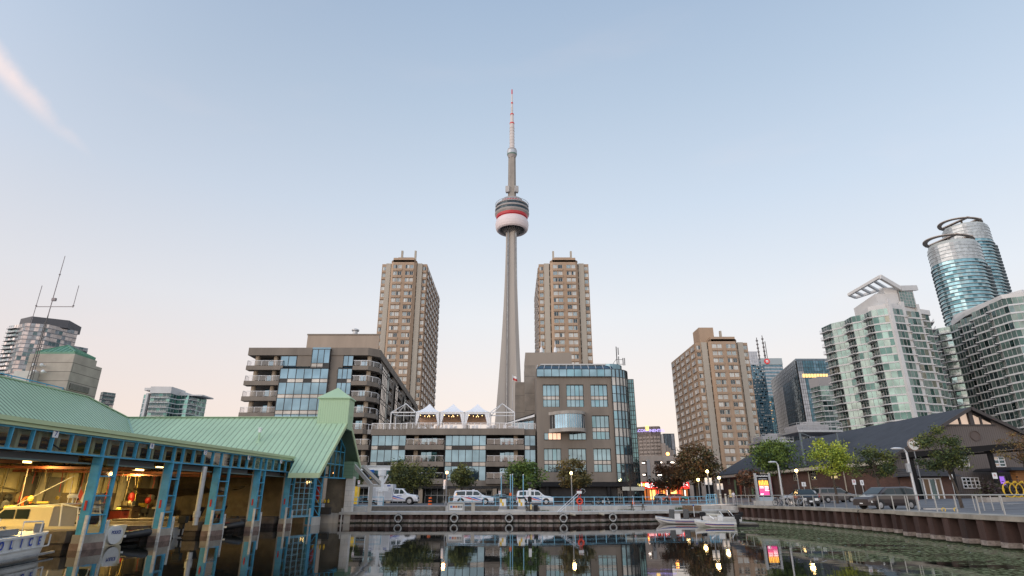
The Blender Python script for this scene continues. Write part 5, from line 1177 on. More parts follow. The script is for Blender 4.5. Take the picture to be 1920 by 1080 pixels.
lowB, _ = condo('low dark glass condominium wing between the two big green condominiums', 'condominium_wing', [(176,262),(177,258),(180,257),(186,250)], AZ(650, 258), 2.75, balc=(0,2), slabm=MATS['condo_grey_concrete'], glasses=[GC[2], GC[0], gl_dark], weights=(4,2,3), seedv=4)
# twin curved towers
def ellipse_tower(label, cx_, cy_, rx, ry, rot, ztop, fh, canopy_h, grp, hat):
    b = thing('curved_glass_tower', label, 'glass tower', (cx_, cy_, 0), grp); n = int(ztop/fh); Q = 40
    def P(a_, s_=1.0, o=0): x_, y_ = (rx*s_+o)*math.cos(a_), (ry*s_+o)*math.sin(a_); return (cx_+x_*math.cos(rot)-y_*math.sin(rot), cy_+x_*math.sin(rot)+y_*math.cos(rot))
    gk = [glass('harbour_blue_glass', (.26,.46,.52), wob=.1), glass('harbour_pale_glass', (.40,.60,.64), wob=.1), glass('harbour_deep_glass', (.10,.22,.26), wob=.1)]
    m_ = MB(); st = MB(); top_strips = 60; crg = glass('crown_glass', (.55,.57,.57), rough=.2, metal=.6)
    for k in range(int(90/fh), n):
        q_ = MB() if n-k <= top_strips else st; z0_, z1_ = k*fh+.2, (k+1)*fh-.2
        for a in range(Q):
            a0, a1 = 2*math.pi*a/Q, 2*math.pi*(a+1)/Q; g_ = 3 if random.random() < .2 else random.choice((1,1,2))
            if k > n-6: g_ = 4
            q_.face([(*P(a0),z0_),(*P(a1),z0_),(*P(a1),z1_),(*P(a0),z1_)], g_)
        if q_ is not st: q_.build('window_band', [frame_lt]+gk+[crg], b)
        o = 1.0 if k < n-5 else .3
        m_.prism([P(2*math.pi*a/Q, 1, o+(1.3 if (a/Q > .80 or a/Q < .06) and k < n-6 else 0)) for a in range(Q)], k*fh-.2, k*fh+.22)
    if st.f: st.build('lower_bands', [frame_lt]+gk+[crg], b, kind='stuff')
    m_.prism([P(2*math.pi*a/Q) for a in range(Q)], 0, int(90/fh)*fh-.3)
    m_.prism([P(2*math.pi*a/Q,.93) for a in range(Q)], 88, ztop)
    m_.build('floor_slabs', mat('harbour_slab', (.38,.43,.44), .6), b)
    m_ = MB(); zc_ = ztop+canopy_h
    for k in range(5): a_ = 2*math.pi*k/5; m_.beam((*P(a_,.7),ztop-1),(*P(a_,.7),zc_),1.2)
    m_.prism([P(2*math.pi*a/Q,.72) for a in range(Q)], ztop, zc_-3.4); m_.build('crown', mat('crown_dark', (.07,.06,.05), .6), b)
    m_ = MB(); ax = rx*1.08; ay = ry*.9; ouP = lambda a_, s_: (cx_+(ax*s_*math.cos(a_)-hat)*math.cos(rot)-(ay*s_*math.sin(a_))*math.sin(rot), cy_+(ax*s_*math.cos(a_)-hat)*math.sin(rot)+(ay*s_*math.sin(a_))*math.cos(rot))
    rows_ = []
    for s_, dz in ((1,0),(1,.6),(.80,.6),(.80,0),(1,0)): rows_.append([(*ouP(2*math.pi*a/Q, s_), zc_+dz) for a in range(Q)])
    m_.grid(rows_, 0, True); 
    for s_ in (-.33, .33): m_.beam((*ouP(math.pi/2*1.0+s_,1),zc_+.5),(*ouP(-math.pi/2-s_,1),zc_+.5), 3.5, .9)
    m_.build('ring_canopy', mat('canopy_brown', (.34,.29,.25), .6), b)
    return b
EY_ = 440
e1 = at(1795, 470, EY_); e2 = at(1838, 455, EY_+45)
ellipse_tower('nearer and lower of the two curved blue glass towers with ring canopies', e1.x+7, EY_+12, 20.5, 17, .25, AZ(455, EY_+5), 3.1, 3.5, 'curved blue glass towers', 3)
ellipse_tower('farther and taller of the two curved blue glass towers, partly hidden by its twin', e2.x+2, EY_+60, 19.5, 17, .25, AZ(425, EY_+55), 3.1, 4, 'curved blue glass towers', 4)
# -------- distant business district
bdY = 700
def slab_tower(name, label, px0, px1, ytop, Y, side_px=None, m=None, strips=None, cat='office tower', lean=740, nx=8, floors=40, glasses=None, fn=None, fw=.25, depth=45, frame=frame_dk, side_gl=None):
    x0, x1 = AX(px0, ytop, Y), AX(px1, ytop, Y); zt_ = AZ(ytop, Y); b = thing(name, label, cat, ((x0+x1)/2, Y, 0))
    m_ = MB(); m_.box(x0, x1, Y, Y+depth, 0, zt_); m_.build('wall', m or frame_dk, b)
    zz = [zt_*.0+zt_*k/floors for k in range(floors+1)]
    m_ = MB(); window_mesh(m_, (Vector((x0,Y-.3,0)), Vector((x1,Y-.3,0)), Vector((x0,Y-.3,zt_)), Vector((0,-1,0))), nx, 1, fw, fn or (lambda i,j: random.randrange(len(glasses))+1), zs=zz); m_.build('front_glazing', [frame]+glasses, b)
    m_ = MB(); window_mesh(m_, (Vector((x0-.3,Y+depth,0)), Vector((x0-.3,Y,0)), Vector((x0-.3,Y+depth,zt_)), Vector((-1,0,0))), max(3,int(depth/6)), 1, fw, (lambda i,j: random.randrange(len(side_gl or glasses))+1), zs=zz); m_.build('side_glazing', [frame]+(side_gl or glasses), b)
    return b, x0, x1, zt_
gd1 = glass('district_dark_glass', (.08,.17,.22), wob=.1); gd2 = glass('district_blue_glass', (.14,.25,.32), wob=.1); gd3 = glass('district_pale', (.50,.52,.55), rough=.3, metal=.5); gd4 = glass('district_grey', (.17,.22,.26), rough=.2, metal=.6)
ylit = mat('yellow_lit_windows', (.8,.5,.2), .5, emis=(1,.62,.22), estr=.9)
# pale slab directly behind the brown block
slab_tower('office_tower', 'pale silver slab tower peeking out right behind the wide brown apartment block', 1396, 1419, 659, 520, m=mat('pale_slab', (.55,.56,.60), .5, var=.08, scale=.05), glasses=[gd3], nx=5, floors=46, frame=mat('pale_frame', (.5,.5,.53), .5), fw=.4)
b1, x0, x1, z_ = slab_tower('office_tower', 'dark blue glass tower speckled with small windows beside the pale slab', 1404, 1432, 684, 480, glasses=[gd1, gd2, gd2], nx=9, floors=44, frame=mat('blue_frame', (.06,.10,.13), .4), fw=.5)
spk = MB(); rr = random.Random(4)
for k in range(230):
    x_ = rr.choice([x0+(x1-x0)*(q+.5)/9 for q in range(9)]); zz_ = rr.randrange(44)*z_/44+1.2; spk.box(x_-.55, x_+.55, 479.2, 479.6, zz_, zz_+.9)
spk.build('bright_panes', gl_pale, b1, kind='stuff')
bk, x0, x1, z_ = slab_tower('bank_tower', 'white banded bank tower with a red round emblem and roof antennas', 1422, 1465, 672, 800, glasses=[gd3], nx=1, floors=62, m=mat('bank_white', (.52,.55,.56), .6), fn=lambda i,j: 1+(j % 2), fw=.3, frame=mat('bank_grey', (.16,.19,.2), .6)) if False else slab_tower('bank_tower', 'white banded bank tower with a red round emblem and roof antennas', 1422, 1465, 672, 800, glasses=[gd3, gd2], nx=1, floors=78, m=mat('bank_white', (.52,.55,.56), .6), fn=lambda i,j: 1+(j % 2), fw=.3, frame=mat('bank_grey', (.16,.19,.2), .6))
m_ = MB(); m_.box(x0+2, x1, 798.6, 799.4, AZ(684,800), z_); m_.build('head_panel', mat('bank_head', (.33,.38,.39), .6), bk)
c_ = at(1438, 677.5, 798.4); m_ = MB(); rows = [[(c_.x+r_*math.cos(a_), y_, c_.z+r_*math.sin(a_)) for a_ in [2*math.pi*q/24 for q in range(24)]] for r_, y_ in ((3.9,798.5),(3.9,798.0))]; m_.grid(rows, 0, True, True); m_.build('emblem', mat('emblem_red', (.75,.03,.03), .5), bk)
m_ = MB(); m_.box(c_.x-1.7, c_.x+1.7, 797.6, 797.95, c_.z-.5, c_.z+1.7); m_.box(c_.x-1.7, c_.x+1.7, 797.6, 797.95, c_.z-1.7, c_.z-1.0); m_.build('emblem_mark', M['white'], bk)
lo2, *_ = slab_tower('office_tower', 'dark bronze tower with yellow-lit floors below the white bank tower', 1428, 1462, 745, 620, glasses=[gd1, gd1, gd1, gd2], nx=8, floors=40, m=M['dark'])
m_ = MB(); x0_, x1_ = AX(1431, 760, 619), AX(1447, 760, 619)
for k in range(9): z_ = AZ(755+k*5.2, 619); m_.box(x0_, x1_-(k%3)*1.0, 618.6, 619.2, z_, z_+.9)
m_.build('lit_floors', mat('dim_lit_floor', (.5,.33,.18), .6, emis=(.9,.5,.22), estr=.35), lo2)
for px_, yt, yb_, Y_ in ((1421,633,672,800),(1432,629,672,800),(1436,640,672,802)):
    p0 = at(px_+3, yb_, Y_); p1 = at(px_, yt, Y_); a_ = thing('roof_antenna', {1421:'left one of the two dark lattice antennas above the white bank tower', 1432:'right one of the two dark lattice antennas above the white bank tower', 1436:'thin faint mast just right of the two lattice antennas'}[px_], 'antenna', (p0.x, Y_, p0.z))
    m_ = MB(); m_.tube([(p0.x, Y_, p0.z-2), (p0.x, Y_, p1.z)], [1.1 if px_ < 1436 else .5, .5], 6); m_.build('mast', mat('antenna_dark', (.12,.11,.11), .6), a_)
    if px_ < 1436:
        for k in range(5): m_ = MB(); z_ = p0.z+(p1.z-p0.z)*(k+.6)/5.6; m_.lathe([(1.6, z_), (1.6, z_+1.6)], (p0.x, Y_, 0), 8); m_.build('dipole_ring', MATS['antenna_dark'], a_)
# big dark glass building with pale corner column
Yd = 430
dg = thing('glass_office_building', 'broad dark teal glass office building with a pale corner strip and yellow-lit top floor', 'office building', (AX(1500,760,Yd), Yd, 0))
xa, xb2, xc = AX(1447,711,Yd+70), AX(1492,676,Yd), AX(1553,676,Yd); zt_ = AZ(676, Yd)
A0 = (AX(1444,700,Yd+85), Yd+85); A1 = (xb2, Yd); A2 = (AX(1503,676,Yd), Yd); A3 = (xc+4, Yd)
m_ = MB(); m_.prism([A0, A1, A3, (A3[0], Yd+90)], 0, zt_-.5); m_.build('core', frame_dk, dg)
fl = [zt_*k/36 for k in range(37)]
def band(A_, B_, nx, fn, gs, name, off=.4, fw=.2): 
    A_ = Vector(A_); B_ = Vector(B_); t_ = (B_-A_).normalized(); n_ = Vector((t_.y,-t_.x)); m_ = MB(); o = n_*off
    window_mesh(m_, (Vector((*(A_+o),0)), Vector((*(B_+o),0)), Vector((*(A_+o),zt_)), Vector((n_.x,n_.y,0))), nx, 1, fw, fn, zs=fl); return m_.build(name, [frame_dk]+gs, dg)
band(A0, A1, 16, lambda i,j: 4 if j >= 32 else (3 if (i < 7 and 17 < j) else 1 if (i>10 or j < 18) else 2) if not (2 <= i <= 8 and j < 14) else 2, [gd1, gd2, gd3, gd4], 'west_glazing')
band(A1, A2, 3, lambda i,j: 2 if j < 33 else 1, [gd4, gd3], 'corner_strip', .6)
band(A2, A3, 12, lambda i,j: 1 if random.random() < .8 else 2, [gd1, gd2], 'south_glazing')
m_ = MB()
for k in range(9): p = at(1507+k*5.4, 704, Yd-.8); m_.box(p.x-.85, p.x+.85, Yd-.9, Yd-.6, p.z-1.5, p.z+1.2)
m_.build('lit_top_floor', ylit, dg)
m_ = MB(); m_.prism([A0, A1, A3, (A3[0], Yd+90)], zt_-.45, zt_+1.5); m_.build('roof_edge', gd4, dg)
tx_ = at(1483, 686, Yd-3); 
gc2, _z = condo('pale green glass apartment tower between the dark office building and the white condominium', 'apartment_tower', [(AX(1531,712,330),338),(AX(1535,712,330),330),(AX(1549,712,330),329),(AX(1568,712,330),331)], AZ(716,330), 2.9, balc=(0,), glasses=[GC[0], GC[1], GC[2]], weights=(4,4,2), panel=2.6, seedv=15, cat='apartment tower')
m_ = MB(); m_.prism([(AX(1531,712,330),339),(AX(1535,712,330),330.2),(AX(1568,712,330),330.2),(AX(1568,712,330),345)], _z-.1, AZ(706,330)); m_.build('mechanical_level', mat('mech_grey', (.30,.28,.27), .7), gc2)
# hotel and its neighbours, low on the skyline right of the office block
Yh = 520
ht = thing('hotel_tower', 'distant beige curved hotel with violet lettering and a small yellow emblem', 'hotel', (AX(1215,820,Yh), Yh, 0))
hz = AZ(799, Yh); hm = mat('hotel_beige', (.33,.27,.225), .8, var=.08, scale=.05); arc = []
for k in range(9): px_ = 1188+k*6.1; arc.append((AX(px_, 810, Yh), Yh+14*((k-8)/8)**2))
arc.append((AX(1243,810,Yh), Yh+8)); 
m_ = MB(); wlh = []; n = 22
for p, q in zip(arc, arc[1:]):
    L_ = (Vector(q)-Vector(p)).length; facade(m_, p, q, 0, hz, [(L_*.12, L_*.88)], [(hz-8-3.1*(k+1)+1.0, hz-8-3.1*(k+1)+2.4) for k in range(16)], wlh, d=.5)
m_.prism([*arc, (arc[-1][0], Yh+40), (arc[0][0], Yh+40)], 0, hz-.3); m_.build('wall', hm, ht)
add_windows(ht, wlh, hm, [gl_dark, mat('hotel_window', (.16,.13,.11), .5)], nx=3, fw=.15, limit=100)
m_ = MB()
for k in range(4): m_.box(AX(1243+k*5.2,840,Yh-5)-.3, AX(1248.4+k*5.2,840,Yh-5), Yh-5+k, Yh+30, 0, AZ(832+k*4,Yh))
m_.build('stepped_wing', hm, ht)
Ms = face_M((AX(1211,808,Yh-1), Yh-1.5, AZ(808,Yh)), (1,-.12,0)); text('lettering', 'INTERCONTINENTAL', 3.3, mat('violet_letters', (.45,.36,.8), .5, emis=(.50,.40,.95), estr=.8), ht, Ms, .15, bold=True)
m_ = MB(); c_ = at(1213.5, 803, Yh-2); m_.obox((c_.x, Yh-2, c_.z), (3.0,.4,4.2), 0, 0, 0, R(0)); m_.build('emblem', mat('emblem_yellow', (.9,.6,.2), .5, emis=(1,.65,.2), estr=1.0), ht, bevel=.9)
slab_tower('office_tower', 'small pale grey glass tower right behind the distant hotel', 1244, 1264, 813, 640, m=gd3, glasses=[gd3, gd4], nx=3, floors=4, fw=.6)
# far left tower and its companions
YL = 380
xa = AX(12,600,YL)
oL = [(AX(19,608,YL)-2, YL+12), (AX(19,608,YL), YL), (AX(44,606,YL), YL-3), (AX(68,602,YL), YL-7), (AX(100,606,YL), YL-3), (AX(138,622,YL+10), YL+14)]
cL, zl_ = condo('grey glass apartment tower at the far left behind the concrete stair tower', 'apartment_tower', oL, AZ(604,YL), 2.85, balc=(1,), out=1.6, slabm=mat('grey_slab', (.20,.20,.205), .7), glasses=[glass('left_pale_glass', (.55,.50,.49), rough=.12), glass('left_grey_glass', (.26,.30,.34)), gl_dark], weights=(5,3,2), panel=2.4, seedv=21, cat='apartment tower')
m_ = MB(); m_.prism([(AX(36,600,YL), YL+1), (AX(70,600,YL), YL-5), (AX(118,606,YL), YL+5), (AX(110,600,YL), YL+22), (AX(40,600,YL), YL+22)], zl_-.5, AZ(597,YL)); m_.build('dark_crown', mat('dark_grey_crown', (.06,.062,.07), .6), cL)
for px0_, px1_, yt, Y_, nm, sd2 in ((133,158,643,400,'pale stepped apartment block just right of the far left tower',31),(187,210,731,420,'small grey glass apartment tower peeking out right of the concrete stair tower',32)):
    o_ = [(AX(px0_,yt,Y_), Y_+6), (AX(px0_+4,yt,Y_), Y_), (AX((px0_+px1_)/2,yt,Y_), Y_-2), (AX(px1_,yt,Y_), Y_+5)]
    cc, zz_ = condo(nm, 'apartment_tower', o_, AZ(yt,Y_), 2.9, balc=(2,), out=1.6, slabm=MATS['grey_slab'], glasses=[MATS['left_pale_glass'], MATS['left_grey_glass'], gl_dark], weights=(2,4,3), panel=2.6, seedv=sd2, cat='apartment tower')
# teal twin block above the boathouse roof
YT = 360
teal_s = mat('pale_teal_slab', (.50,.54,.54), .7)
GTl = [glass('teal_a', (.12,.26,.25)), glass('teal_b', (.22,.40,.38)), gl_dark]
oT = [(AX(268,745,YT), YT+6), (AX(272,733,YT), YT), (AX(290,730,YT), YT-1), (AX(292,736,YT), YT-4), (AX(326,735,YT), YT-3), (AX(328,745,YT), YT+4)]
tA, zz_ = condo('left half of the teal glass twin block above the green boathouse roof', 'apartment_tower', oT, AZ(731,YT), 2.9, balc=(3,), slabm=teal_s, glasses=GTl, weights=(4,4,3), panel=2.2, seedv=41, group='teal twin blocks', cat='apartment tower')
m_ = MB(); m_.prism([(AX(290,732,YT),YT-4.5),(AX(328,732,YT),YT-4),(AX(328,732,YT),YT+12),(AX(290,732,YT),YT+12)], zz_, AZ(727,YT)); m_.box(AX(275,728,YT), AX(288,728,YT), YT-2, YT+8, AZ(730,YT)-1, AZ(728,YT)); m_.box(AX(283,740,YT), AX(287,740,YT), YT-5, YT+1, 0, zz_); m_.build('white_top', cwhite, tA)
oT2 = [(AX(335,740,YT+10), YT+12), (AX(338,740,YT+10), YT+4), (AX(366,741,YT+10), YT+3), (AX(371,742,YT+10), YT+10), (AX(373,745,YT+10), YT+20)]
tB, zz_ = condo('right half of the teal glass twin block above the green boathouse roof', 'apartment_tower', oT2, AZ(741,YT+5), 2.9, balc=(2,), out=1.2, slabm=teal_s, glasses=GTl, weights=(4,4,3), panel=2.2, seedv=43, group='teal twin blocks', cat='apartment tower')
m_ = MB(); m_.prism([(AX(335,738,YT),YT+5),(AX(371,738,YT),YT+6),(AX(371,738,YT),YT+20),(AX(335,738,YT),YT+20)], zz_, AZ(737,YT)); m_.box(AX(322,732,YT), AX(337,732,YT), YT+6, YT+16, zz_, AZ(732,YT)); m_.build('white_top', cwhite, tB)
# stadium dome
dm = MB(); Yq = 480; cx_ = AX(492,790,Yq); rows = []
for i in range(13):
    t_ = math.pi/2*i/12; rows.append([(cx_+64*math.cos(t_)*math.cos(a_), Yq+60+64*math.cos(t_)*math.sin(a_), 2+ (AZ(755,Yq)-2)*math.sin(t_)) for a_ in [2*math.pi*k/40 for k in range(40)]])
dm.grid(rows, 0, True); tag(dm.build('stadium_dome', mat('dome_white', (.62,.63,.66), .5, var=.05, scale=.05), smooth=True), 'shallow white stadium dome just showing left of the terraced apartments', 'dome')
# ================================================================ RIGHT SIDE: WAREHOUSE, GARAGE, RESTAURANT
random.seed(99)
shingle = mat('dark_roof_shingles', (.042,.046,.055), .85, var=.25, scale=.6, bump=.35, bscale=9)
brick = bricks('old_red_brick', (.125,.06,.043), (.09,.045,.035), (.11,.085,.07), scale=1, w=.5, h=.17, ms=.012)
siding = ribs(mat('grey_brown_siding', (.125,.105,.095), .75, var=.12, scale=.3, streak=True), 0, 3.4, .03, .6)
trim = mat('warehouse_dark_trim', (.05,.042,.04), .6)
WY0, WY1, WX0, WX1, WXR, WZE, WZR = 80.0, 149.0, 50.9, 74.4, 62.6, 7.7, 13.9
wh_ = thing('warehouse', 'long low warehouse with dark shingle roof and grey-brown gable facing the plaza', 'warehouse', (62, WY0, 2.0))
def rz_(x): return WZR-(WZR-WZE)*abs(x-WXR)/(WXR-WX0)
m_ = MB()
ov = .9
xl, zl = WX0-ov, rz_(WX0-ov); xr_, zr2 = WX1+ov, rz_(WX1+ov)
m_.hexa([(xl,WY0-.5,zl),(WXR,WY0-.5,WZR),(WXR,WY1,WZR),(xl,WY1,zl),(xl,WY0-.5,zl+.28),(WXR,WY0-.5,WZR+.3),(WXR,WY1,WZR+.3),(xl,WY1,zl+.28)])
m_.hexa([(WXR,WY0-.5,WZR),(xr_,WY0-.5,zr2),(xr_,WY1,zr2),(WXR,WY1,WZR),(WXR,WY0-.5,WZR+.3),(xr_,WY0-.5,zr2+.28),(xr_,WY1,zr2+.28),(WXR,WY1,WZR+.3)])
m_.build('roof', shingle, wh_)
m_ = MB(); m_.beam((xl,WY0-.56,zl+.12),(WXR,WY0-.56,WZR+.12),.14,.42); m_.beam((WXR,WY0-.56,WZR+.12),(xr_,WY0-.56,zr2+.12),.14,.42); m_.build('verge', trim, wh_)
gw_cols = [(AX(a, 865, WY0)-WX0, AX(b_, 865, WY0)-WX0) for a, b_ in ((1795,1817),(1864,1885))]
wlw = []; m_ = MB()
facade(m_, (WX0,WY0), (WX1,WY0), 1.0, WZE, [(AX(1795,865,WY0)-WX0, AX(1818,865,WY0)-WX0), (AX(1863,865,WY0)-WX0, AX(1886,865,WY0)-WX0)], [(AZ(875,WY0), AZ(856,WY0))], wlw, d=.2)
# gable triangle with glazed head
zg = AZ(797, WY0); xa_, xb_ = AX(1780,797,WY0), AX(1860,797,WY0)
m_.face([(WX0,WY0,WZE),(WX1,WY0,WZE),(WX1,WY0,WZE+.01),(xb_,WY0,zg),(xa_,WY0,zg)])
m_.face([(WX1,WY0,WZE+.01),(WX1,WY0,WZE+.02),(xb_,WY0,rz_(xb_)-.02),(xb_,WY0,zg)]); m_.face([(WX0,WY0,WZE),(xa_,WY0,zg),(xa_,WY0,rz_(xa_)-.02)])
m_.face([(WX1,WY0,1),(WX1,WY1,1),(WX1,WY1,WZE),(WX1,WY0,WZE)])
m_.build('gable_wall', siding, wh_)
for s_ in wlw: m_ = MB(); window_mesh(m_, s_, 2, 3, .09, lambda i,j: random.choice((1,2))); m_.build('gable_window', [M['white'], gl_warm, gl_dark], wh_)
m_ = MB(); fr_w = MB()
xm = WXR
for a, b_ in ((xa_, (xa_+xm)/2-.15), ((xa_+xm)/2, xm-.3), (xm+.3, (xb_+xm)/2), ((xb_+xm)/2+.15, xb_)):
    m_.face([(a,WY0+.06,zg+.05),(b_,WY0+.06,zg+.05),(b_,WY0+.06,max(zg+.06,rz_(b_)-.3)),(a,WY0+.06,max(zg+.06,rz_(a)-.3))])
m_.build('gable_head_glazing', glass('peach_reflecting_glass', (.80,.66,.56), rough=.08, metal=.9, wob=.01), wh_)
m_ = MB(); m_.face([(xa_-.5,WY0+.10,zg),(xb_+.5,WY0+.10,zg),(WXR,WY0+.10,WZR)]); m_.beam((xm,WY0,zg),(xm,WY0,WZR-.1),.55,.3); [m_.beam((q,WY0,zg),(q,WY0,rz_(q)-.2),.2,.12) for q in ((xa_+xm)/2,(xb_+xm)/2)]; m_.beam((xa_-.4,WY0-.02,zg),(xb_+.4,WY0-.02,zg),.16,.2); m_.build('gable_head_frame', trim, wh_)
c_ = at(1828, 817, WY0); m_ = MB(); R_ = 9.0*WY0*1.03/1080
m_.grid([[(c_.x+r_*math.cos(a_), y_, c_.z+r_*math.sin(a_)) for a_ in [2*math.pi*q/28 for q in range(28)]] for r_, y_ in ((R_,WY0+.0),(R_,WY0-.12),(R_*.88,WY0-.12),(R_*.86,WY0-.03))], 0, True, True); m_.build('round_louvre', mat('louvre_brown', (.10,.075,.065), .7), wh_)
# eave gutter and brick side wall with windows, doors and pipes
m_ = MB(); m_.box(xl-.12, xl+.1, WY0-.5, WY1, zl-.45, zl+.02); m_.box(xl, WX0+.1, WY0, WY1, zl-.50, zl-.455); m_.build('gutter', mat('pale_gutter', (.46,.42,.34), .6), wh_)
wls = []; m_ = MB(); Ls = WY1-WY0
colsS = [(u, u+2.2) for u in (5, 12.5, 19, 26, 32.5, 39, 45.5, 52)]; 
facade(m_, (WX0,WY1), (WX0,WY0), 1.0, WZE+.3, colsS, [(2.4,4.2),(5.3,6.8)], wls, d=.25); m_.build('side_wall', brick, wh_)
for k, s_ in enumerate(wls): m_ = MB(); window_mesh(m_, s_, 3, 3, .09, lambda i,j: 1); m_.build('side_window', [mat('cream_sash', (.40,.37,.30), .6), gl_dark if k % 5 else mat('lit_sash', (.6,.5,.25), .4, emis=(1,.75,.35), estr=.5)], wh_)
for y_ in (88, 108, 121): m_ = MB(); m_.box(WX0-.06, WX0+.1, y_, y_+2.4, 1.6, 4.7); m_.build('side_door', mat('brown_door', (.05,.035,.03), .6), wh_)
for y_ in (92.5, 103.5, 133): m_ = MB(); m_.tube([(WX0-.15,y_,1.8),(WX0-.15,y_,WZE-.2)],.1); m_.build('downpipe', MATS['pale_gutter'], wh_)
ban = [mat('banner_green', (.16,.24,.12), .8), mat('banner_rust', (.32,.08,.04), .8), mat('banner_maroon', (.22,.03,.05), .8)]
for k, (y_, c) in enumerate(((137,0),(134,1),(127.5,0),(118,2))): m_ = MB(); m_.box(WX0-.5, WX0-.45, y_, y_+1.0, 3.0, 6.2); m_.build('banner', ban[c], wh_)
# brick porch with doors
pz = AZ(882, 77.5)
po = thing('entrance_porch', 'small brick entrance with white framed doors and a shingled roof on the warehouse gable', 'porch', (54, 78, 2.2))
x0_, x1_ = AX(1715,905,77), AX(1796,905,77)
m_ = MB(); m_.box(x0_, AX(1722,905,77), 77.2, 79.95, 1.5, AZ(893,77)); m_.box(AX(1768,905,77), x1_, 77.2, 79.95, 1.5, AZ(893,77)); m_.box(x0_, x1_, 77.25, 79.95, AZ(894,77), AZ(890,77)); m_.build('wall', brick, po)
m_ = MB(); m_.hexa([(x0_-.8,76.3,AZ(893,77)),(x1_+.4,76.3,AZ(893,77)),(x1_+.4,80,AZ(893,77)),(x0_-.8,80,AZ(893,77)),(x0_-.3,76.8,AZ(891,77)+.1),(x1_,76.8,AZ(891,77)+.1),(x1_,79.9,AZ(877,77)),(x0_,79.9,AZ(877,77))]); m_.build('roof', ribs(mat('porch_shingles', (.06,.055,.055), .8), 2, 4, .05, .6), po)
m_ = MB(); dx0, dx1 = AX(1722,905,77), AX(1768,905,77); window_mesh(m_, (Vector((dx0,77.3,2.0)), Vector((dx1,77.3,2.0)), Vector((dx0,77.3,AZ(896,77))), Vector((0,-1,0))), 4, 1, .16, lambda i,j: 1+(i % 2)); m_.build('doors', [M['white'], gl_dark, mat('warm_lobby', (.06,.04,.03), .3, emis=(.9,.5,.2), estr=.04)], po)
m_ = MB(); window_mesh(m_, (Vector((AX(1804,907,WY0),WY0-.06,AZ(916,WY0))), Vector((AX(1836,907,WY0),WY0-.06,AZ(916,WY0))), Vector((AX(1804,907,WY0),WY0-.06,AZ(895,WY0))), Vector((0,-1,0))), 4, 3, .10, lambda i,j: random.choice((1,2))); m_.build('gable_window', [M['white'], gl_warm, gl_dark], wh_)
m_ = MB(); window_mesh(m_, (Vector((AX(1871,900,WY0),WY0-.06,AZ(912,WY0))), Vector((AX(1884,900,WY0),WY0-.06,AZ(912,WY0))), Vector((AX(1871,900,WY0),WY0-.06,AZ(892,WY0))), Vector((0,-1,0))), 1, 1, .10, lambda i,j: 1); m_.build('lit_window', [M['white'], mat('violet_lit_window', (.2,.1,.3), .4, emis=(.35,.15,.75), estr=.8)], wh_)
sh = thing('timber_shed', 'orange-brown timber kiosk with a dark flat roof at the right edge of the photo', 'shed', (70, 74, 2.2))
m_ = MB(); m_.box(AX(1905,890,74), AX(1990,890,74), 74, 74.8, 1.6, AZ(882,74)); m_.build('wall', ribs(mat('orange_timber', (.34,.15,.045), .7, var=.2, scale=1), 2, 5, .02, .6), sh)
m_ = MB(); m_.hexa([(AX(1886,885,74),73,AZ(882,74)),(AX(2000,885,74),73,AZ(882,74)),(AX(2000,885,74),79.5,AZ(882,74)),(AX(1886,885,74),79.5,AZ(882,74)),(AX(1896,885,74),74,AZ(876,74)),(AX(2000,885,74),74,AZ(876,74)),(AX(2000,885,74),79.5,AZ(876,74)),(AX(1896,885,74),79.5,AZ(876,74))]); m_.build('roof', M['black'], sh)
# black gantry
ga = thing('gantry', 'long black steel gantry with twin beams running in front of the warehouse gable', 'gantry', (58, 74, 2.3))
ga_l = at(1690, 853, 77); ga_r = at(2010, 826, 66)
m_ = MB(); gbk = mat('gantry_black', (.012,.012,.013), .7, spec=.15); m_.beam(ga_l, ga_r, .30, .55); m_.beam(ga_l+Vector((0,-.6,-.25)), ga_r+Vector((0,-.6,-.25)), .25, .30); m_.build('twin_beam', gbk, ga)
m_ = MB(); m_.beam(at(1690,860,77.3), at(2010,838,66.3), .14, .22); m_.build('lower_beam', gbk, ga)
for px_, py_ in ((1707,853),(1776,848),(1853,841)):
    f_ = (px_-1690)/320; Y_ = 77-11*f_; p = at(px_, py_, Y_); m_ = MB(); m_.tube([(p.x, p.y, 1.5), (p.x, p.y, p.z)], .30 if px_ > 1800 else .24, 12); m_.lathe([(.5,p.z-.4),(.7,p.z-.05)], (p.x,p.y,0), 12); m_.build('column', gbk, ga)
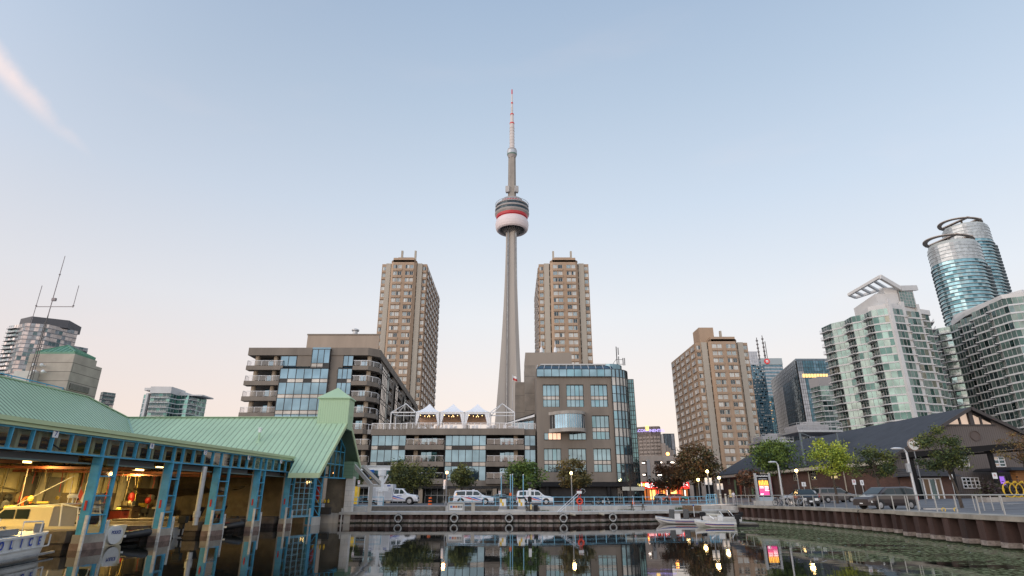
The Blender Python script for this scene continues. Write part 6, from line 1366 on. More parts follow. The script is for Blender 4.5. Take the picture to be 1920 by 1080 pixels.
# rooftop platforms with plant
for nm, pxs, yd, Y_, lb in (('roof_platform', (1480,1580), 806, 100, 'nearer steel platform with railing and plant boxes standing on the dark warehouse roof'), ('roof_platform', (1418,1488), 826, 122, 'farther steel platform with railing and plant boxes standing on the dark warehouse roof')):
    a = at(pxs[0], yd+2, Y_+9); b_ = at(pxs[1], yd, Y_); zz_ = (AZ(yd, Y_)); x0, x1 = AX(pxs[0], yd, Y_+3), b_.x
    pf = thing(nm, lb, 'platform', ((x0+x1)/2, Y_, zz_), 'plant platforms on the warehouse roof')
    m_ = MB(); m_.box(x0, x1, Y_, Y_+8, zz_-.35, zz_); m_.build('deck', M['steel'], pf)
    m_ = MB(); m_.box(x0+1.0, x1-1.2, Y_+2, Y_+7, zz_, zz_+1.1); m_.box(x0+2.5, x0+5, Y_+1.9, Y_+4, zz_+1.1, zz_+1.6); m_.build('plant_box', mat('plant_grey', (.36,.35,.35), .6, var=.15), pf)
    m_ = MB(); n = 8
    for q in (.45,.85,1.2): m_.beam((x0,Y_+.05,zz_+q),(x1,Y_+.05,zz_+q),.07); m_.beam((x0+.03,Y_+.05,zz_+q),(x0+.03,Y_+8,zz_+q),.07)
    for k in range(n+1): m_.beam((x0+(x1-x0)*k/n,Y_+.05,zz_),(x0+(x1-x0)*k/n,Y_+.05,zz_+1.2),.07)
    m_.build('railing', M['steel'], pf)
    for x_ in (x0+.4, x1-1.0): m_ = MB(); m_.beam((x_,Y_+.3,zz_-.3),(x_,Y_+.3,rz_(min(max(x_,WX0),WX1))-.2),.25); m_.build('leg', mat('blue_grey_steel', (.13,.16,.18), .5), pf)
    m_ = MB(); m_.beam((x0+.4,Y_+.3,zz_-.4),(x1-1,Y_+.3,rz_(max(WX0,x1-1))+.5),.12); m_.build('brace', MATS['blue_grey_steel'], pf)
# parking garage
YG = 152; gg = thing('parking_garage', 'beige concrete parking garage with lit open decks behind the red restaurant sign', 'parking garage', (40, YG, 1.6))
gx0, gx1 = AX(1150,880,YG), AX(1350,880,YG); gbm = mat('garage_concrete', (.60,.50,.41), .85, var=.15, scale=.3, streak=True); zrs = [AZ(y, YG) for y in (855, 864, 871, 886.5, 893)]
m_ = MB(); m_.box(gx0, gx1, YG, YG+.6, AZ(864,YG), AZ(854.5,YG)); m_.box(gx0, gx1, YG, YG+.6, AZ(886,YG), AZ(871,YG)) ; m_.box(gx0, gx1, YG, YG+.6, AZ(905,YG), AZ(893.5,YG))
for k in range(9): x_ = AX(1155+k*23,880,YG); m_.box(x_-.5, x_+.5, YG-.06, YG+.5, 1.4, AZ(855,YG))
m_.build('front_wall', gbm, gg)
m_ = MB(); m_.box(gx0, gx1, YG+5, YG+25, 1.4, AZ(856,YG)); m_.build('deck_interior', M['dark'], gg)
lm = mat('garage_strip_light', (1,.9,.8), emis=(1,.82,.68), estr=5)
for k, (px_, py_) in enumerate(((1199,867),(1205,868),(1222,867),(1243,867),(1200,891),(1206,890),(1221,889),(1238,891),(1262,867),(1216,901))): p = at(px_, py_, YG+3); m_ = MB(); m_.box(p.x-.55, p.x+.55, YG+3, YG+3.2, p.z-.12, p.z+.12); m_.build('deck_light', lm, gg)
m_ = MB(); m_.box(AX(1213,880,YG), AX(1219,880,YG), YG-.3, YG-.07, 1.4, AZ(862,YG)); m_.build('stair_slot', frame_lt, gg)
sl_ = thing('rooftop_lamp', 'single orange lamp shining on the parking garage roof', 'lamp', at(1252,851,YG+2)); p = at(1252,851,YG+2); m_ = MB(); m_.sphere(p, .42); m_.build('bulb', mat('orange_bulb', (1,.4,.1), emis=(1,.33,.06), estr=9), sl_); m_ = MB(); m_.tube([(p.x,p.y,p.z-1.2),p],.08); m_.build('pole', frame_dk, sl_)
# restaurant
YR = 146; rs = thing('restaurant', 'red lit restaurant front with white lettering under the parking garage', 'restaurant', (40, YR, 1.6))
rx0, rx1 = AX(1192,915,YR), AX(1292,915,YR)
m_ = MB(); m_.box(rx0, rx1, YR+.01, YR+5, AZ(911,YR), AZ(904.5,YR)); m_.build('canopy', M['dark'], rs); m_ = MB(); m_.box(rx0, rx1, YR-.3, YR, AZ(916,YR), AZ(904,YR)); m_.build('sign_box', mat('lit_red_sign', (.8,.02,.02), .5, emis=(1,.03,.02), estr=1.1), rs)
lt_ = mat('lit_white_letters', (1,1,1), emis=(1,.95,.92), estr=1.6)
text('lettering', 'ALIMBA & Bar', 1.45, lt_, rs, face_M((AX(1222,911,YR), YR-.4, AZ(910.5,YR)), (1,0,0)), .06, bold=True)
text('lettering', 'PASTA', 1.1, lt_, rs, face_M((AX(1277,909,YR), YR-.4, AZ(909,YR)), (1,0,0)), .06, bold=True)
m_ = MB(); m_.box(rx0, rx1, YR+1.4, YR+1.6, 1.5, AZ(911,YR)); m_.build('back_wall', mat('restaurant_inside', (.22,.08,.04), .8, emis=(.9,.28,.08), estr=.30), rs)
for k, (px_, w2, c) in enumerate(((1199,5,0),(1208,6,1),(1226,9,0),(1234,6,2),(1246,5,1),(1255,4,3),(1268,6,0),(1276,6,2),(1286,4,3))):
    p = at(px_, 924, YR); h_ = 1.3; m_ = MB(); q = w2*YR/1080*.5; m_.box(p.x-q, p.x+q, YR+1.1, YR+1.3, 2.0, AZ(919,YR)); m_.build('lit_window', [mat('lit_yellow', (1,.7,.3), emis=(1,.62,.16), estr=1.6), mat('lit_orange', (1,.5,.2), emis=(1,.36,.06), estr=1.4), mat('lit_red', (1,.2,.1), emis=(1,.08,.04), estr=1.3), mat('lit_pale', (1,.9,.8), emis=(1,.88,.72), estr=1.5)][c], rs)
m_ = MB()
for k in range(11): x_ = rx0+(rx1-rx0)*k/10; m_.beam((x_,YR+.2,1.5),(x_,YR+.2,AZ(911,YR)),.2)
m_.build('posts_front', M['black'], rs)
# ================================================================ TREES
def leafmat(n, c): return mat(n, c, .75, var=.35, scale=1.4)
def tree(label, px, py, Y, wpx, hpx, cols, base_px=None, n=3600, leaf=.31, dens=.55, group=None, name='street_tree', seedv=0, clumps=26, base_z=None, limbs=9, lean=0):
    """crown centre and size are read off the photograph at distance Y; crown = leaf-sized faces in clumps on real limbs"""
    rr = random.Random(seedv); c = at(px, py, Y); rx = wpx*.5*Y*1.05/1080; rz = hpx*.5*Y*.93/1080; ry = rx*.9
    gz = base_z if base_z is not None else gh(c.x, Y); bx = c.x+lean
    r_ = thing(name, label, 'tree', (bx, Y, gz), group)
    top = Vector((c.x, Y, c.z+rz*.35)); tr = max(.09, rx*.055)
    cl = []
    for k in range(clumps):
        while True:
            v = Vector((rr.uniform(-1,1), rr.uniform(-1,1), rr.uniform(-1,1)))
            if .25 < v.length < 1: break
        v = v.normalized()*(v.length**.5)
        if v.z < -.55: v.z *= .6
        wob = 1+.22*math.sin(3*math.atan2(v.y, v.x)+seedv)
        cl.append(Vector((c.x+v.x*rx*wob*.82, Y+v.y*ry*.82, c.z+v.z*rz*.84)))
    m_ = MB(); fork = Vector((bx+(c.x-bx)*.6, Y, max(gz+1.2, c.z-rz*.75)))
    m_.tube([(bx, Y, gz-.2), Vector((bx,Y,gz)).lerp(fork,.5)+Vector((rr.uniform(-.1,.1),0,0)), fork], [tr*1.3, tr, tr*.85], 8); m_.build('trunk', M['bark'], r_)
    m_ = MB(); m_.tube([fork, fork.lerp(top,.5)+Vector((rr.uniform(-.2,.2),rr.uniform(-.2,.2),0)), top], [tr*.85, tr*.5, tr*.15], 7)
    for k in range(min(len(cl), limbs*2)):
        t_ = rr.uniform(.05,.6); s_ = fork.lerp(top, t_); e = cl[k]; mid = s_.lerp(e,.5)+Vector((0,0,-.08*(e-s_).length+rr.uniform(-.1,.15))); q = tr*(.45-.3*t_); m_.tube([s_, mid, e], [q, q*.6, q*.2], 5, caps=False)
        for j in range(2): e2 = e+Vector((rr.uniform(-.6,.6),rr.uniform(-.6,.6),rr.uniform(-.2,.7)))*rx*.28; m_.tube([mid.lerp(e,.5), e2], [q*.25, q*.08], 4, caps=False)
    m_.build('limbs', M['bark'], r_)
    m_ = MB(); per = n//clumps
    for ci, p in enumerate(cl):
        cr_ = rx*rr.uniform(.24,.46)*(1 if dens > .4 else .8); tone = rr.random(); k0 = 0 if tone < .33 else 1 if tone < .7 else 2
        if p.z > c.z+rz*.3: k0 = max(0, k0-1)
        for q in range(per):
            g_ = Vector((rr.gauss(0,.5), rr.gauss(0,.5), rr.gauss(0,.36)))
            if g_.length > 1.35: g_ *= .7
            o = p+g_*cr_; s_ = leaf*rr.uniform(.6,1.3); a_ = Vector((rr.gauss(0,1), rr.gauss(0,1), rr.gauss(0,.6))).normalized(); b_ = a_.cross(Vector((rr.gauss(0,1), rr.gauss(0,1), rr.gauss(0,1)))).normalized()
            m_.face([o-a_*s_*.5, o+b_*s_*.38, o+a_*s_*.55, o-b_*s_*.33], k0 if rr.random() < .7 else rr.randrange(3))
    if n: m_.build('crown', cols, r_)
    return r_
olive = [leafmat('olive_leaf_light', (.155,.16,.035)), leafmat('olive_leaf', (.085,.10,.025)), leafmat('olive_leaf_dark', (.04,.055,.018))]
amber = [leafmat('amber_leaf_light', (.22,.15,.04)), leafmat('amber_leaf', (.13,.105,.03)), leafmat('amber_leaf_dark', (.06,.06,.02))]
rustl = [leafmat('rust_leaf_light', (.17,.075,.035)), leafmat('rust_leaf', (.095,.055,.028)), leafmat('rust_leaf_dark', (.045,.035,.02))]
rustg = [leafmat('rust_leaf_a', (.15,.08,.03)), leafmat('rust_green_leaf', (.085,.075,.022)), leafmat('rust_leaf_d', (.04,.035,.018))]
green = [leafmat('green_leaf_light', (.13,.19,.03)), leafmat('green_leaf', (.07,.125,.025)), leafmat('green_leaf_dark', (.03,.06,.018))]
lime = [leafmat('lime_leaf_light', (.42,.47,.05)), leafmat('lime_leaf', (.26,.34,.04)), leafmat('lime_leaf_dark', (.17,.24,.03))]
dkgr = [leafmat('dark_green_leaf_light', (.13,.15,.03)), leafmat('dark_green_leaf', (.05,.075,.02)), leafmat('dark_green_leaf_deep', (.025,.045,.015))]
G1 = 'trees along the promenade'
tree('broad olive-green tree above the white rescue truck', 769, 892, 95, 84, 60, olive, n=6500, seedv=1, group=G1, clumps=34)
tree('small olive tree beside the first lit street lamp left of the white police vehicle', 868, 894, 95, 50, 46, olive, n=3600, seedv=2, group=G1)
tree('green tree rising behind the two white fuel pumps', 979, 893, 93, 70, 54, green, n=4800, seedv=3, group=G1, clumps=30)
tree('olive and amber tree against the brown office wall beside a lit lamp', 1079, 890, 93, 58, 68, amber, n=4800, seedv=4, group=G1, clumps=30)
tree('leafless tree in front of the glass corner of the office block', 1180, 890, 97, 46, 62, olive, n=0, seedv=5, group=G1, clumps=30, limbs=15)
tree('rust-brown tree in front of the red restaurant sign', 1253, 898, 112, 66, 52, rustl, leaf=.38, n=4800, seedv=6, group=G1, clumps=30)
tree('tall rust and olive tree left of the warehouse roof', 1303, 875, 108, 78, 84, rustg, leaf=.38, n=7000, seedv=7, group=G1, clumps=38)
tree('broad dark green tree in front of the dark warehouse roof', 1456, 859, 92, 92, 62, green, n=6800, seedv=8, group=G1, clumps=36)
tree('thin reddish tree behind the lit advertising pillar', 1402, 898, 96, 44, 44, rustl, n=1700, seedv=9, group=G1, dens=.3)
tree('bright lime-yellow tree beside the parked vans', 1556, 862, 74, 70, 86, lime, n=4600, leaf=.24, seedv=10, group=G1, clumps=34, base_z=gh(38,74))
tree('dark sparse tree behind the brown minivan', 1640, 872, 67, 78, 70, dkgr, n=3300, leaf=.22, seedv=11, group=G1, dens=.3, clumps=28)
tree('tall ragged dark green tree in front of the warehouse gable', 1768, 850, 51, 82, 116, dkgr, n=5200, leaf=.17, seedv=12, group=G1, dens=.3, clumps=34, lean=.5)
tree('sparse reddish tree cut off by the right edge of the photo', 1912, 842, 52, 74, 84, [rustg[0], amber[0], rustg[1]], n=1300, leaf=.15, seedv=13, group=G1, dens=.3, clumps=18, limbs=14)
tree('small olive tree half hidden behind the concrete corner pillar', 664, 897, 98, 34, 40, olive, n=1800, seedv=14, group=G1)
# planting bed on the right
bed = MB(); rr = random.Random(8)
for k in range(3600):
    a_ = rr.uniform(0,1); px_ = 1846+a_*78; o = at(px_, 918, 62)+Vector((0, rr.gauss(0,.5), 0)); o.z = 2.5+abs(rr.gauss(0,.5))+.35*math.sin(a_*17); s_ = .16
    v = Vector((rr.gauss(0,1),rr.gauss(0,1),rr.gauss(0,1))).normalized(); u = v.cross(Vector((rr.gauss(0,1),rr.gauss(0,1),1))).normalized(); bed.face([o-v*s_, o+u*s_*.6, o+v*s_, o-u*s_*.6], rr.choice((0,0,1)))
o_ = bed.build('shrubs', [leafmat('plum_leaf', (.05,.03,.03)), leafmat('shrub_leaf', (.06,.06,.025))]); o_['kind'] = 'stuff'
m_ = MB(); p0, p1 = at(1840, 930, 60), at(1990, 934, 56); m_.beam((p0.x,60,2.35),(p1.x+6,58,2.35),1.6,.55); tag(m_.build('planter_wall', M['concrete']), 'low grey concrete planter wall behind the yellow bicycle rings', 'planter')
# ================================================================ VEHICLES
random.seed(7)
pw = mat('police_white_paint', (.72,.73,.75), .3, coat=.6); carglass = glass('car_glass', (.045,.065,.07), rough=.06, metal=.15, wob=.0)
hub = mat('wheel_silver', (.45,.45,.46), .35, metal=.8); tail = mat('tail_light_red', (.45,.02,.02), .3); headl = mat('headlight_clear', (.75,.75,.72), .15); blackpl = mat('black_plastic', (.025,.025,.027), .6)
stripe_r = mat('police_red', (.55,.03,.04), .4); stripe_b = mat('police_blue', (.03,.10,.42), .4)
def car(name, label, cat, loc, rz, L, W, prof, belt, axles, wr, paint, wins, zb=.28, ws=(0,0), group=None, police=None, box=None, arch=blackpl, dark_lower=False, plate=True, rack=False):
    c = thing(name, label, cat, loc, group, rz, local=True); h = W/2
    def top(x):
        for (a, za), (b_, zb_) in zip(prof, prof[1:]):
            if a <= x <= b_: return za+(zb_-za)*(x-a)/((b_-a) or 1)
        return prof[-1][1]
    xs_ = sorted(set([p[0] for p in prof]+[-L/2+L*k/22 for k in range(23)])); rows = []
    for x in xs_:
        t_ = top(x); e = 1-.10*max(0, (abs(x)-(L/2-.35))/.35)**2; hh = h*e; z0 = zb+.18*max(0, (abs(x)-(L/2-.25))/.25)
        if t_ > belt+.12: r_ = [(hh*.9,z0),(hh*.985,zb+.22),(hh,zb+.5),(hh*.985,belt-.06),(hh*.955,belt),(hh*.83,t_-.07),(hh*.72,t_)]
        else: b2 = min(belt, t_); r_ = [(hh*.9,z0),(hh*.985,zb+.22),(hh,(zb+b2)/2),(hh*.985,b2-.16),(hh*.94,b2-.06),(hh*.8,t_-.012),(hh*.5,t_)]
        rows.append([(x,-y,z) for y, z in r_]+[(x,y,z) for y, z in reversed(r_)])
    m_ = MB(); m_.grid(rows, 0, True, True); m_.build('body', paint, c, smooth=False)
    for wi in wins:
        x0,x1,s0,s1 = wi[:4]
        for sg in (-1,1):
            m_ = MB(); zt0, zt1 = top(x0+s0)-.13, top(x1+s1)-.13; zl_ = belt+.04
            P = lambda x,z: (x, sg*(h*(.955-(.955-.83)*(z-belt)/max(.2,(max(top(x),belt+.3)-.07-belt)))+.012), z)
            q = [P(x0,zl_),P(x1,zl_),P(x1+s1,zt1),P(x0+s0,zt0)]; m_.face(q if sg < 0 else list(reversed(q))); m_.build('side_window', carglass, c)
    for i, nm_ in ((ws[0],'windscreen'),(ws[1],'rear_window')):
        if i is None: continue
        (xa_,za_),(xb_,zb_) = prof[i], prof[i+1]; n_ = Vector((-(zb_-za_),0,xb_-xa_)).normalized()*.015; m_ = MB()
        wa = h*(.93 if za_ < zb_ else .76); wb2 = h*(.76 if za_ < zb_ else .93); A = Vector((xa_,0,za_)).lerp(Vector((xb_,0,zb_)),.1)+n_; B = Vector((xa_,0,za_)).lerp(Vector((xb_,0,zb_)),.9)+n_
        m_.face([(A.x,-wa*.93,A.z),(B.x,-wb2*.93,B.z),(B.x,wb2*.93,B.z),(A.x,wa*.93,A.z)]); m_.build(nm_, carglass, c)
    for ax in axles:
        for sg in (-1,1):
            m_ = MB(); rows = []
            for r_, y_ in ((wr*.62,0),(wr*.97,0),(wr,.03),(wr,.2),(wr*.95,.24)): rows.append([(ax+r_*math.cos(a_), sg*(h+.015-y_), wr+r_*math.sin(a_)) for a_ in [2*math.pi*k/24 for k in range(24)]])
            m_.grid(rows, 0, True, True); w_ = m_.build('wheel', M['rubber'], c)
            m_ = MB(); rows = [[(ax+r_*math.cos(a_), sg*(h+y_), wr+r_*math.sin(a_)) for a_ in [2*math.pi*k/20 for k in range(20)]] for r_, y_ in ((wr*.62,.02),(wr*.5,.005),(wr*.2,.03))]; m_.grid(rows, 0, True, True)
            rm = m_.build('rim', hub, c); rm.parent = w_
            for k in range(5):
                a_ = 2*math.pi*k/5+.3
            m_ = MB(); n_ = 16; ra = wr+.09
            inner = [(ax+wr*.98*math.cos(a_), sg*(h+.006), wr+wr*.98*math.sin(a_)) for a_ in [math.pi*k/n_ for k in range(n_+1)]]; outer = [(ax+ra*math.cos(a_), sg*(h+.008), wr+.02+ra*math.sin(a_)) for a_ in [math.pi*k/n_ for k in range(n_+1)]]
            m_.grid([inner, outer], 0); m_.face([(ax-wr*.98,sg*(h+.003),zb)]+[(ax+ra*.99*math.cos(a_), sg*(h+.003), wr+ra*.99*math.sin(a_)) for a_ in [math.pi-math.pi*k/n_ for k in range(n_+1)]]+[(ax+wr*.98,sg*(h+.003),zb)], 0); m_.build('wheel_arch', arch, c)
    tf = prof[-1][1]
    for sg in (-1,1):
        m_ = MB(); m_.box(L/2-.22, L/2+.012, sg*h*.62-.18, sg*h*.62+.18, tf-.34, tf-.08); m_.box(L/2-.4, L/2-.1, sg*h*.93-.02, sg*h*.93+.045, tf-.28, tf-.12); m_.build('headlight', headl, c)
        m_ = MB(); tb = min(belt, prof[0][1]) ; m_.box(-L/2-.012, -L/2+.10, sg*h*.84-.09, sg*h*.84+.10, tb-.28, tb+.05); m_.build('tail_light', tail, c)
        m_ = MB(); xm_ = prof[ws[0]][0]+.0 if ws[0] is not None else 0; xm_ = max(prof[ws[0]][0], prof[ws[0]+1][0])-.45; m_.box(xm_-.1, xm_+.06, sg*(h+.06)-.10, sg*(h+.06)+.10, belt-.0, belt+.18); m_.build('mirror', blackpl if not police else pw, c)
    m_ = MB(); m_.box(L/2-.05, L/2+.02, -h*.42, h*.42, tf-.34, tf-.12); m_.build('grille', blackpl, c)
    m_ = MB(); m_.box(L/2-.10, L/2+.05, -h*.9, h*.9, zb+.02, zb+.22); m_.box(-L/2-.05, -L/2+.1, -h*.9, h*.9, zb+.02, zb+.22); m_.build('bumper', blackpl if dark_lower else paint, c)
    if plate: m_ = MB(); m_.box(L/2+.05, L/2+.065, -.16, .16, zb+.14, zb+.3); m_.build('number_plate', M['white'], c)
    if police:
        for sg in (-1,1):
            for dz, cm in ((0,stripe_r),(-.0,stripe_b)):
                m_ = MB(); x0, x1 = (-L*.30, L*.18) if cm is stripe_r else (-L*.13, L*.30); y_ = sg*(h+.014); zt_ = belt-.12; n_ = 8; up_, lo_ = [], []
                for k in range(n_+1): f = k/n_; x_ = x0+(x1-x0)*f; zc_ = zt_-(belt-zb-.30)*f**1.15; w2 = .02+.15*math.sin(math.pi*min(1, f*1.1+.05))**1.0; up_.append((x_, y_, zc_+w2*.5)); lo_.append((x_, y_, zc_-w2*.5))
                m_.grid([up_, lo_]); m_.build('stripe', cm, c)
            text('lettering', police, .19, M['blueink'], c, face_M((L*.13, sg*(h+.016), belt-.22), (1 if sg < 0 else -1, 0, 0)), .002, bold=True)
        m_ = MB(); zr_ = max(p[1] for p in prof); m_.box(-.18, .12, -.55, .55, zr_+.01, zr_+.11); m_.build('light_bar', [mat('lightbar_clear', (.6,.6,.62), .2)], c)
    if box: box(c, h)
    return c
suvp = [(-2.8,.95),(-2.78,1.45),(-2.62,1.86),(-1.5,1.93),(.55,1.91),(1.42,1.30),(1.6,1.22),(2.5,1.12),(2.8,.98)]
suvw = [(-2.45,-1.15,.06,0),(-1.0,-.12,0,0),(0,1.2,0,-.62)]
YV = 87.5
gv = gh(-6, YV)
def vx(px, Y=YV): return AX(px, 935, Y)
gpol = 'white police vehicles on the promenade'
car('police_suv', 'long white police SUV with red and blue stripes parked behind the information board', 'police car', (vx(888), YV, gv), 0, 5.7, 2.0, suvp, 1.22, (-1.75,1.72), .40, pw, suvw, ws=(4,1), group=gpol, police='POLICE', arch=blackpl, dark_lower=False)
suv2 = [(x*.91, z*.99) for x, z in suvp]; suvw2 = [(-2.2,-1.2,.06,0),(-1.0,-.12,0,0),(0,1.05,0,-.55)]
car('police_suv', 'shorter white police SUV parked right of the second fuel pump', 'police car', (vx(1002), YV-1.0, gv), 0, 5.1, 2.0, suv2, 1.20, (-1.55,1.55), .39, pw, suvw2, ws=(4,1), group=gpol, police='POLICE')
def rescue_box(c, h):
    m_ = MB(); m_.box(-3.55, -.05, -h-.12, h+.12, .62, 2.75); m_.build('rescue_body', mat('rescue_body_grey', (.60,.61,.63), .4), c, bevel=.05)
    for k, (a, b_) in enumerate(((-3.45,-2.4),(-2.3,-1.25),(-1.15,-.2))):
        for sg in (-1,1):
            m_ = MB(); m_.box(a, b_, sg*(h+.13)-.012, sg*(h+.13)+.012, .8 if k != 1 else 1.25, 2.25); m_.build('locker_shutter', ribs(mat('shutter_silver', (.52,.53,.55), .35, metal=.3), 2, 12, .01, .8) if 'shutter_silver' not in MATS or k < 0 else MATS['shutter_silver'], c)
    for sg in (-1,1): text('lettering', 'MARINE', .30, M['blueink'], c, face_M((-2.55, sg*(h+.16), 2.50), (1 if sg < 0 else -1, 0, 0)), .003, bold=True)
    m_ = MB(); m_.box(-.9, -.4, -h-.14, h+.14, 2.45, 2.62); m_.build('marker_lights', M['blueink'], c)
trp = [(-3.6,.95),(-3.55,1.0),(-.1,1.02),(.0,1.9),(.1,2.18),(1.35,2.16),(2.05,1.50),(2.25,1.42),(3.2,1.32),(3.4,1.1)]
car('police_truck', 'big white police rescue truck with a grey locker body under the broad olive tree', 'police truck', (vx(738), YV+.5, gv), 0, 6.9, 2.15, trp, 1.42, (-2.25,2.35), .48, pw, [(.12,.78,0,0),(.9,1.75,0,-.55)], zb=.45, ws=(5,2), group=gpol, police='POLICE', box=rescue_box)
sed = [(-2.35,.9),(-2.3,1.05),(-1.75,1.08),(-1.0,1.42),(.3,1.44),(1.15,1.02),(2.1,.86),(2.35,.7)]
sedw = [(-1.35,-.1,.42,0),(0,.95,0,-.62)]
gpaint = mat('grey_green_car_paint', (.10,.13,.14), .3, coat=.5)
car('parked_car', 'grey sedan mostly hidden between the two police SUVs', 'car', (vx(943,91), 91, gh(0,91)), 0, 4.8, 1.8, sed, .98, (-1.45,1.45), .33, gpaint, sedw, ws=(4,2))
car('parked_car', 'dark car with pale bumper seen beside the concrete pillar', 'car', (vx(650,93), 93, gh(-20,93)), 0, 4.6, 1.8, sed, .98, (-1.45,1.45), .33, mat('dark_blue_car_paint', (.03,.035,.05), .3, coat=.5), sedw, ws=(4,2))
# plaza vehicles on the right
vanp = [(-2.55,.95),(-2.52,1.10),(-2.30,1.68),(-1.6,1.78),(.55,1.74),(1.55,1.13),(2.35,.98),(2.55,.80)]
vanw = [(-2.25,-1.35,.15,0),(-1.28,-.28,0,0),(-.18,1.2,0,-.80)]
def g2(X, Y): return gh(X, Y)
vX = AX(1668, 940, 51); car('minivan', 'dark brown minivan parked on the plaza behind the metal railing', 'minivan', (vX, 51.5, g2(vX,51.5)-.0), R(180+14), 4.95, 1.9, vanp, 1.12, (-1.5,1.55), .34, mat('brown_van_paint', (.045,.032,.028), .28, coat=.7), vanw, ws=(4,1))
vX = AX(1519, 935, 66); car('black_suv', 'black SUV facing the camera behind the parked bicycles', 'car', (vX, 67, g2(vX,67)), R(-90-14), 4.6, 1.85, [(-2.3,.9),(-2.27,1.3),(-2.1,1.68),(-1.2,1.75),(.3,1.72),(1.05,1.18),(2.1,1.06),(2.3,.9)], 1.12, (-1.35,1.4), .37, mat('black_car_paint', (.018,.02,.022), .25, coat=.7), [(-2.0,-1.1,.08,0),(-1.0,-.1,0,0),(0,.85,0,-.5)], ws=(4,1), dark_lower=True)
vX = AX(1497, 932, 76); car('silver_car', 'silver hatchback half hidden left of the black SUV', 'car', (vX, 76, g2(vX,76)), R(160), 4.4, 1.8, [(-2.2,.9),(-2.15,1.2),(-1.9,1.6),(-1.0,1.66),(.3,1.63),(1.05,1.1),(2.0,.96),(2.2,.8)], 1.08, (-1.3,1.35), .33, mat('silver_car_paint', (.34,.35,.37), .3, metal=.4, coat=.6), [(-1.85,-.9,.1,0),(-.8,0,0,0),(.1,.95,0,-.55)], ws=(4,1))
vX = AX(1566, 934, 78); car('grey_minivan', 'grey-brown minivan partly behind the black SUV under the lime tree', 'minivan', (vX, 78, g2(vX,78)), R(3), 5.1, 1.9, vanp, 1.12, (-1.5,1.55), .34, mat('grey_van_paint', (.16,.14,.13), .3, metal=.3, coat=.6), vanw, ws=(4,1))
vX = AX(1240, 935, 112); car('white_car', 'small white car facing the camera near the restaurant', 'car', (vX, 112, g2(vX,112)), R(-90), 4.3, 1.75, sed, .98, (-1.4,1.4), .33, pw, sedw, ws=(4,2))
vX = AX(1263, 935, 110); tx = car('taxi', 'orange and teal taxi with a lit roof sign beside the small white car', 'taxi', (vX, 110, g2(vX,110)), R(180), 4.8, 1.8, sed, .98, (-1.45,1.45), .33, mat('taxi_orange', (.55,.10,.02), .35, coat=.5), sedw, ws=(4,2))
m_ = MB(); m_.box(-.25,.25,-.4,.4,1.45,1.62); m_.build('roof_sign', mat('taxi_sign_lit', (1,.6,.2), emis=(1,.5,.1), estr=5), tx)
m_ = MB(); m_.box(-2.3,-1.2,-.905,.905,.55,1.0); m_.build('teal_panel', mat('taxi_teal', (.05,.35,.28), .4), tx)
# motorcycle
def motorcycle(label, loc, rz):
    c = thing('motorcycle', label, 'motorcycle', loc, None, rz, True)
    for x_ in (-.75,.75): m_ = MB(); m_.ring((x_,0,.32), .26, .07); w_ = m_.build('wheel', M['rubber'], c); m_ = MB(); [m_.beam((x_,0,.32),(x_+.24*math.cos(a_),0,.32+.24*math.sin(a_)),.02) for a_ in [k*.785 for k in range(8)]]; q = m_.build('rim', hub, c); q.parent = w_
    m_ = MB(); m_.tube([(-.75,0,.32),(-.3,0,.6),(.35,0,.7),(.6,0,.95)], [.05,.12,.14,.05]); m_.build('frame', M['black'], c)
    m_ = MB(); m_.sphere((.15,0,.82), .2, sc=(1.5,.8,.8)); m_.build('fuel_tank', M['black'], c)
    m_ = MB(); m_.tube([(-.65,0,.84),(-.3,0,.78),(-.05,0,.80)], [.09,.13,.09]); m_.build('seat', blackpl, c)
    m_ = MB(); m_.tube([(.75,0,.32),(.52,0,.98)], .04); m_.tube([(.42,-.36,1.05),(.5,0,1.0),(.42,.36,1.05)], .025); m_.build('fork_and_handlebar', M['chrome'], c)
    m_ = MB(); m_.box(-.95,-.5,-.3,.3,.5,.78); m_.build('panniers', blackpl, c)
    m_ = MB(); m_.obox((0,0,.42),(.5,.3,.3)); m_.build('engine', M['steel'], c); m_ = MB(); m_.beam((.0,.1,.3),(-.1,.3,.02),.03); m_.build('side_stand', M['steel'], c)
motorcycle('black touring motorcycle parked in front of the office entrance, left of its twin', (vx(1121,88), 88, gh(10,88)), .2)
motorcycle('black motorcycle parked in front of the office entrance, right of its twin', (vx(1131,88), 87.6, gh(10,88)), -.3)
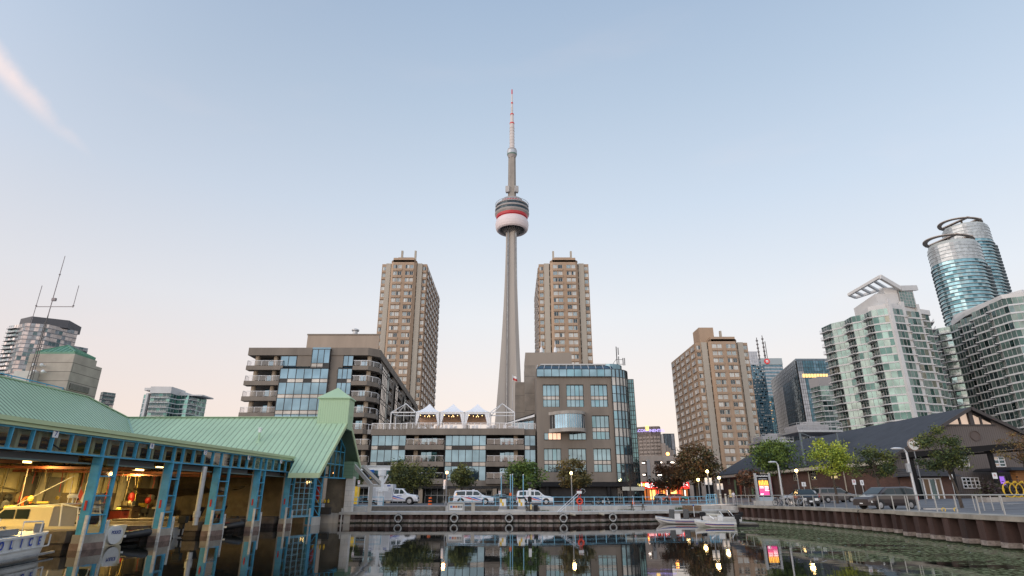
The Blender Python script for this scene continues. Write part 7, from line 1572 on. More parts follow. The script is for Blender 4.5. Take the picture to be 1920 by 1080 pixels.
# bicycles
def bicycle(label, loc, rz, fm):
    c = thing('bicycle', label, 'bicycle', loc, 'bicycles at the rack', rz, True)
    for x_ in (-.52,.52): m_ = MB(); m_.ring((x_,0,.34), .32, .022, n=28, k=6); w_ = m_.build('wheel', M['rubber'], c); m_ = MB(); [m_.beam((x_,0,.34),(x_+.31*math.cos(a_),0,.34+.31*math.sin(a_)),.008) for a_ in [k*.449 for k in range(14)]]; q = m_.build('spokes', M['chrome'], c); q.parent = w_
    m_ = MB()
    for a, b_ in (((-.52,.34),(-.08,.30)),((-.08,.30),(.36,.80)),((-.52,.34),(-.22,.82)),((-.22,.82),(-.08,.30)),((-.2,.76),(.34,.84)),((.36,.88),(.52,.34))): m_.tube([(a[0],0,a[1]),(b_[0],0,b_[1])], .02, 6)
    m_.build('frame', fm, c)
    m_ = MB(); m_.tube([(.28,-.28,.98),(.36,-.1,.96),(.36,.1,.96),(.28,.28,.98)], .016, 6); m_.tube([(.36,0,.85),(.36,0,.97)], .018, 6); m_.build('handlebar', M['black'], c)
    m_ = MB(); m_.obox((-.25,0,.92),(.26,.14,.05)); m_.tube([(-.22,0,.8),(-.25,0,.9)], .016, 6); m_.build('saddle', blackpl, c)
    m_ = MB(); m_.ring((-.08,.03,.30), .09, .012, n=14, k=5); m_.beam((-.08,.06,.3),(.04,.06,.18),.02); m_.build('crank', M['steel'], c)
for lb, px_, Y_, rz, fm in (('dark bicycle locked at the left end of the bicycle rack', 1461, 67, .3, M['black']), ('grey bicycle locked behind the base of the leaning street light', 1472, 69, -.2, M['steel']), ('silver bicycle standing in front of the black SUV', 1503, 64.5, .12, hub), ('dark bicycle behind the silver bicycle', 1495, 66, -.5, M['black'])):
    X_ = AX(px_, 945, Y_); bicycle(lb, (X_, Y_, gh(X_, Y_)), rz, fm)
# ================================================================ BOATS
def hull(L, B, D, fb, n=16, bow=1.0, keel=-.25, flare=1.1, transom=.85):
    """stations along x (bow at +x); each: keel, chine, sheer"""
    rows = []
    for k in range(n+1):
        f = k/n; x = -L/2+L*f; w_ = B/2*(transom+(1-transom)*math.sin(min(1,f*2.2)*math.pi/2)) if f < .5 else B/2*max(.015, (1-((f-.5)/.5)**2.2)); zs_ = fb+bow*.28*max(0,(f-.4)/.6)**2; zk = keel+(.35+.5*bow)*max(0,(f-.72)/.28)**2
        c_ = w_*.82; zc_ = min(zs_-.1, .08+.5*max(0,(f-.6)/.4)**2)
        rows.append([(x,-w_*1.0,zs_),(x,-w_*.99,zs_-.12),(x,-c_,zc_),(x,0,zk),(x,c_,zc_),(x,w_*.99,zs_-.12),(x,w_,zs_)])
    return rows
def boat_body(c, L, B, fb, m, deckm, stripes=(), **k):
    rows = hull(L, B, 0, fb, **k); m_ = MB(); m_.grid(rows, 0); m_.face([rows[0][i] for i in range(7)], 0); m_.build('hull', m, c, smooth=False)
    m_ = MB(); 
    dk = [[(r_[0][0], r_[0][1]*.86, r_[0][2]-.03), (r_[0][0], r_[0][1]*.8, fb-.38), (r_[0][0], -r_[0][1]*.8, fb-.38), (r_[0][0], -r_[0][1]*.86, r_[0][2]-.03)] for r_ in rows]; n5 = int(len(rows)*.62)
    m_.grid(dk[:n5+1], 0); m_.grid([[r_[0], (r_[0][0], r_[0][1]*.86, r_[0][2]-.02)] for r_ in rows], 0); m_.grid([[(r_[0][0], -r_[0][1]*.86, r_[0][2]-.02), r_[-1]] for r_ in rows], 0)
    m_.grid([[(r_[0][0], r_[0][1]*.86, r_[0][2]+.02), (r_[0][0], 0, r_[0][2]+.07), (r_[0][0], -r_[0][1]*.86, r_[0][2]+.02)] for r_ in rows[n5:]], 0)
    m_.build('deck', deckm, c)
    for zf0, zf1, x0f, x1f, sm in stripes:
        m_ = MB()
        for sg in (-1,1):
            A, B2 = [], []
            for r_ in rows:
                f = (r_[0][0]+L/2)/L
                if x0f <= f <= x1f:
                    top_, ch = Vector(r_[1]), Vector(r_[2]); 
                    for lst, zf in ((A, zf0), (B2, zf1)): p = top_.lerp(ch, 1-zf); lst.append((p.x, sg*(abs(p.y)+.012), p.z))
            m_.grid([A, B2], 0)
        if len(A) > 1: m_.build('stripe', sm, c)
def outboard(c, x, z, s=1.0, y=0, tilt=0):
    m_ = MB(); M_ = Matrix.Translation((x,y,z)) @ Matrix.Rotation(tilt,4,'Y')
    def add(cx,cy,cz,dx,dy,dz):
        i = len(m_.v); m_.box(cx-dx/2,cx+dx/2,cy-dy/2,cy+dy/2,cz-dz/2,cz+dz/2); m_.v[i:] = [tuple(M_ @ Vector(v)) for v in m_.v[i:]]
    add(-.28*s,0,.42*s,.62*s,.42*s,.5*s); add(-.25*s,0,.0,.34*s,.24*s,.5*s); add(-.27*s,0,-.45*s,.16*s,.1*s,.7*s); add(-.3*s,0,-.75*s,.45*s,.06*s,.12*s)
    m_.build('outboard_engine', M['black'], c, bevel=.05)
bw = mat('boat_white', (.68,.67,.65), .4, var=.12, scale=1.5); bcream = mat('boat_cream', (.60,.53,.38), .45, var=.08)
# right-hand boats
b1 = thing('police_boat', 'white open police boat with two tall grey seats, left of the moored speedboats', 'boat', (AX(1272,975,64.5), 64.8, .0), 'small boats moored at the quay corner', R(168), True)
boat_body(b1, 4.5, 1.8, .50, bw, mat('boat_inside_grey', (.35,.35,.36), .6), ((.62,.84,0,1,stripe_b),(.36,.50,.1,.6,stripe_r)), bow=.8)
for x_ in (-.9, .55): m_ = MB(); m_.obox((x_,.1,.95),(.55,.5,.95),0,0,0,-.06); m_.build('seat_back', mat('covered_seat_grey', (.09,.09,.09), .7), b1, bevel=.08)
m_ = MB(); m_.box(-.3,.3,-.3,.3,.4,1.0); m_.build('console', bw, b1); outboard(b1, -2.3, .6, .85)
m_ = MB(); m_.tube([(-1.7,.3,.7),(-1.7,.3,1.75)],.03); m_.sphere((-1.7,.3,1.8),.09,1,8); m_.build('stern_light', [M['white'], M['blueink']], b1)
b2 = thing('speedboat', 'white speedboat with blue and red side stripe, nearest of the moored boats', 'boat', (AX(1343,985,58.3), 58.6, .0), 'small boats moored at the quay corner', R(166), True)
boat_body(b2, 3.7, 1.6, .42, bw, bw, ((.60,.90,.05,.8,stripe_b),(.42,.56,.05,.8,stripe_r)), bow=.5)
m_ = MB(); m_.tube([(.1,-.6,.7),(.45,-.3,1.0),(.45,.3,1.0),(.1,.6,.7)],.03); m_.build('grab_rail', M['chrome'], b2); m_ = MB(); m_.obox((-.5,.2,.75),(.5,.5,.5)); m_.build('seat_back', bw, b2, bevel=.06); outboard(b2, -1.85, .55, .85)
b3 = thing('speedboat', 'small white boat with a chrome rail and canvas roll half hidden behind the speedboat', 'boat', (AX(1351,970,64), 64.2, .0), 'small boats moored at the quay corner', R(176), True)
boat_body(b3, 4.0, 1.7, .70, bw, mat('canvas_cream', (.5,.47,.40), .8), (), bow=.4)
m_ = MB(); m_.tube([(-1.2,-.6,.8),(-.9,-.5,1.25),(-.9,.5,1.25),(-1.2,.6,.8)],.03); m_.tube([(-.2,-.6,.8),(.1,-.5,1.25),(.1,.5,1.25),(-.2,.6,.8)],.03); m_.build('chrome_rail', M['chrome'], b3); m_ = MB(); m_.tube([(-.2,0,.85),(1.4,0,.9)],.16); m_.build('canvas_roll', MATS['canvas_cream'], b3); outboard(b3, -1.95, .7, .7)
rf = thing('floating_raft', 'brown timber raft floating right of the moored boats', 'raft', (AX(1391,980,60), 60, 0)); X_ = AX(1391,980,60)
m_ = MB(); [m_.box(X_-1.3, X_+1.2-.15*abs(k-2), 58.4+k*.62, 58.98+k*.62, .22, .34) for k in range(5)]; m_.build('deck_planks', timber, rf); m_ = MB(); m_.box(X_-1.2, X_+1.0, 58.5, 61.4, -.2, .215); m_.build('float', M['dark'], rf)
bx_ = thing('wooden_crate', 'brown timber crate on the quay edge behind the open police boat', 'crate', (AX(1297,963,67.8), 72.6, .9)); X_ = AX(1298,963,71)
m_ = MB(); [m_.box(X_-.9, X_+1.0, 70.6, 71.6, 1.12+k*.2, 1.30+k*.2) for k in range(3)]; m_.build('boards', mat('crate_timber', (.20,.125,.07), .8, var=.3, scale=3), bx_)
# police work boat at the lower left
b4 = thing('police_workboat', 'white police work boat with big blue POLICE letters at the lower left corner', 'boat', (-22.85, 27.0, -.02), None, 0, True); rz4 = math.atan2(7.0, -2.0); b4.rotation_euler = (0,0,rz4)
m_ = MB(); Lb = 7.4
st = []
for x, w_, zb_, zt_ in ((-3.9,1.15,.12,1.08),(-2,1.2,.10,1.06),(0,1.2,.10,1.06),(2,1.2,.12,1.08),(3.0,1.15,.15,1.10),(3.45,1.05,.30,1.12),(3.75,.95,.62,1.14)): st.append([(x,-w_*.9,zb_-.3),(x,-w_,zb_+.2),(x,-w_,zt_-.12),(x,-w_-.06,zt_-.10),(x,-w_-.06,zt_),(x,w_+.06,zt_),(x,w_+.06,zt_-.10),(x,w_,zt_-.12),(x,w_,zb_+.2),(x,w_*.9,zb_-.3)])
m_.grid(st, 0, True, True); m_.build('hull', bw, b4)
m_ = MB()
for k in range(9): x_ = -3.4+k*.86; m_.beam((x_,-1.235,.5),(x_,-1.235,1.0),.05)
m_.beam((-3.8,-1.235,.46),(3.5,-1.22,.5),.05); m_.build('hull_ribs', bw, b4)
m_ = MB(); m_.beam((-3.8,-1.30,.14),(3.9,-1.34,.18),.16,.08); m_.build('rubbing_strake', mat('worn_grey_strake', (.30,.29,.28), .7, var=.3, scale=4), b4)
xl_ = -2.55+.86*.5+.86*0
for k, ch in enumerate('POLICE'): text('letter', ch, .50, mat('letter_blue', (.02,.07,.40), .4), b4, face_M((-1.80+k*.86-.12, -1.245, .76), (1,0,0)), .008, bold=True)
m_ = MB(); m_.tube([(1.0,-1.0,1.1),(1.0,-1.0,1.65),(2.9,-1.0,1.6),(3.1,-.9,1.12)],.035); m_.tube([(3.1,1.0,1.1),(3.2,.9,1.7),(1.2,1.0,1.75)],.035); m_.build('handrail', M['white'], b4)
m_ = MB(); m_.box(3.1,3.4,-.9,-.6,1.12,1.5); m_.box(-3,1.2,-.8,.8,1.10,1.35); m_.build('deck_gear', mat('deck_gear_grey', (.25,.25,.25), .7, var=.3), b4)
# cabin boat in the second slip
b5 = thing('police_cabin_boat', 'cream cabin police boat with radar arch and small red flag inside the boathouse', 'boat', (-29.0, 36.9, 0), None, R(180), True)
boat_body(b5, 11.0, 2.6, 1.10, bcream, bcream, ((.55,.95,.12,1,stripe_b),(.28,.50,.12,1,stripe_r)), bow=1.2)
m_ = MB()
cab = [(-2.3,1.05,2.18,1.0),(-.4,1.05,2.20,1.0),(.6,1.0,2.1,.96),(1.4,.95,1.5,.8),(2.9,.7,1.38,.5)]
m_.grid([[(x_,-w_,1.0),(x_,-w2,z_-.06),(x_,-w2+.08,z_),(x_,w2-.08,z_),(x_,w2,z_-.06),(x_,w_,1.0)] for x_, w_, z_, w2 in cab], 0, True, True); m_.build('cabin', bcream, b5)
for sg in (-1,1):
    m_ = MB(); y_ = sg*1.03; m_.face([(-1.0,sg*1.06,1.5),(-.25,sg*1.06,1.5),(-.25,sg*1.05,2.02),(-1.0,sg*1.05,2.02)]); m_.face([(-.15,sg*1.055,1.5),(1.0,sg*1.03,1.5),(.5,sg*1.03,1.98),(-.15,sg*1.05,2.0)]); m_.build('cabin_window', carglass, b5)
    text('lettering', 'POLICE', .30, M['blueink'], b5, face_M((.4,sg*1.33,.98), (-1 if sg > 0 else 1,0,0)), .004, bold=True)
m_ = MB(); m_.tube([(-2.9,-1,1.1),(-2.7,-.95,2.3),(-2.7,.95,2.3),(-2.9,1,1.1)],.05); m_.tube([(-3.9,-1,1.1),(-3.7,-.95,2.1),(-3.7,.95,2.1),(-3.9,1,1.1)],.04); m_.tube([(-3.7,.95,2.1),(-2.7,.95,2.3)],.04); m_.tube([(-5.2,1.1,1.1),(-5.2,1.1,1.8),(-3.9,1.1,1.8)],.03); m_.tube([(.5,.9,2.1),(-2.7,.9,2.3)],.03); m_.tube([(1.0,-.2,2.15),(-2.2,-.2,3.9)],.025); m_.build('radar_arch', M['white'], b5)
m_ = MB(); m_.lathe([(.30,2.62),(.32,2.68),(.32,2.78),(.2,2.86)],(-2.6,0,0),14); m_.tube([(-2.6,0,2.3),(-2.6,0,2.62)],.05); m_.tube([(-2.6,.4,2.3),(-2.6,.4,3.6)],.02); m_.build('radar', M['white'], b5)
m_ = MB(); y_ = .3; m_.face([(-3.05,y_,2.75),(-3.25,y_,2.45),(-3.35,y_,2.9),(-3.15,y_,3.15)],0); m_.face([(-3.25,y_-.01,2.45),(-3.50,y_-.01,2.3),(-3.60,y_-.01,2.7),(-3.35,y_-.01,2.9)],1); m_.face([(-3.50,y_,2.3),(-3.75,y_,2.2),(-3.80,y_,2.6),(-3.60,y_,2.7)],0); m_.tube([(-3.00,y_,2.3),(-3.10,y_,3.25)],.02,m=1); m_.build('flag', [M['red'], M['white']], b5)
m_ = MB(); m_.ring((-4.3,1.12,1.55), .27, .06); m_.build('lifebuoy', M['orange'], b5)
m_ = MB(); rows = [[(-5.5, .72*math.cos(a_), .58+.55*math.sin(a_)) for a_ in [2*math.pi*k/20 for k in range(20)]], [(-5.62, .68*math.cos(a_), .58+.51*math.sin(a_)) for a_ in [2*math.pi*k/20 for k in range(20)]]]; m_.grid(rows, 0, True, True); m_.build('round_stern', bw, b5)
text('lettering', 'POLICE', .26, M['blueink'], b5, face_M((-5.64, 0, .72), (0,-1,0)), .004, bold=True)
# inflatable boats
def rib(label, loc, rz, L=4.0):
    c = thing('inflatable_boat', label, 'boat', loc, 'black inflatable boats in the boathouse', rz, True)
    tub = mat('black_inflatable_tube', (.02,.02,.022), .5); pts = [(-L/2,-.75,.42),(0,-.78,.42),(L*.3,-.6,.48),(L*.47,-.2,.6),(L*.5,0,.62),(L*.47,.2,.6),(L*.3,.6,.48),(0,.78,.42),(-L/2,.75,.42)]
    m_ = MB(); m_.tube(pts, [.18]+[.24]*7+[.18], 12); m_.build('tube', tub, c, smooth=True)
    for sg in (-1,1): m_ = MB(); m_.grid([[(x_, sg*(y2+.245), .52) for x_, y2 in ((-L/2+.3,.76),(-.4,.78),(.2,.77),(L*.3,.62))], [(x_, sg*(y2+.25), .38) for x_, y2 in ((-L/2+.3,.76),(-.4,.78),(.2,.77),(L*.3,.62))]]); m_.build('white_rubbing_strip', M['white'], c); m_ = MB(); m_.box(-.9,-.2,sg*.8-.06,sg*.8+.06,.64,.68); m_.box(.4,.8,sg*.7-.06,sg*.7+.06,.66,.70); m_.build('red_patch', M['red'], c)
    m_ = MB(); m_.box(-L/2+.1,L*.3,-.55,.55,.1,.35); m_.build('floor', M['dark'], c); m_ = MB(); m_.box(-.4,.2,-.3,.3,.35,1.05); m_.box(-.9,-.5,-.35,.35,.35,.75); m_.build('console', blackpl, c, bevel=.05)
    m_ = MB(); m_.tube([(-L/2+.2,-.5,.5),(-L/2+.75,-.45,1.9),(-L/2+.75,.45,1.9),(-L/2+.2,.5,.5)],.045); m_.tube([(-L/2+.75,.3,1.9),(-L/2+.75,.3,2.6)],.02); m_.build('light_arch', blackpl, c)
    m_ = MB(); m_.obox((-L/2+.5,0,1.25),(.12,.75,1.3),0,0,0,.38); m_.build('folded_cover', M['black'], c); m_ = MB(); m_.obox((-L/2+.35,.05,.95),(.3,.4,.35)); m_.build('red_bag', M['red'], c)
    outboard(c, -L/2, .6, .95); return c
rib('black inflatable police boat with white strip, between the first two blue dividers', (-24.6, 38.75, 0), R(2))
rib('second black inflatable boat, seen left of the fourth blue divider', (-23.6, 49.6, 0), R(3))
rib('black inflatable boat in the dim far bay of the boathouse', (-24.6, 55.2, 0), R(5), 3.6)
gb = thing('grey_dinghy', 'low grey metal dinghy lying in the third boathouse bay', 'boat', (-25.5, 43.6, 0), None, R(178), True); boat_body(gb, 4.5, 1.6, .7, M['steel'], timber, (), bow=.5); outboard(gb, -2.2, .8, .9)
# ================================================================ STREET AND QUAY FURNITURE
random.seed(17)
bulb_y = mat('lit_lamp_yellow', (1,.85,.5), emis=(1,.70,.22), estr=11); bulb_o = mat('lit_lamp_orange', (1,.7,.4), emis=(1,.46,.12), estr=10)
polem = mat('lamp_pole_grey', (.20,.21,.22), .5, metal=.3)
def lamp(label, px, py, Y, m=bulb_y, r=.18, banner=0, watts=60, h_off=0, base=None):
    p = at(px, py, Y); gz = base if base is not None else gh(p.x, Y); c = thing('street_lamp', label, 'street lamp', (p.x, Y, gz), 'lit street lamps')
    m_ = MB(); m_.tube([(p.x,Y,gz),(p.x,Y,gz+1.0),(p.x,Y,p.z-.25)], [.13,.085,.065], 10); m_.lathe([(.2,gz),(.2,gz+.25),(.12,gz+.5)],(p.x,Y,0),12); m_.build('pole', polem, c)
    m_ = MB(); m_.sphere((p.x,Y,p.z), r); b_ = m_.build('globe', m, c, smooth=True)
    m_ = MB(); m_.lathe([(.09,p.z-r-.12),(.14,p.z-r-.02),(.14,p.z-r+.03)],(p.x,Y,0),12); m_.lathe([(.12,p.z+r-.02),(.04,p.z+r+.08)],(p.x,Y,0),10); m_.build('collar', polem, c)
    ld = bpy.data.lights.new('lamp_light', 'POINT'); ld.energy = watts*.6; ld.color = (1,.62,.25) if m is bulb_y else (1,.45,.15); ld.shadow_soft_size = r*1.2; lo = bpy.data.objects.new('lamp_light', ld); C.objects.link(lo); lo.parent = c; lo.location = (0, -.5, p.z-gz)
    if banner:
        for sg in ((-1,1) if banner == 2 else (-1,)): m_ = MB(); m_.box(p.x+sg*.13, p.x+sg*.48, Y-.02, Y+.02, p.z-1.75, p.z-.85) if banner == 2 else m_.box(p.x-.42, p.x-.14, Y-.02, Y+.02, p.z-2.1, p.z-.9); m_.build('banner', M['white'], c)
    return c
lamp('orange-lit street lamp left of the long white police SUV', 838, 886, 81, bulb_o, banner=1, watts=120)
lamp('yellow-lit street lamp in front of the olive and amber tree by the office block', 1071, 887, 81, bulb_y, watts=120)
lamp('tall yellow-lit lamp with two white banners right of the moored boats', 1326, 884, 84, bulb_y, .20, banner=2, watts=150)
lamp('yellow-lit street lamp just right of the tall lamp with banners', 1348, 896, 96, bulb_y, .22, banner=2, watts=120)
lamp('yellow-lit lamp under the tall rust tree, left of the tall lamp with banners', 1309, 899.5, 104, bulb_y, .24, watts=90)
lamp('orange-lit lamp standing before the red restaurant sign', 1235, 906, 120, bulb_o, .28)
lamp('small pale-lit lamp right of the restaurant lettering', 1253, 903.5, 130, bulb_y, .28)
lamp('small yellow lamp between the two rust-brown trees', 1279.5, 901.5, 128, bulb_y, .26)
lamp('yellow-lit lamp in front of the warehouse wall beside the silver hatchback', 1493, 882.5, 82, bulb_y, .20, watts=150)
# traffic-signal lantern in front of the restaurant
sg_ = thing('traffic_signal', 'orange traffic light on a dark pole at the restaurant corner', 'traffic light', (AX(1207,920,118),118,gh(30,118))); p = at(1207,909,118)
m_ = MB(); m_.tube([(p.x,118,1.6),(p.x,118,p.z+.5)],.08); m_.build('pole', M['black'], sg_); m_ = MB(); m_.box(p.x-.25,p.x+.25,117.7,118,p.z-.6,p.z+.6); m_.build('housing', M['orange'], sg_); m_ = MB(); m_.sphere((p.x,117.7,p.z),.24); m_.build('lens', mat('amber_lens', (1,.4,.05), emis=(1,.30,.03), estr=8), sg_)
# tall leaning-arm street lights
def cobra(label, px, base_y, top, head, Y):
    b_ = at(px, base_y, Y); t_ = at(*top, Y); h_ = at(*head, Y); gz = gh(b_.x, Y); c = thing('street_light', label, 'street light', (b_.x, Y, gz), 'unlit cobra-head street lights')
    m_ = MB(); m_.tube([(t_.x,Y,gz-.05),(t_.x,Y,t_.z-.3),(t_.x-.15,Y,t_.z)], [.12,.085,.06], 12); m_.tube([(t_.x-.15,Y,t_.z),(h_.x+.3,Y,t_.z+.05)], .05, 8); m_.build('pole', mat('pale_aluminium', (.50,.51,.52), .4, metal=.4), c, smooth=False)
    m_ = MB(); rows = [[(h_.x+dx_, Y+w_*math.cos(a_), t_.z+.04+hh*math.sin(a_)) for a_ in [2*math.pi*k/10 for k in range(10)]] for dx_, w_, hh in ((.45,.06,.05),(.2,.16,.1),(-.2,.2,.11),(-.5,.1,.05))]; m_.grid(rows, 0, True, True); m_.build('lamp_head', mat('lamp_head_grey', (.55,.56,.57), .4), c, smooth=True)
    return c
cobra('tall unlit street light with a curved head behind the bicycles', 1465, 946, (1458,867), (1449,867), 70)
cc = cobra('tall unlit street light with a curved head beside the brown minivan', 1722, 947, (1698,842), (1682,840), 50.5)
m_ = MB(); X_ = AX(1698,842,50.5); m_.box(X_-.34, X_-.06, 50.3, 50.5, 4.6, 5.3); m_.build('control_box', M['steel'], cc)
# round sign on a pole
rs_ = at(1712.5, 833.5, 60); cs2 = thing('round_sign', 'round white sign with brown lettering above the plaza, right of the tall street light', 'sign', (rs_.x, 60, 2.2)); Rr = .57
m_ = MB(); m_.grid([[(rs_.x+r_*math.cos(a_), y_, rs_.z+r_*math.sin(a_)) for a_ in [2*math.pi*k/32 for k in range(32)]] for r_, y_ in ((Rr,60.06),(Rr,59.94))], 0, True, True); m_.build('disc', mat('cream_sign', (.60,.58,.53), .5), cs2)
m_ = MB(); m_.ring((rs_.x,59.95,rs_.z), Rr, .035, n=32, k=6); m_.build('rim', mat('sign_brown', (.22,.12,.07), .6), cs2)
m_ = MB(); m_.tube([(rs_.x,60.1,2.0),(rs_.x,60.1,rs_.z)],.05); m_.build('pole', polem, cs2)
m_ = MB()
for a_ in [math.pi*(.25+.5*k/9) for k in range(10)]: m_.obox((rs_.x+.44*math.cos(a_),59.92,rs_.z+.44*math.sin(a_)),(.075,.01,.10))
m_.obox((rs_.x-.02,59.92,rs_.z+.03),(.10,.01,.22)); m_.obox((rs_.x+.04,59.92,rs_.z-.1),(.05,.01,.2),0,0,0,.4); m_.obox((rs_.x-.08,59.92,rs_.z-.1),(.05,.01,.16),0,0,0,-.5); m_.build('emblem', MATS['sign_brown'], cs2)
# parking and no-parking signs
def post_sign(label, px, py, Y, w_=.30, h_=.45, pole=True, red=True):
    p = at(px, py, Y); gz = gh(p.x, Y); c = thing('street_sign', label, 'sign', (p.x, Y, gz), 'small street signs')
    if pole: m_ = MB(); m_.tube([(p.x,Y+.03,gz),(p.x,Y+.03,p.z+h_/2)],.035); m_.build('post', M['steel'], c)
    m_ = MB(); m_.box(p.x-w_/2,p.x+w_/2,Y-.03,Y-.01,p.z-h_/2,p.z+h_/2); m_.build('plate', M['white'], c)
    if red: m_ = MB(); m_.ring((p.x,Y-.035,p.z+.06),.09,.018,n=16,k=4); m_.beam((p.x-.06,Y-.04,p.z+.12),(p.x+.06,Y-.04,p.z),.02,.01); m_.build('red_ring', M['red'], c)
    else: m_ = MB(); m_.box(p.x-.03,p.x+.03,Y-.04,Y-.032,p.z-.14,p.z+.14); m_.build('mark', M['black'], c)
    return c
post_sign('small sign with a red ring on a post left of the brown minivan', 1601, 904, 62, .36,.5)
post_sign('white sign with a dark mark right beside the red ring sign by the minivan', 1616, 905, 62, .34,.5, red=False)
post_sign('small sign with a red ring on the black gantry column', 1865, 892, 65, .5,.62, pole=False)
post_sign('small sign with a red ring behind the ragged tree in front of the porch', 1783, 894, 70, .4,.55)
post_sign('white plate on a post above the silver hatchback roof', 1507, 908, 74, .5,.5, red=False)
post_sign('small white sign with a red ring by the first fuel pump', 937, 923.5, 82, .32,.42)
post_sign('small white sign behind the concrete brace', 673, 904, 84, .3,.45)
# lit advertising pillar
kp = thing('advertising_pillar', 'black advertising pillar with a glowing orange and pink screen between silver posts', 'advertising pillar', (AX(1432,935,74),74,1.9)); Yk = 74; gz = gh(AX(1432,935,74),74)
kx0, kx1 = AX(1420,915,Yk), AX(1443,915,Yk); kt = AZ(889,Yk); kb = AZ(930,Yk)
for x_ in (kx0-.1, kx1+.1): m_ = MB(); m_.box(x_-.13,x_+.13,Yk-.15,Yk+.15,gz,kt+.12); m_.build('post', M['steel'], kp)
m_ = MB(); m_.box(kx0+.04,kx1-.04,Yk-.1,Yk+.12,kb-.1,kt); m_.build('casing', M['black'], kp)
scr = bpy.data.materials.new('glowing_screen'); scr.use_nodes = True; t = scr.node_tree; b = t.nodes['Principled BSDF']; tx_ = N(t,'ShaderNodeTexCoord'); sp = N(t,'ShaderNodeSeparateXYZ'); t.links.new(tx_.outputs['Object'], sp.inputs[0]); mr = N(t,'ShaderNodeMapRange'); t.links.new(sp.outputs[2], mr.inputs[0]); zs0, zs1 = AZ(928.5,Yk), AZ(901,Yk); mr.inputs[1].default_value = zs0-1.9; mr.inputs[2].default_value = zs1-1.9
rp = N(t,'ShaderNodeValToRGB'); ramp(rp, [(0,(.85,.05,.30)),(.45,(.95,.10,.22)),(.7,(.95,.30,.08)),(1,(.95,.42,.05))]); t.links.new(mr.outputs[0], rp.inputs[0]); t.links.new(rp.outputs[0], b.inputs['Emission Color']); b.inputs['Emission Strength'].default_value = 1.15; b.inputs['Base Color'].default_value = (.1,.02,.02,1)
m_ = MB(); m_.box(kx0+.18,kx1-.15,Yk-.13,Yk-.11,zs0,zs1); m_.build('screen', scr, kp)
xc_ = (kx0+kx1)/2; wl_ = mat('screen_white', (1,1,1), emis=(1,.85,.85), estr=1.3)
m_ = MB(); [m_.box(xc_+a, xc_+b2, Yk-.15, Yk-.135, zs0+z_, zs0+z_+.055) for a, b2, z_ in ((-.5,-.05,.95),(-.5,.0,.8),(.1,.55,.95),(.1,.6,.80),(.1,.5,.66),(.1,.6,.5),(-.5,-.1,.12),(-.5,-.2,.0+.04))]; m_.build('screen_text', wl_, kp)
m_ = MB(); [m_.box(xc_+a, xc_+a+.07, Yk-.15, Yk-.135, zs0+1.15, zs0+1.15+h_) for a, h_ in ((-.5,.5),(-.3,.35),(-.1,.6),(.1,.3),(.3,.55),(.5,.4))]; m_.build('screen_bars', mat('screen_yellow', (1,.6,.1), emis=(1,.55,.05), estr=1.2), kp)
text('header', 'HarbourfrontCentre', .21, mat('header_white', (.8,.8,.8), .5, emis=(.9,.9,.9), estr=.5), kp, face_M((xc_, Yk-.125, AZ(892.5,Yk)), (1,0,0)), .004)
m_ = MB(); m_.box(xc_-.5,xc_+.5,Yk-.125,Yk-.11,AZ(898,Yk)-.05,AZ(898,Yk)+.05); m_.build('subheader', M['steel'], kp)
m_ = MB(); m_.box(kx0-.5,kx1+.5,Yk-.5,Yk+.5,gz-.05,gz+.5); m_.build('plinth', M['concrete_lt'], kp); m_ = MB(); m_.box(kx0,kx1+.1,Yk-.3,Yk+.3,gz+.5,kb-.1); m_.build('lower_box', mat('pale_blue_grey', (.36,.42,.46), .5), kp)
# railings
def railing(name, label, pts, h, step, m, rails, lean=0, mid=None, pw=.045, gz=None, cat='railing', group=None):
    z0_ = gz or (lambda x, y: gh(x, y)); c = thing(name, label, cat, (pts[0][0], pts[0][1], z0_(*pts[0])), group); seg = []
    for a, b_ in zip(pts, pts[1:]):
        a = Vector(a); b_ = Vector(b_); n = max(1, round((b_-a).length/step)); seg += [a+(b_-a)*k/n for k in range(n)]
    seg.append(Vector(pts[-1]))
    for s_ in seg: m_ = MB(); z_ = z0_(s_.x, s_.y); m_.beam((s_.x,s_.y,z_),(s_.x,s_.y,z_+h),pw); m_.build('post', m, c)
    for q in rails:
        m_ = MB(); m_.tube([(s_.x,s_.y,z0_(s_.x,s_.y)+q) for s_ in seg], .04 if q > h*.9 else .028, 6); m_.build('rail', m, c)
    return c
U = lambda x, d: (x, up(x)+d)
railing('quay_railing', 'light blue railing along the promenade edge from the street lamp to the far corner', [U(-7.6,.25), U(5,.25), U(26.9,.15)], 1.05, 1.35, M['railblue'], (1.04,.55,.10), pw=.07)
railing('quay_railing', 'short light blue railing left of the white jib crane, beside the concrete pillar', [(-20.2,74.5),(-15.6,74.5)], 1.05, 1.5, M['railblue'], (1.04,.55,.10), pw=.07)
railing('end_gate', 'short light blue gate panel at the right end of the blue railing', [(26.0,81.9),(27.4,82.0)], 1.25, .28, M['railblue'], (1.24,.62,.10), pw=.06, cat='gate')
RR = [(wallx(y)+.55+(0 if y > 45 else 0), y) for y in (79.5,75,70,66,61,55,50,46.2)]
rsteel = mat('stainless_rail', (.50,.49,.46), .35, metal=.5)
railing('metal_railing', 'long stainless steel railing along the right-hand quay behind which the minivan stands', RR, 1.12, 1.75, rsteel, (1.1,), pw=.06)
railing('metal_railing', 'nearest stretch of stainless railing at the right edge of the photo', [(29.6,46.2),(28.7,43.5),(27.9,35),(27.2,29)], 1.12, 2.0, rsteel, (1.1,), pw=.06)
railing('handrail_frame', 'two short stainless rail frames standing behind the main railing near the ragged tree', [(33.5,44.6),(35.3,44.4)], 1.05, .6, rsteel, (1.04,), pw=.05)
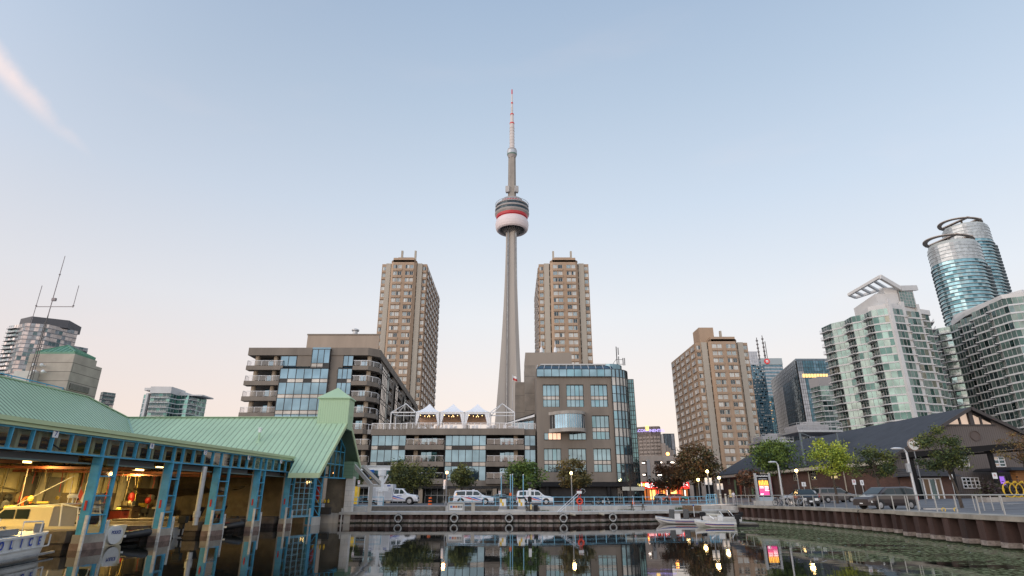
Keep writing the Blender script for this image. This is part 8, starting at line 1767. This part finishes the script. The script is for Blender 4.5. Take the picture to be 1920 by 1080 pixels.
# bollards
for k, px_ in enumerate((1342,1352,1361.5)):
    X_ = AX(px_,940,83.5); c = thing('bollard', ['left','middle','right'][k]+' one of three pale bollards beside the person in white', 'bollard', (X_,83.5,gh(X_,83.5)), 'pale bollards near the gate'); m_ = MB(); m_.lathe([(.14,0),(.14,1.25),(.10,1.32)],(X_,83.5,gh(X_,83.5)),12); m_.build('shaft', mat('pale_bollard', (.5,.46,.38), .7), c); m_ = MB(); m_.lathe([(.15,1.0),(.15,1.1)],(X_,83.5,gh(X_,83.5)),12); m_.build('band', M['dark'], c)
for k, px_ in enumerate((1206,1228,1251.5,1187)):
    X_ = AX(px_,940,90); c = thing('dark_bollard', ['leftmost but one','third from left','rightmost','leftmost'][k]+' of the four dark bollards before the brick paving by the restaurant', 'bollard', (X_,90,gh(X_,90)), 'dark bollards on the brick paving'); m_ = MB(); m_.lathe([(.09,0),(.09,1.0),(.05,1.1)],(X_,90,gh(X_,90)),10); m_.build('shaft', M['black'], c); m_ = MB(); m_.sphere((X_,90,gh(X_,90)+1.12),.09,0,8); m_.build('cap', M['steel'], c)
# cones and drum
def cone(label, X_, Y_, h=.75): 
    gz = gh(X_,Y_); c = thing('traffic_cone', label, 'traffic cone', (X_,Y_,gz)); m_ = MB(); m_.lathe([(.19,.04),(.04,h)],(X_,Y_,gz),14); m_.box(X_-.22,X_+.22,Y_-.22,Y_+.22,gz,gz+.04); m_.build('cone', M['orange'], c); m_ = MB(); m_.lathe([(.125,h*.5),(.10,h*.66)],(X_,Y_,gz),14); m_.build('band', mat('cone_band', (.8,.35,.25), .5), c)
X_ = AX(1187.5,942,80.5); cone('orange traffic cone behind the blue railing near the picnic table', X_, 80.5, .85)
X_ = AX(806.5,940,86); gz = gh(X_,86); c = thing('traffic_drum', 'orange and black striped traffic barrel right of the rescue truck', 'traffic drum', (X_,86,gz)); 
for k in range(5): m_ = MB(); m_.lathe([(.27-.01*k,gz*0+.2*k),(.26-.01*k,.2*k+.2)],(X_,86,gz),16); m_.build('band', M['orange'] if k % 2 == 0 else M['black'], c)
# jib crane
jY = 75.2; jx = AX(713,935,jY); jc = thing('jib_crane', 'white pillar jib crane with a blue hoist next to the rescue truck', 'crane', (jx,jY,1.58)); gz = 1.58
zt_ = AZ(873,jY); m_ = MB(); m_.lathe([(.42,gz),(.42,gz+.06),(.30,gz+.08),(.30,AZ(922,jY))],(jx,jY,0),20); [m_.beam((jx+.28*math.cos(a_),jY+.28*math.sin(a_),gz+.06),(jx+.30*math.cos(a_),jY+.30*math.sin(a_),gz+.5),.03) for a_ in [k*.785 for k in range(8)]]; m_.build('column', M['white'], jc, smooth=False)
m_ = MB(); m_.lathe([(.42,AZ(923,jY)),(.42,AZ(918,jY)),(.34,AZ(917.5,jY)),(.34,AZ(893,jY)),(.5,AZ(892,jY)),(.5,AZ(881,jY))],(jx,jY,0),20); m_.box(jx-.55,jx+.95,jY-.35,jY+.35,AZ(921,jY),AZ(914,jY)); m_.beam((jx+.3,jY,AZ(905,jY)),(jx+.75,jY,AZ(890,jY)),.2); m_.build('slewing_head', M['white'], jc)
jl = AX(655,877,jY); m_ = MB(); m_.box(jl,jx+.95,jY-.2,jY+.2,zt_-.1,zt_); m_.box(jl,jx+.95,jY-.2,jY+.2,AZ(882,jY),AZ(882,jY)+.09); m_.box(jl,jx+.95,jY-.04,jY+.04,AZ(882,jY)+.09,zt_-.1); m_.build('jib_beam', M['white'], jc)
hb = mat('hoist_blue', (.01,.11,.42), .4); hx = AX(696,885,jY); m_ = MB(); m_.box(hx-.4,hx+.4,jY-.25,jY+.25,AZ(886,jY),AZ(881,jY)); m_.box(hx-.3,hx+.25,jY-.2,jY+.2,AZ(893,jY),AZ(886.5,jY)); m_.box(hx+.1,hx+.5,jY-.2,jY+.2,AZ(897,jY),AZ(890,jY)); m_.build('hoist', hb, jc, bevel=.03)
m_ = MB(); m_.sphere((hx,jY,AZ(896,jY)),.14,0,8); m_.build('hook', M['yellow'], jc)
# tyres hung on the quay
def tyre(label, px): 
    X_ = AX(px,972.5,66.2); Yt = interp(QN, X_)-.22; c = thing('tyre_fender', label, 'tyre', (X_,Yt,.48), 'tyres hung on the quay wall'); m_ = MB(); m_.ring((X_,Yt,.48),.36,.13,n=28,k=10); m_.build('tyre', M['rubber'], c, smooth=True)
    m_ = MB(); m_.ring((X_,Yt-.055,.48),.36,.095,n=28,k=8)
    m_.build('pale_tread', mat('chalky_tyre_face', (.42,.41,.39), .85, var=.75, scale=5), c)
    m_ = MB(); m_.tube([(X_,Yt,.86),(X_,Yt+.1,1.12),(X_,Yt+.35,1.2)],.02); m_.build('chain', M['steel'], c)
for px_, lb in ((746.5,'tyre fender on the quay wall below the rescue truck'),(851.5,'tyre fender on the quay wall directly below the information board'),(954.5,'tyre fender on the quay wall directly below the fuel pumps'),(1057,'tyre fender on the quay wall left of the red lifebuoy stand'),(1156,'tyre fender on the quay wall left of the picnic table')): tyre(lb, px_)
for px_, lb in ((1075.5,'cylindrical cream fender lying by the quay edge, left of its twin'),(1133.5,'cylindrical cream fender lying by the quay edge, right of its twin')):
    X_ = AX(px_,967,66); Yt = interp(QN,X_)-.25; c = thing('roll_fender', lb, 'fender', (X_,Yt,.8), 'cylindrical fenders on the quay'); m_ = MB(); m_.tube([(X_-.3,Yt,.93),(X_+.28,Yt,.80)],.12,12); m_.build('roll', mat('fender_cream', (.45,.40,.32), .7), c); m_ = MB(); m_.tube([(X_-.3,Yt,.98),(X_-.5,Yt+.3,1.14)],.015); m_.build('rope', M['steel'], c)
# information board, cabinet, pumps
iY = 68.8; ix = AX(855.5,950,iY); c = thing('information_board', 'low grey information board with a row of coloured squares on the quay', 'information board', (ix,iY,1.1)); bz = lambda y: AZ(y,iY)
m_ = MB(); m_.box(ix-.96,ix+.90,iY-.05,iY+.25,bz(958.5),bz(943)); m_.hexa([(ix-.96,iY-.12,bz(943)),(ix+.9,iY-.12,bz(943)),(ix+.9,iY+.3,bz(943)),(ix-.96,iY+.3,bz(943)),(ix-.90,iY+.0,bz(940.5)),(ix+.84,iY+.0,bz(940.5)),(ix+.84,iY+.25,bz(940.5)),(ix-.9,iY+.25,bz(940.5))]); m_.build('frame', mat('board_frame', (.36,.34,.31), .6, var=.15), c)
m_ = MB(); m_.box(ix-.80,ix+.74,iY-.075,iY-.055,bz(957),bz(945.5)); m_.build('sheet', mat('board_sheet', (.58,.56,.52), .6), c)
for k, col in enumerate(((.10,.18,.40),(.38,.07,.05),(.50,.18,.04),(.16,.12,.12),(.20,.20,.20))): m_ = MB(); m_.box(ix-.66+k*.28,ix-.44+k*.28,iY-.09,iY-.08,bz(952),bz(948.3)); m_.build('coloured_square', mat('board_square_%s' % ['blue','red','orange','brown','grey'][k], col, .6), c)
m_ = MB(); m_.box(ix-.7,ix+.65,iY-.09,iY-.08,bz(955.8),bz(953.4)); m_.build('lower_text_panel', M['white'], c)
for x_ in (ix-.93, ix+.87): m_ = MB(); m_.box(x_-.05,x_+.05,iY-.1,iY+.1,1.09,bz(943)); m_.build('leg', M['steel'], c)
cx_ = AX(887,950,69.4); c = thing('utility_cabinet', 'narrow pale metal cabinet right of the information board', 'cabinet', (cx_,69.4,1.1)); m_ = MB(); m_.box(cx_-.20,cx_+.20,69.3,69.7,1.1,AZ(943,69.4)); m_.build('body', mat('cabinet_beige', (.42,.38,.32), .7, var=.15), c, bevel=.02); m_ = MB(); m_.box(cx_-.26,cx_+.26,69.25,69.75,AZ(943,69.4),AZ(942,69.4)); m_.build('top', MATS['board_frame'], c)
isl = MB(); px0_, px1_ = AX(934,958,70), AX(985.5,958,70); isl.box(px0_,px1_,69.3,70.9,1.09,1.30); tag(isl.build('pump_island', M['concrete_lt']), 'raised concrete island that carries the two fuel pumps', 'plinth')
for px_, lb in ((943,'left one of the two white fuel pumps on the quay'),(977.5,'right one of the two white fuel pumps on the quay')):
    X_ = AX(px_,940,70); c = thing('fuel_pump', lb, 'fuel pump', (X_,70,1.3), 'fuel pumps'); zt2 = AZ(934,70)
    m_ = MB(); m_.box(X_-.44,X_+.44,69.6,70.5,1.3,1.62); m_.build('base', mat('pump_base_grey', (.25,.25,.26), .7), c); m_ = MB(); m_.box(X_-.36,X_+.36,69.7,70.4,1.62,zt2-.05); m_.build('body', M['white'], c, bevel=.03)
    m_ = MB(); m_.box(X_-.40,X_+.40,69.65,70.45,zt2-.05,zt2+.12); m_.build('top_panel', M['black'], c); m_ = MB(); m_.box(X_-.32,X_-.10,69.68,69.695,zt2-.5,zt2-.1); m_.box(X_-.1,X_+.1,69.68,69.695,zt2-.82,zt2-.45); m_.build('yellow_label', M['yellow'], c)
    m_ = MB(); m_.tube([(X_+.42,69.9,zt2+.1),(X_+.62,69.8,zt2-.4),(X_+.55,69.8,1.6),(X_+.7,69.6,1.35),(X_+.42,69.7,zt2-.5)],.025); m_.build('hose', M['black'], c)
# blue poles
for px_, py_, Y_, lb in ((940,893,71,'light blue pole rising behind the left fuel pump'),(957,891,72,'light blue pole with an orange plate between the fuel pumps'),(961,890,72.5,'light blue pole just right of the one with an orange plate'),(981,891,71,'light blue pole rising behind the right fuel pump')):
    p = at(px_, py_, Y_); c = thing('blue_pole', lb, 'pole', (p.x,Y_,1.2), 'light blue poles around the fuel pumps'); m_ = MB(); m_.tube([(p.x,Y_,1.2),(p.x,Y_,p.z)],.055,8); m_.build('shaft', M['railblue'], c); m_ = MB(); m_.sphere((p.x,Y_,p.z+.03),.08,0,8); m_.build('finial', M['white'], c)
    if px_ == 957: m_ = MB(); q = at(957,927,Y_); m_.box(q.x-.14,q.x+.14,Y_-.1,Y_-.06,q.z-.15,q.z+.17); m_.build('orange_plate', M['orange'], c)
# dark instrument post, bin
X_ = AX(993.5,940,69.5); c = thing('service_post', 'dark service post with white panel, black box and yellow plate right of the pumps', 'service post', (X_,69.5,1.1)); zz_ = lambda y: AZ(y,69.5)
m_ = MB(); m_.beam((X_,69.5,1.1),(X_,69.5,zz_(905)),.10); m_.build('post', M['black'], c); m_ = MB(); m_.box(X_-.17,X_+.15,69.35,69.45,zz_(930),zz_(916)); m_.build('white_panel', M['white'], c); m_ = MB(); m_.box(X_-.24,X_+.20,69.3,69.5,zz_(941),zz_(931)); m_.build('black_box', M['black'], c); m_ = MB(); m_.box(X_+.02,X_+.22,69.3,69.4,zz_(955),zz_(946)); m_.build('yellow_plate', mat('pale_yellow', (.6,.45,.2), .6), c); m_ = MB(); m_.box(X_-.28,X_+.22,69.3,69.6,zz_(908),zz_(904)); m_.build('lamp_hood', frame_dk, c)
X_ = AX(1004.5,950,69.5); c = thing('litter_bin', 'small black litter bin on the lower walkway right of the service post', 'bin', (X_,69.5,1.1)); m_ = MB(); m_.box(X_-.22,X_+.22,69.3,69.75,1.1,1.72); m_.build('body', M['black'], c, bevel=.03); m_ = MB(); m_.box(X_-.24,X_+.24,69.28,69.77,1.72,1.78); m_.build('lid', blackpl, c)
# lifebuoy stand and gangway rail
X_ = AX(1087,950,70.5); c = thing('lifebuoy_stand', 'red lattice stand carrying an orange-red lifebuoy and a white box on the quay', 'lifebuoy stand', (X_,70.5,1.1)); zz_ = lambda y: AZ(y,70.5)
m_ = MB(); 
for x_ in (X_-.14,X_+.14): m_.beam((x_,70.5,1.1),(x_,70.5,zz_(918)),.05)
for k in range(8): m_.beam((X_-.14,70.5,1.2+k*.28),(X_+.14,70.5,1.35+k*.28),.03)
m_.build('lattice_post', M['red'], c); m_ = MB(); m_.ring((X_,70.35,zz_(940)),.30,.075,n=24,k=8); m_.build('lifebuoy', mat('lifebuoy_red', (.75,.07,.03), .5), c, smooth=True); m_ = MB(); m_.box(X_-.28,X_+.28,70.3,70.55,zz_(925.5),zz_(920.5)); m_.build('box', M['white'], c)
m_ = MB(); m_.tube([(X_+.1,70.5,zz_(919)),(X_+.35,70.5,zz_(916.5)),(X_+.65,70.5,zz_(918)),(X_+.7,70.5,zz_(922)),(X_+.5,70.5,zz_(925))],.025); m_.build('rope_coil', M['steel'], c)
p0 = at(1045,959.5,67.8); p1 = at(1082,925,73.5); c = thing('ramp_handrail', 'long sloping white handrail rising from the quay edge to the lifebuoy stand', 'handrail', (p0.x,67.8,1.1)); m_ = MB(); m_.tube([p0,p1],.03); m_.build('rail', M['white'], c); m_ = MB(); m_.tube([p0+Vector((.3,0,0)),p1+Vector((.3,0,-.1))],.03); m_.build('rail', M['white'], c)
for f in (.4,.8): q = p0.lerp(p1,f); m_ = MB(); m_.tube([(q.x,q.y,1.1),q],.025); m_.build('post', M['white'], c)
# picnic table
X_ = AX(1202,953,71.5); Yp = interp(QN,X_)+3.2; c = thing('picnic_table', 'grey weathered picnic table on the lower walkway', 'picnic table', (X_,Yp,1.1)); tm_ = mat('weathered_dark_wood', (.10,.085,.07), .85, var=.3, scale=3)
m_ = MB(); [m_.box(X_-.95,X_+.95,Yp-.36+k*.15,Yp-.23+k*.15,1.80,1.84) for k in range(5)]; m_.build('table_top', tm_, c)
for y_ in (-.7,.7): m_ = MB(); m_.box(X_-.95,X_+.95,Yp+y_-.13,Yp+y_+.13,1.52,1.56); m_.build('bench', tm_, c)
for x_ in (-.65,.65): m_ = MB(); m_.beam((X_+x_,Yp-.65,1.1),(X_+x_,Yp-.2,1.8),.08); m_.beam((X_+x_,Yp+.65,1.1),(X_+x_,Yp+.2,1.8),.08); m_.beam((X_+x_,Yp-.75,1.5),(X_+x_,Yp+.75,1.5),.07); m_.build('leg_frame', tm_, c)
# bicycle rack hoops and yellow ring rack
X_ = AX(1478,942,68.5); c = thing('bicycle_rack', 'row of plain steel bicycle hoops behind the railing', 'bicycle rack', (X_,68.5,1.8))
for k in range(4): x_ = X_-1.6+k*1.1; m_ = MB(); gz = gh(x_,68.5); m_.tube([(x_,68.5,gz),(x_,68.5,gz+.75),(x_+.08,68.5,gz+.85),(x_+.42,68.5,gz+.85),(x_+.5,68.5,gz+.75),(x_+.5,68.5,gz)],.03); m_.build('hoop', rsteel, c)
p = at(1902,918,54); c = thing('ring_bicycle_rack', 'bright yellow bicycle rack of interlocking rings at the right edge', 'bicycle rack', (p.x,54,2.3))
for k, px_ in enumerate((1893,1907,1920)): q = at(px_,918.5,54); m_ = MB(); m_.ring((q.x,54+.05*k,q.z),.60,.045,n=32,k=8); m_.box(q.x-.1,q.x+.1,53.95,54.1,q.z+.62,q.z+.74); m_.build('ring', M['yellow'], c, smooth=False)
q = at(1884,918,54); m_ = MB(); m_.tube([(q.x,54,q.z-.6),(q.x-.1,54,q.z-.3),(q.x-.08,54,q.z+.25),(q.x+.15,54,q.z+.6)],.045); m_.build('end_hook', M['yellow'], c); m_ = MB(); m_.box(q.x-.3,q.x+2.6,53.8,54.2,gh(q.x,54)-.02,gh(q.x,54)+.06); m_.build('base_plate', M['steel'], c)
# mooring rings and cleats on the near right cap
for px_, lb in ((1772,'small yellow mooring hoop on the quay cap, left of its twin'),(1795,'small yellow mooring hoop on the quay cap, right of its twin')):
    q = at(px_,960,44.2); q.x = max(q.x,28.4); m_ = MB(); m_.ring((q.x,44.3,1.80),.13,.03,n=18,k=6); tag(m_.build('mooring_hoop', M['yellow']), lb, 'mooring hoop', 'yellow mooring hoops')
q = at(1646,955,52); m_ = MB(); m_.tube([(q.x-.0,52,1.75),(29.1,52,1.55),(29.0,52.05,.9),(29.05,52,.4)],.035); tag(m_.build('hanging_rope', M['rubber']), 'dark rope hanging over the quay edge below the minivan', 'rope')
# entrance bench-like white curb stones
m_ = MB(); q = at(1762,951,49); m_.box(q.x-1.2,q.x+1.3,48.9,49.2,gh(q.x,49)-.02,gh(q.x,49)+.10); tag(m_.build('kerb_stone', M['concrete_lt']), 'white painted kerb stone at the foot of the ragged tree', 'kerb')
# yellow pillar piece left
m_ = MB(); X_ = AX(667,925,92); m_.box(X_-.55,X_+.55,91.8,92.2,1.6,AZ(912,92)); tag(m_.build('yellow_post', M['yellow']), 'bright yellow post panel seen behind the concrete brace', 'post')
# person in white by the gate
def person(label, X_, Y_, gz, rz, shirt, trous, hairc, H=1.75):
    c = thing('person', label, 'person', (X_,Y_,gz), None, rz, True); s = H/1.75
    J = {'pel':(0,0,.95),'ch':(0,-.01,1.28),'nk':(0,0,1.48),'hd':(0,-.02,1.60),'tp':(0,-.01,1.72),'sl':(-.19,0,1.41),'el':(-.25,.05,1.12),'wl':(-.20,-.16,.95),'sr':(.19,0,1.41),'er':(.27,.03,1.12),'wr':(.25,-.14,.90),'hl':(-.10,0,.90),'kl':(-.12,-.06,.50),'al':(-.13,.06,.09),'fl':(-.14,-.10,.04),'hr':(.10,0,.90),'kr':(.12,-.02,.50),'ar':(.13,.02,.09),'fr':(.14,-.14,.04)}
    Ed = [('pel','ch'),('ch','nk'),('nk','hd'),('hd','tp'),('ch','sl'),('sl','el'),('el','wl'),('ch','sr'),('sr','er'),('er','wr'),('pel','hl'),('hl','kl'),('kl','al'),('al','fl'),('pel','hr'),('hr','kr'),('kr','ar'),('ar','fr')]
    Rd = {'pel':.15,'ch':.16,'nk':.055,'hd':.095,'tp':.07,'sl':.06,'sr':.06,'el':.045,'er':.045,'wl':.032,'wr':.032,'hl':.09,'hr':.09,'kl':.06,'kr':.06,'al':.042,'ar':.042,'fl':.035,'fr':.035}
    ks = list(J); me = bpy.data.meshes.new('body'); me.from_pydata([Vector(J[k])*s for k in ks], [(ks.index(a), ks.index(b_)) for a, b_ in Ed], []); o = bpy.data.objects.new('tmpbody', me); C.objects.link(o)
    md = o.modifiers.new('skin','SKIN'); 
    for k, v in zip(ks, me.skin_vertices[0].data): v.radius = (Rd[k]*s, Rd[k]*s*.8 if k in ('pel','ch') else Rd[k]*s); v.use_root = (k == 'pel')
    o.modifiers.new('sub','SUBSURF').levels = 2; bpy.context.view_layer.update(); dg = bpy.context.evaluated_depsgraph_get(); me2 = bpy.data.meshes.new_from_object(o.evaluated_get(dg)); bpy.data.objects.remove(o)
    for m2 in (mat('skin_tone', (.42,.25,.17), .6), trous, shirt): me2.materials.append(m2)
    for pl in me2.polygons:
        z_ = pl.center.z/s; x_ = abs(pl.center.x/s); pl.material_index = 0 if z_ > 1.47 or (z_ < 1.12 and x_ > .17 and z_ > .8) else (2 if z_ > .93 else 1); pl.use_smooth = True
    me2.name = 'body'; b_ = bpy.data.objects.new('body', me2); C.objects.link(b_); b_.parent = c
    for sg in (-1,1):
        w_ = Vector(J['wl' if sg < 0 else 'wr'])*s; m_ = MB(); m_.sphere(w_+Vector((0,-.03,-.05)), .04, 0, 8, (.7,.5,1.1))
        for k in range(4): m_.tube([w_+Vector(((k-1.5)*.018,-.04,-.07)), w_+Vector(((k-1.5)*.02,-.055,-.11)), w_+Vector(((k-1.5)*.02,-.05,-.135+.006*abs(k-1.4)))], [.009,.008,.006], 6)
        m_.tube([w_+Vector((-sg*.03,-.03,-.04)), w_+Vector((-sg*.05,-.06,-.07))], [.011,.008], 6); m_.build('hand', MATS['skin_tone'], c, smooth=True)
    m_ = MB(); m_.sphere((0,.012*s,1.665*s), .115*s, 0, 14, (.92,1.0,.92)); m_.build('hair', hairc, c, smooth=True)
    m_ = MB(); m_.sphere((0,-.105*s,1.60*s), .018, 0, 8, (.8,1,1.3)); m_.build('nose', MATS['skin_tone'], c)
    for sg in (-1,1): m_ = MB(); m_.sphere((sg*.035,-.092*s,1.63*s), .012, 0, 8); m_.build('eye', M['black'], c)
    m_ = MB(); m_.obox((0,-.098*s,1.565*s),(.045,.012,.010)); m_.build('mouth', mat('lip_tone', (.35,.12,.1), .6), c)
    return c
X_ = AX(1376,935,87); person('person in a white shirt and pale trousers standing by the blue gate', X_, 87, gh(X_,87), .4, mat('white_shirt', (.70,.68,.72), .8, var=.08, scale=6), mat('pale_trousers', (.42,.40,.42), .8), mat('brown_hair', (.07,.045,.03), .8))
# hung pole inside bay and stored things
c = thing('steel_pile', 'thick pale steel pole standing in the third boathouse bay', 'pole', (-26.2,42.6,0)); q = at(375,930,42.8)
m_ = MB(); m_.tube([(q.x,42.8,.85),(q.x,42.8,4.7)],.17,16); m_.build('shaft', M['steel'], c, smooth=False); m_ = MB(); m_.lathe([(.24,1.35),(.24,1.75)],(q.x,42.8,0),16); m_.build('collar', M['steel'], c)
for (x_,y_,z_,lb) in ((-36.0,39.8,2.2,'orange lifebuoy hanging on the back wall of the second boathouse bay'),(-35.9,44.8,2.3,'orange lifebuoy hanging in the third boathouse bay')): m_ = MB(); m_.ring((x_+.5,y_,z_),.36,.08,'x',n=24,k=8); tag(m_.build('lifebuoy', M['orange'], smooth=True), lb, 'lifebuoy', 'lifebuoys inside the boathouse')
m_ = MB(); m_.ring((-20.6,64.8,3.0),.62,.13,'x',n=28,k=8,rot=.4); tag(m_.build('lifebuoy', M['red'], smooth=True), 'large dark red lifebuoy hanging in the last opening beside the pillar', 'lifebuoy')
c = thing('shelf', 'shelf with yellow bottles in the last boathouse opening', 'shelf', (-20.8,66.4,1)); m_ = MB(); m_.box(-21.8,-19.3,65.4,65.9,.9,1.6); m_.box(-21.8,-19.3,65.4,65.9,2.0,2.06); m_.build('rack', M['dark'], c)
for k in range(6): m_ = MB(); m_.lathe([(.12,2.06),(.12,2.3),(.05,2.38),(.05,2.44)],(-21.5+k*.38,65.5,0),10); tag(m_.build('bottle', M['yellow']), 'yellow bottle standing on the shelf in the last boathouse opening', 'bottle', 'yellow bottles on the boathouse shelf')
c = thing('coiled_hose', 'yellow coiled hose hanging on the boathouse back wall near the left edge', 'hose', (-37.5,31.5,2.5)); m_ = MB(); [m_.ring((-37.4+.06*k,31.6+.05*k,2.3),.42+.03*k,.03,'x',n=24,k=6) for k in range(4)]; m_.build('coil', M['yellow'], c); m_ = MB(); m_.box(-37.9,-37.3,31.5,31.7,2.6,2.7); m_.build('hook', M['steel'], c)
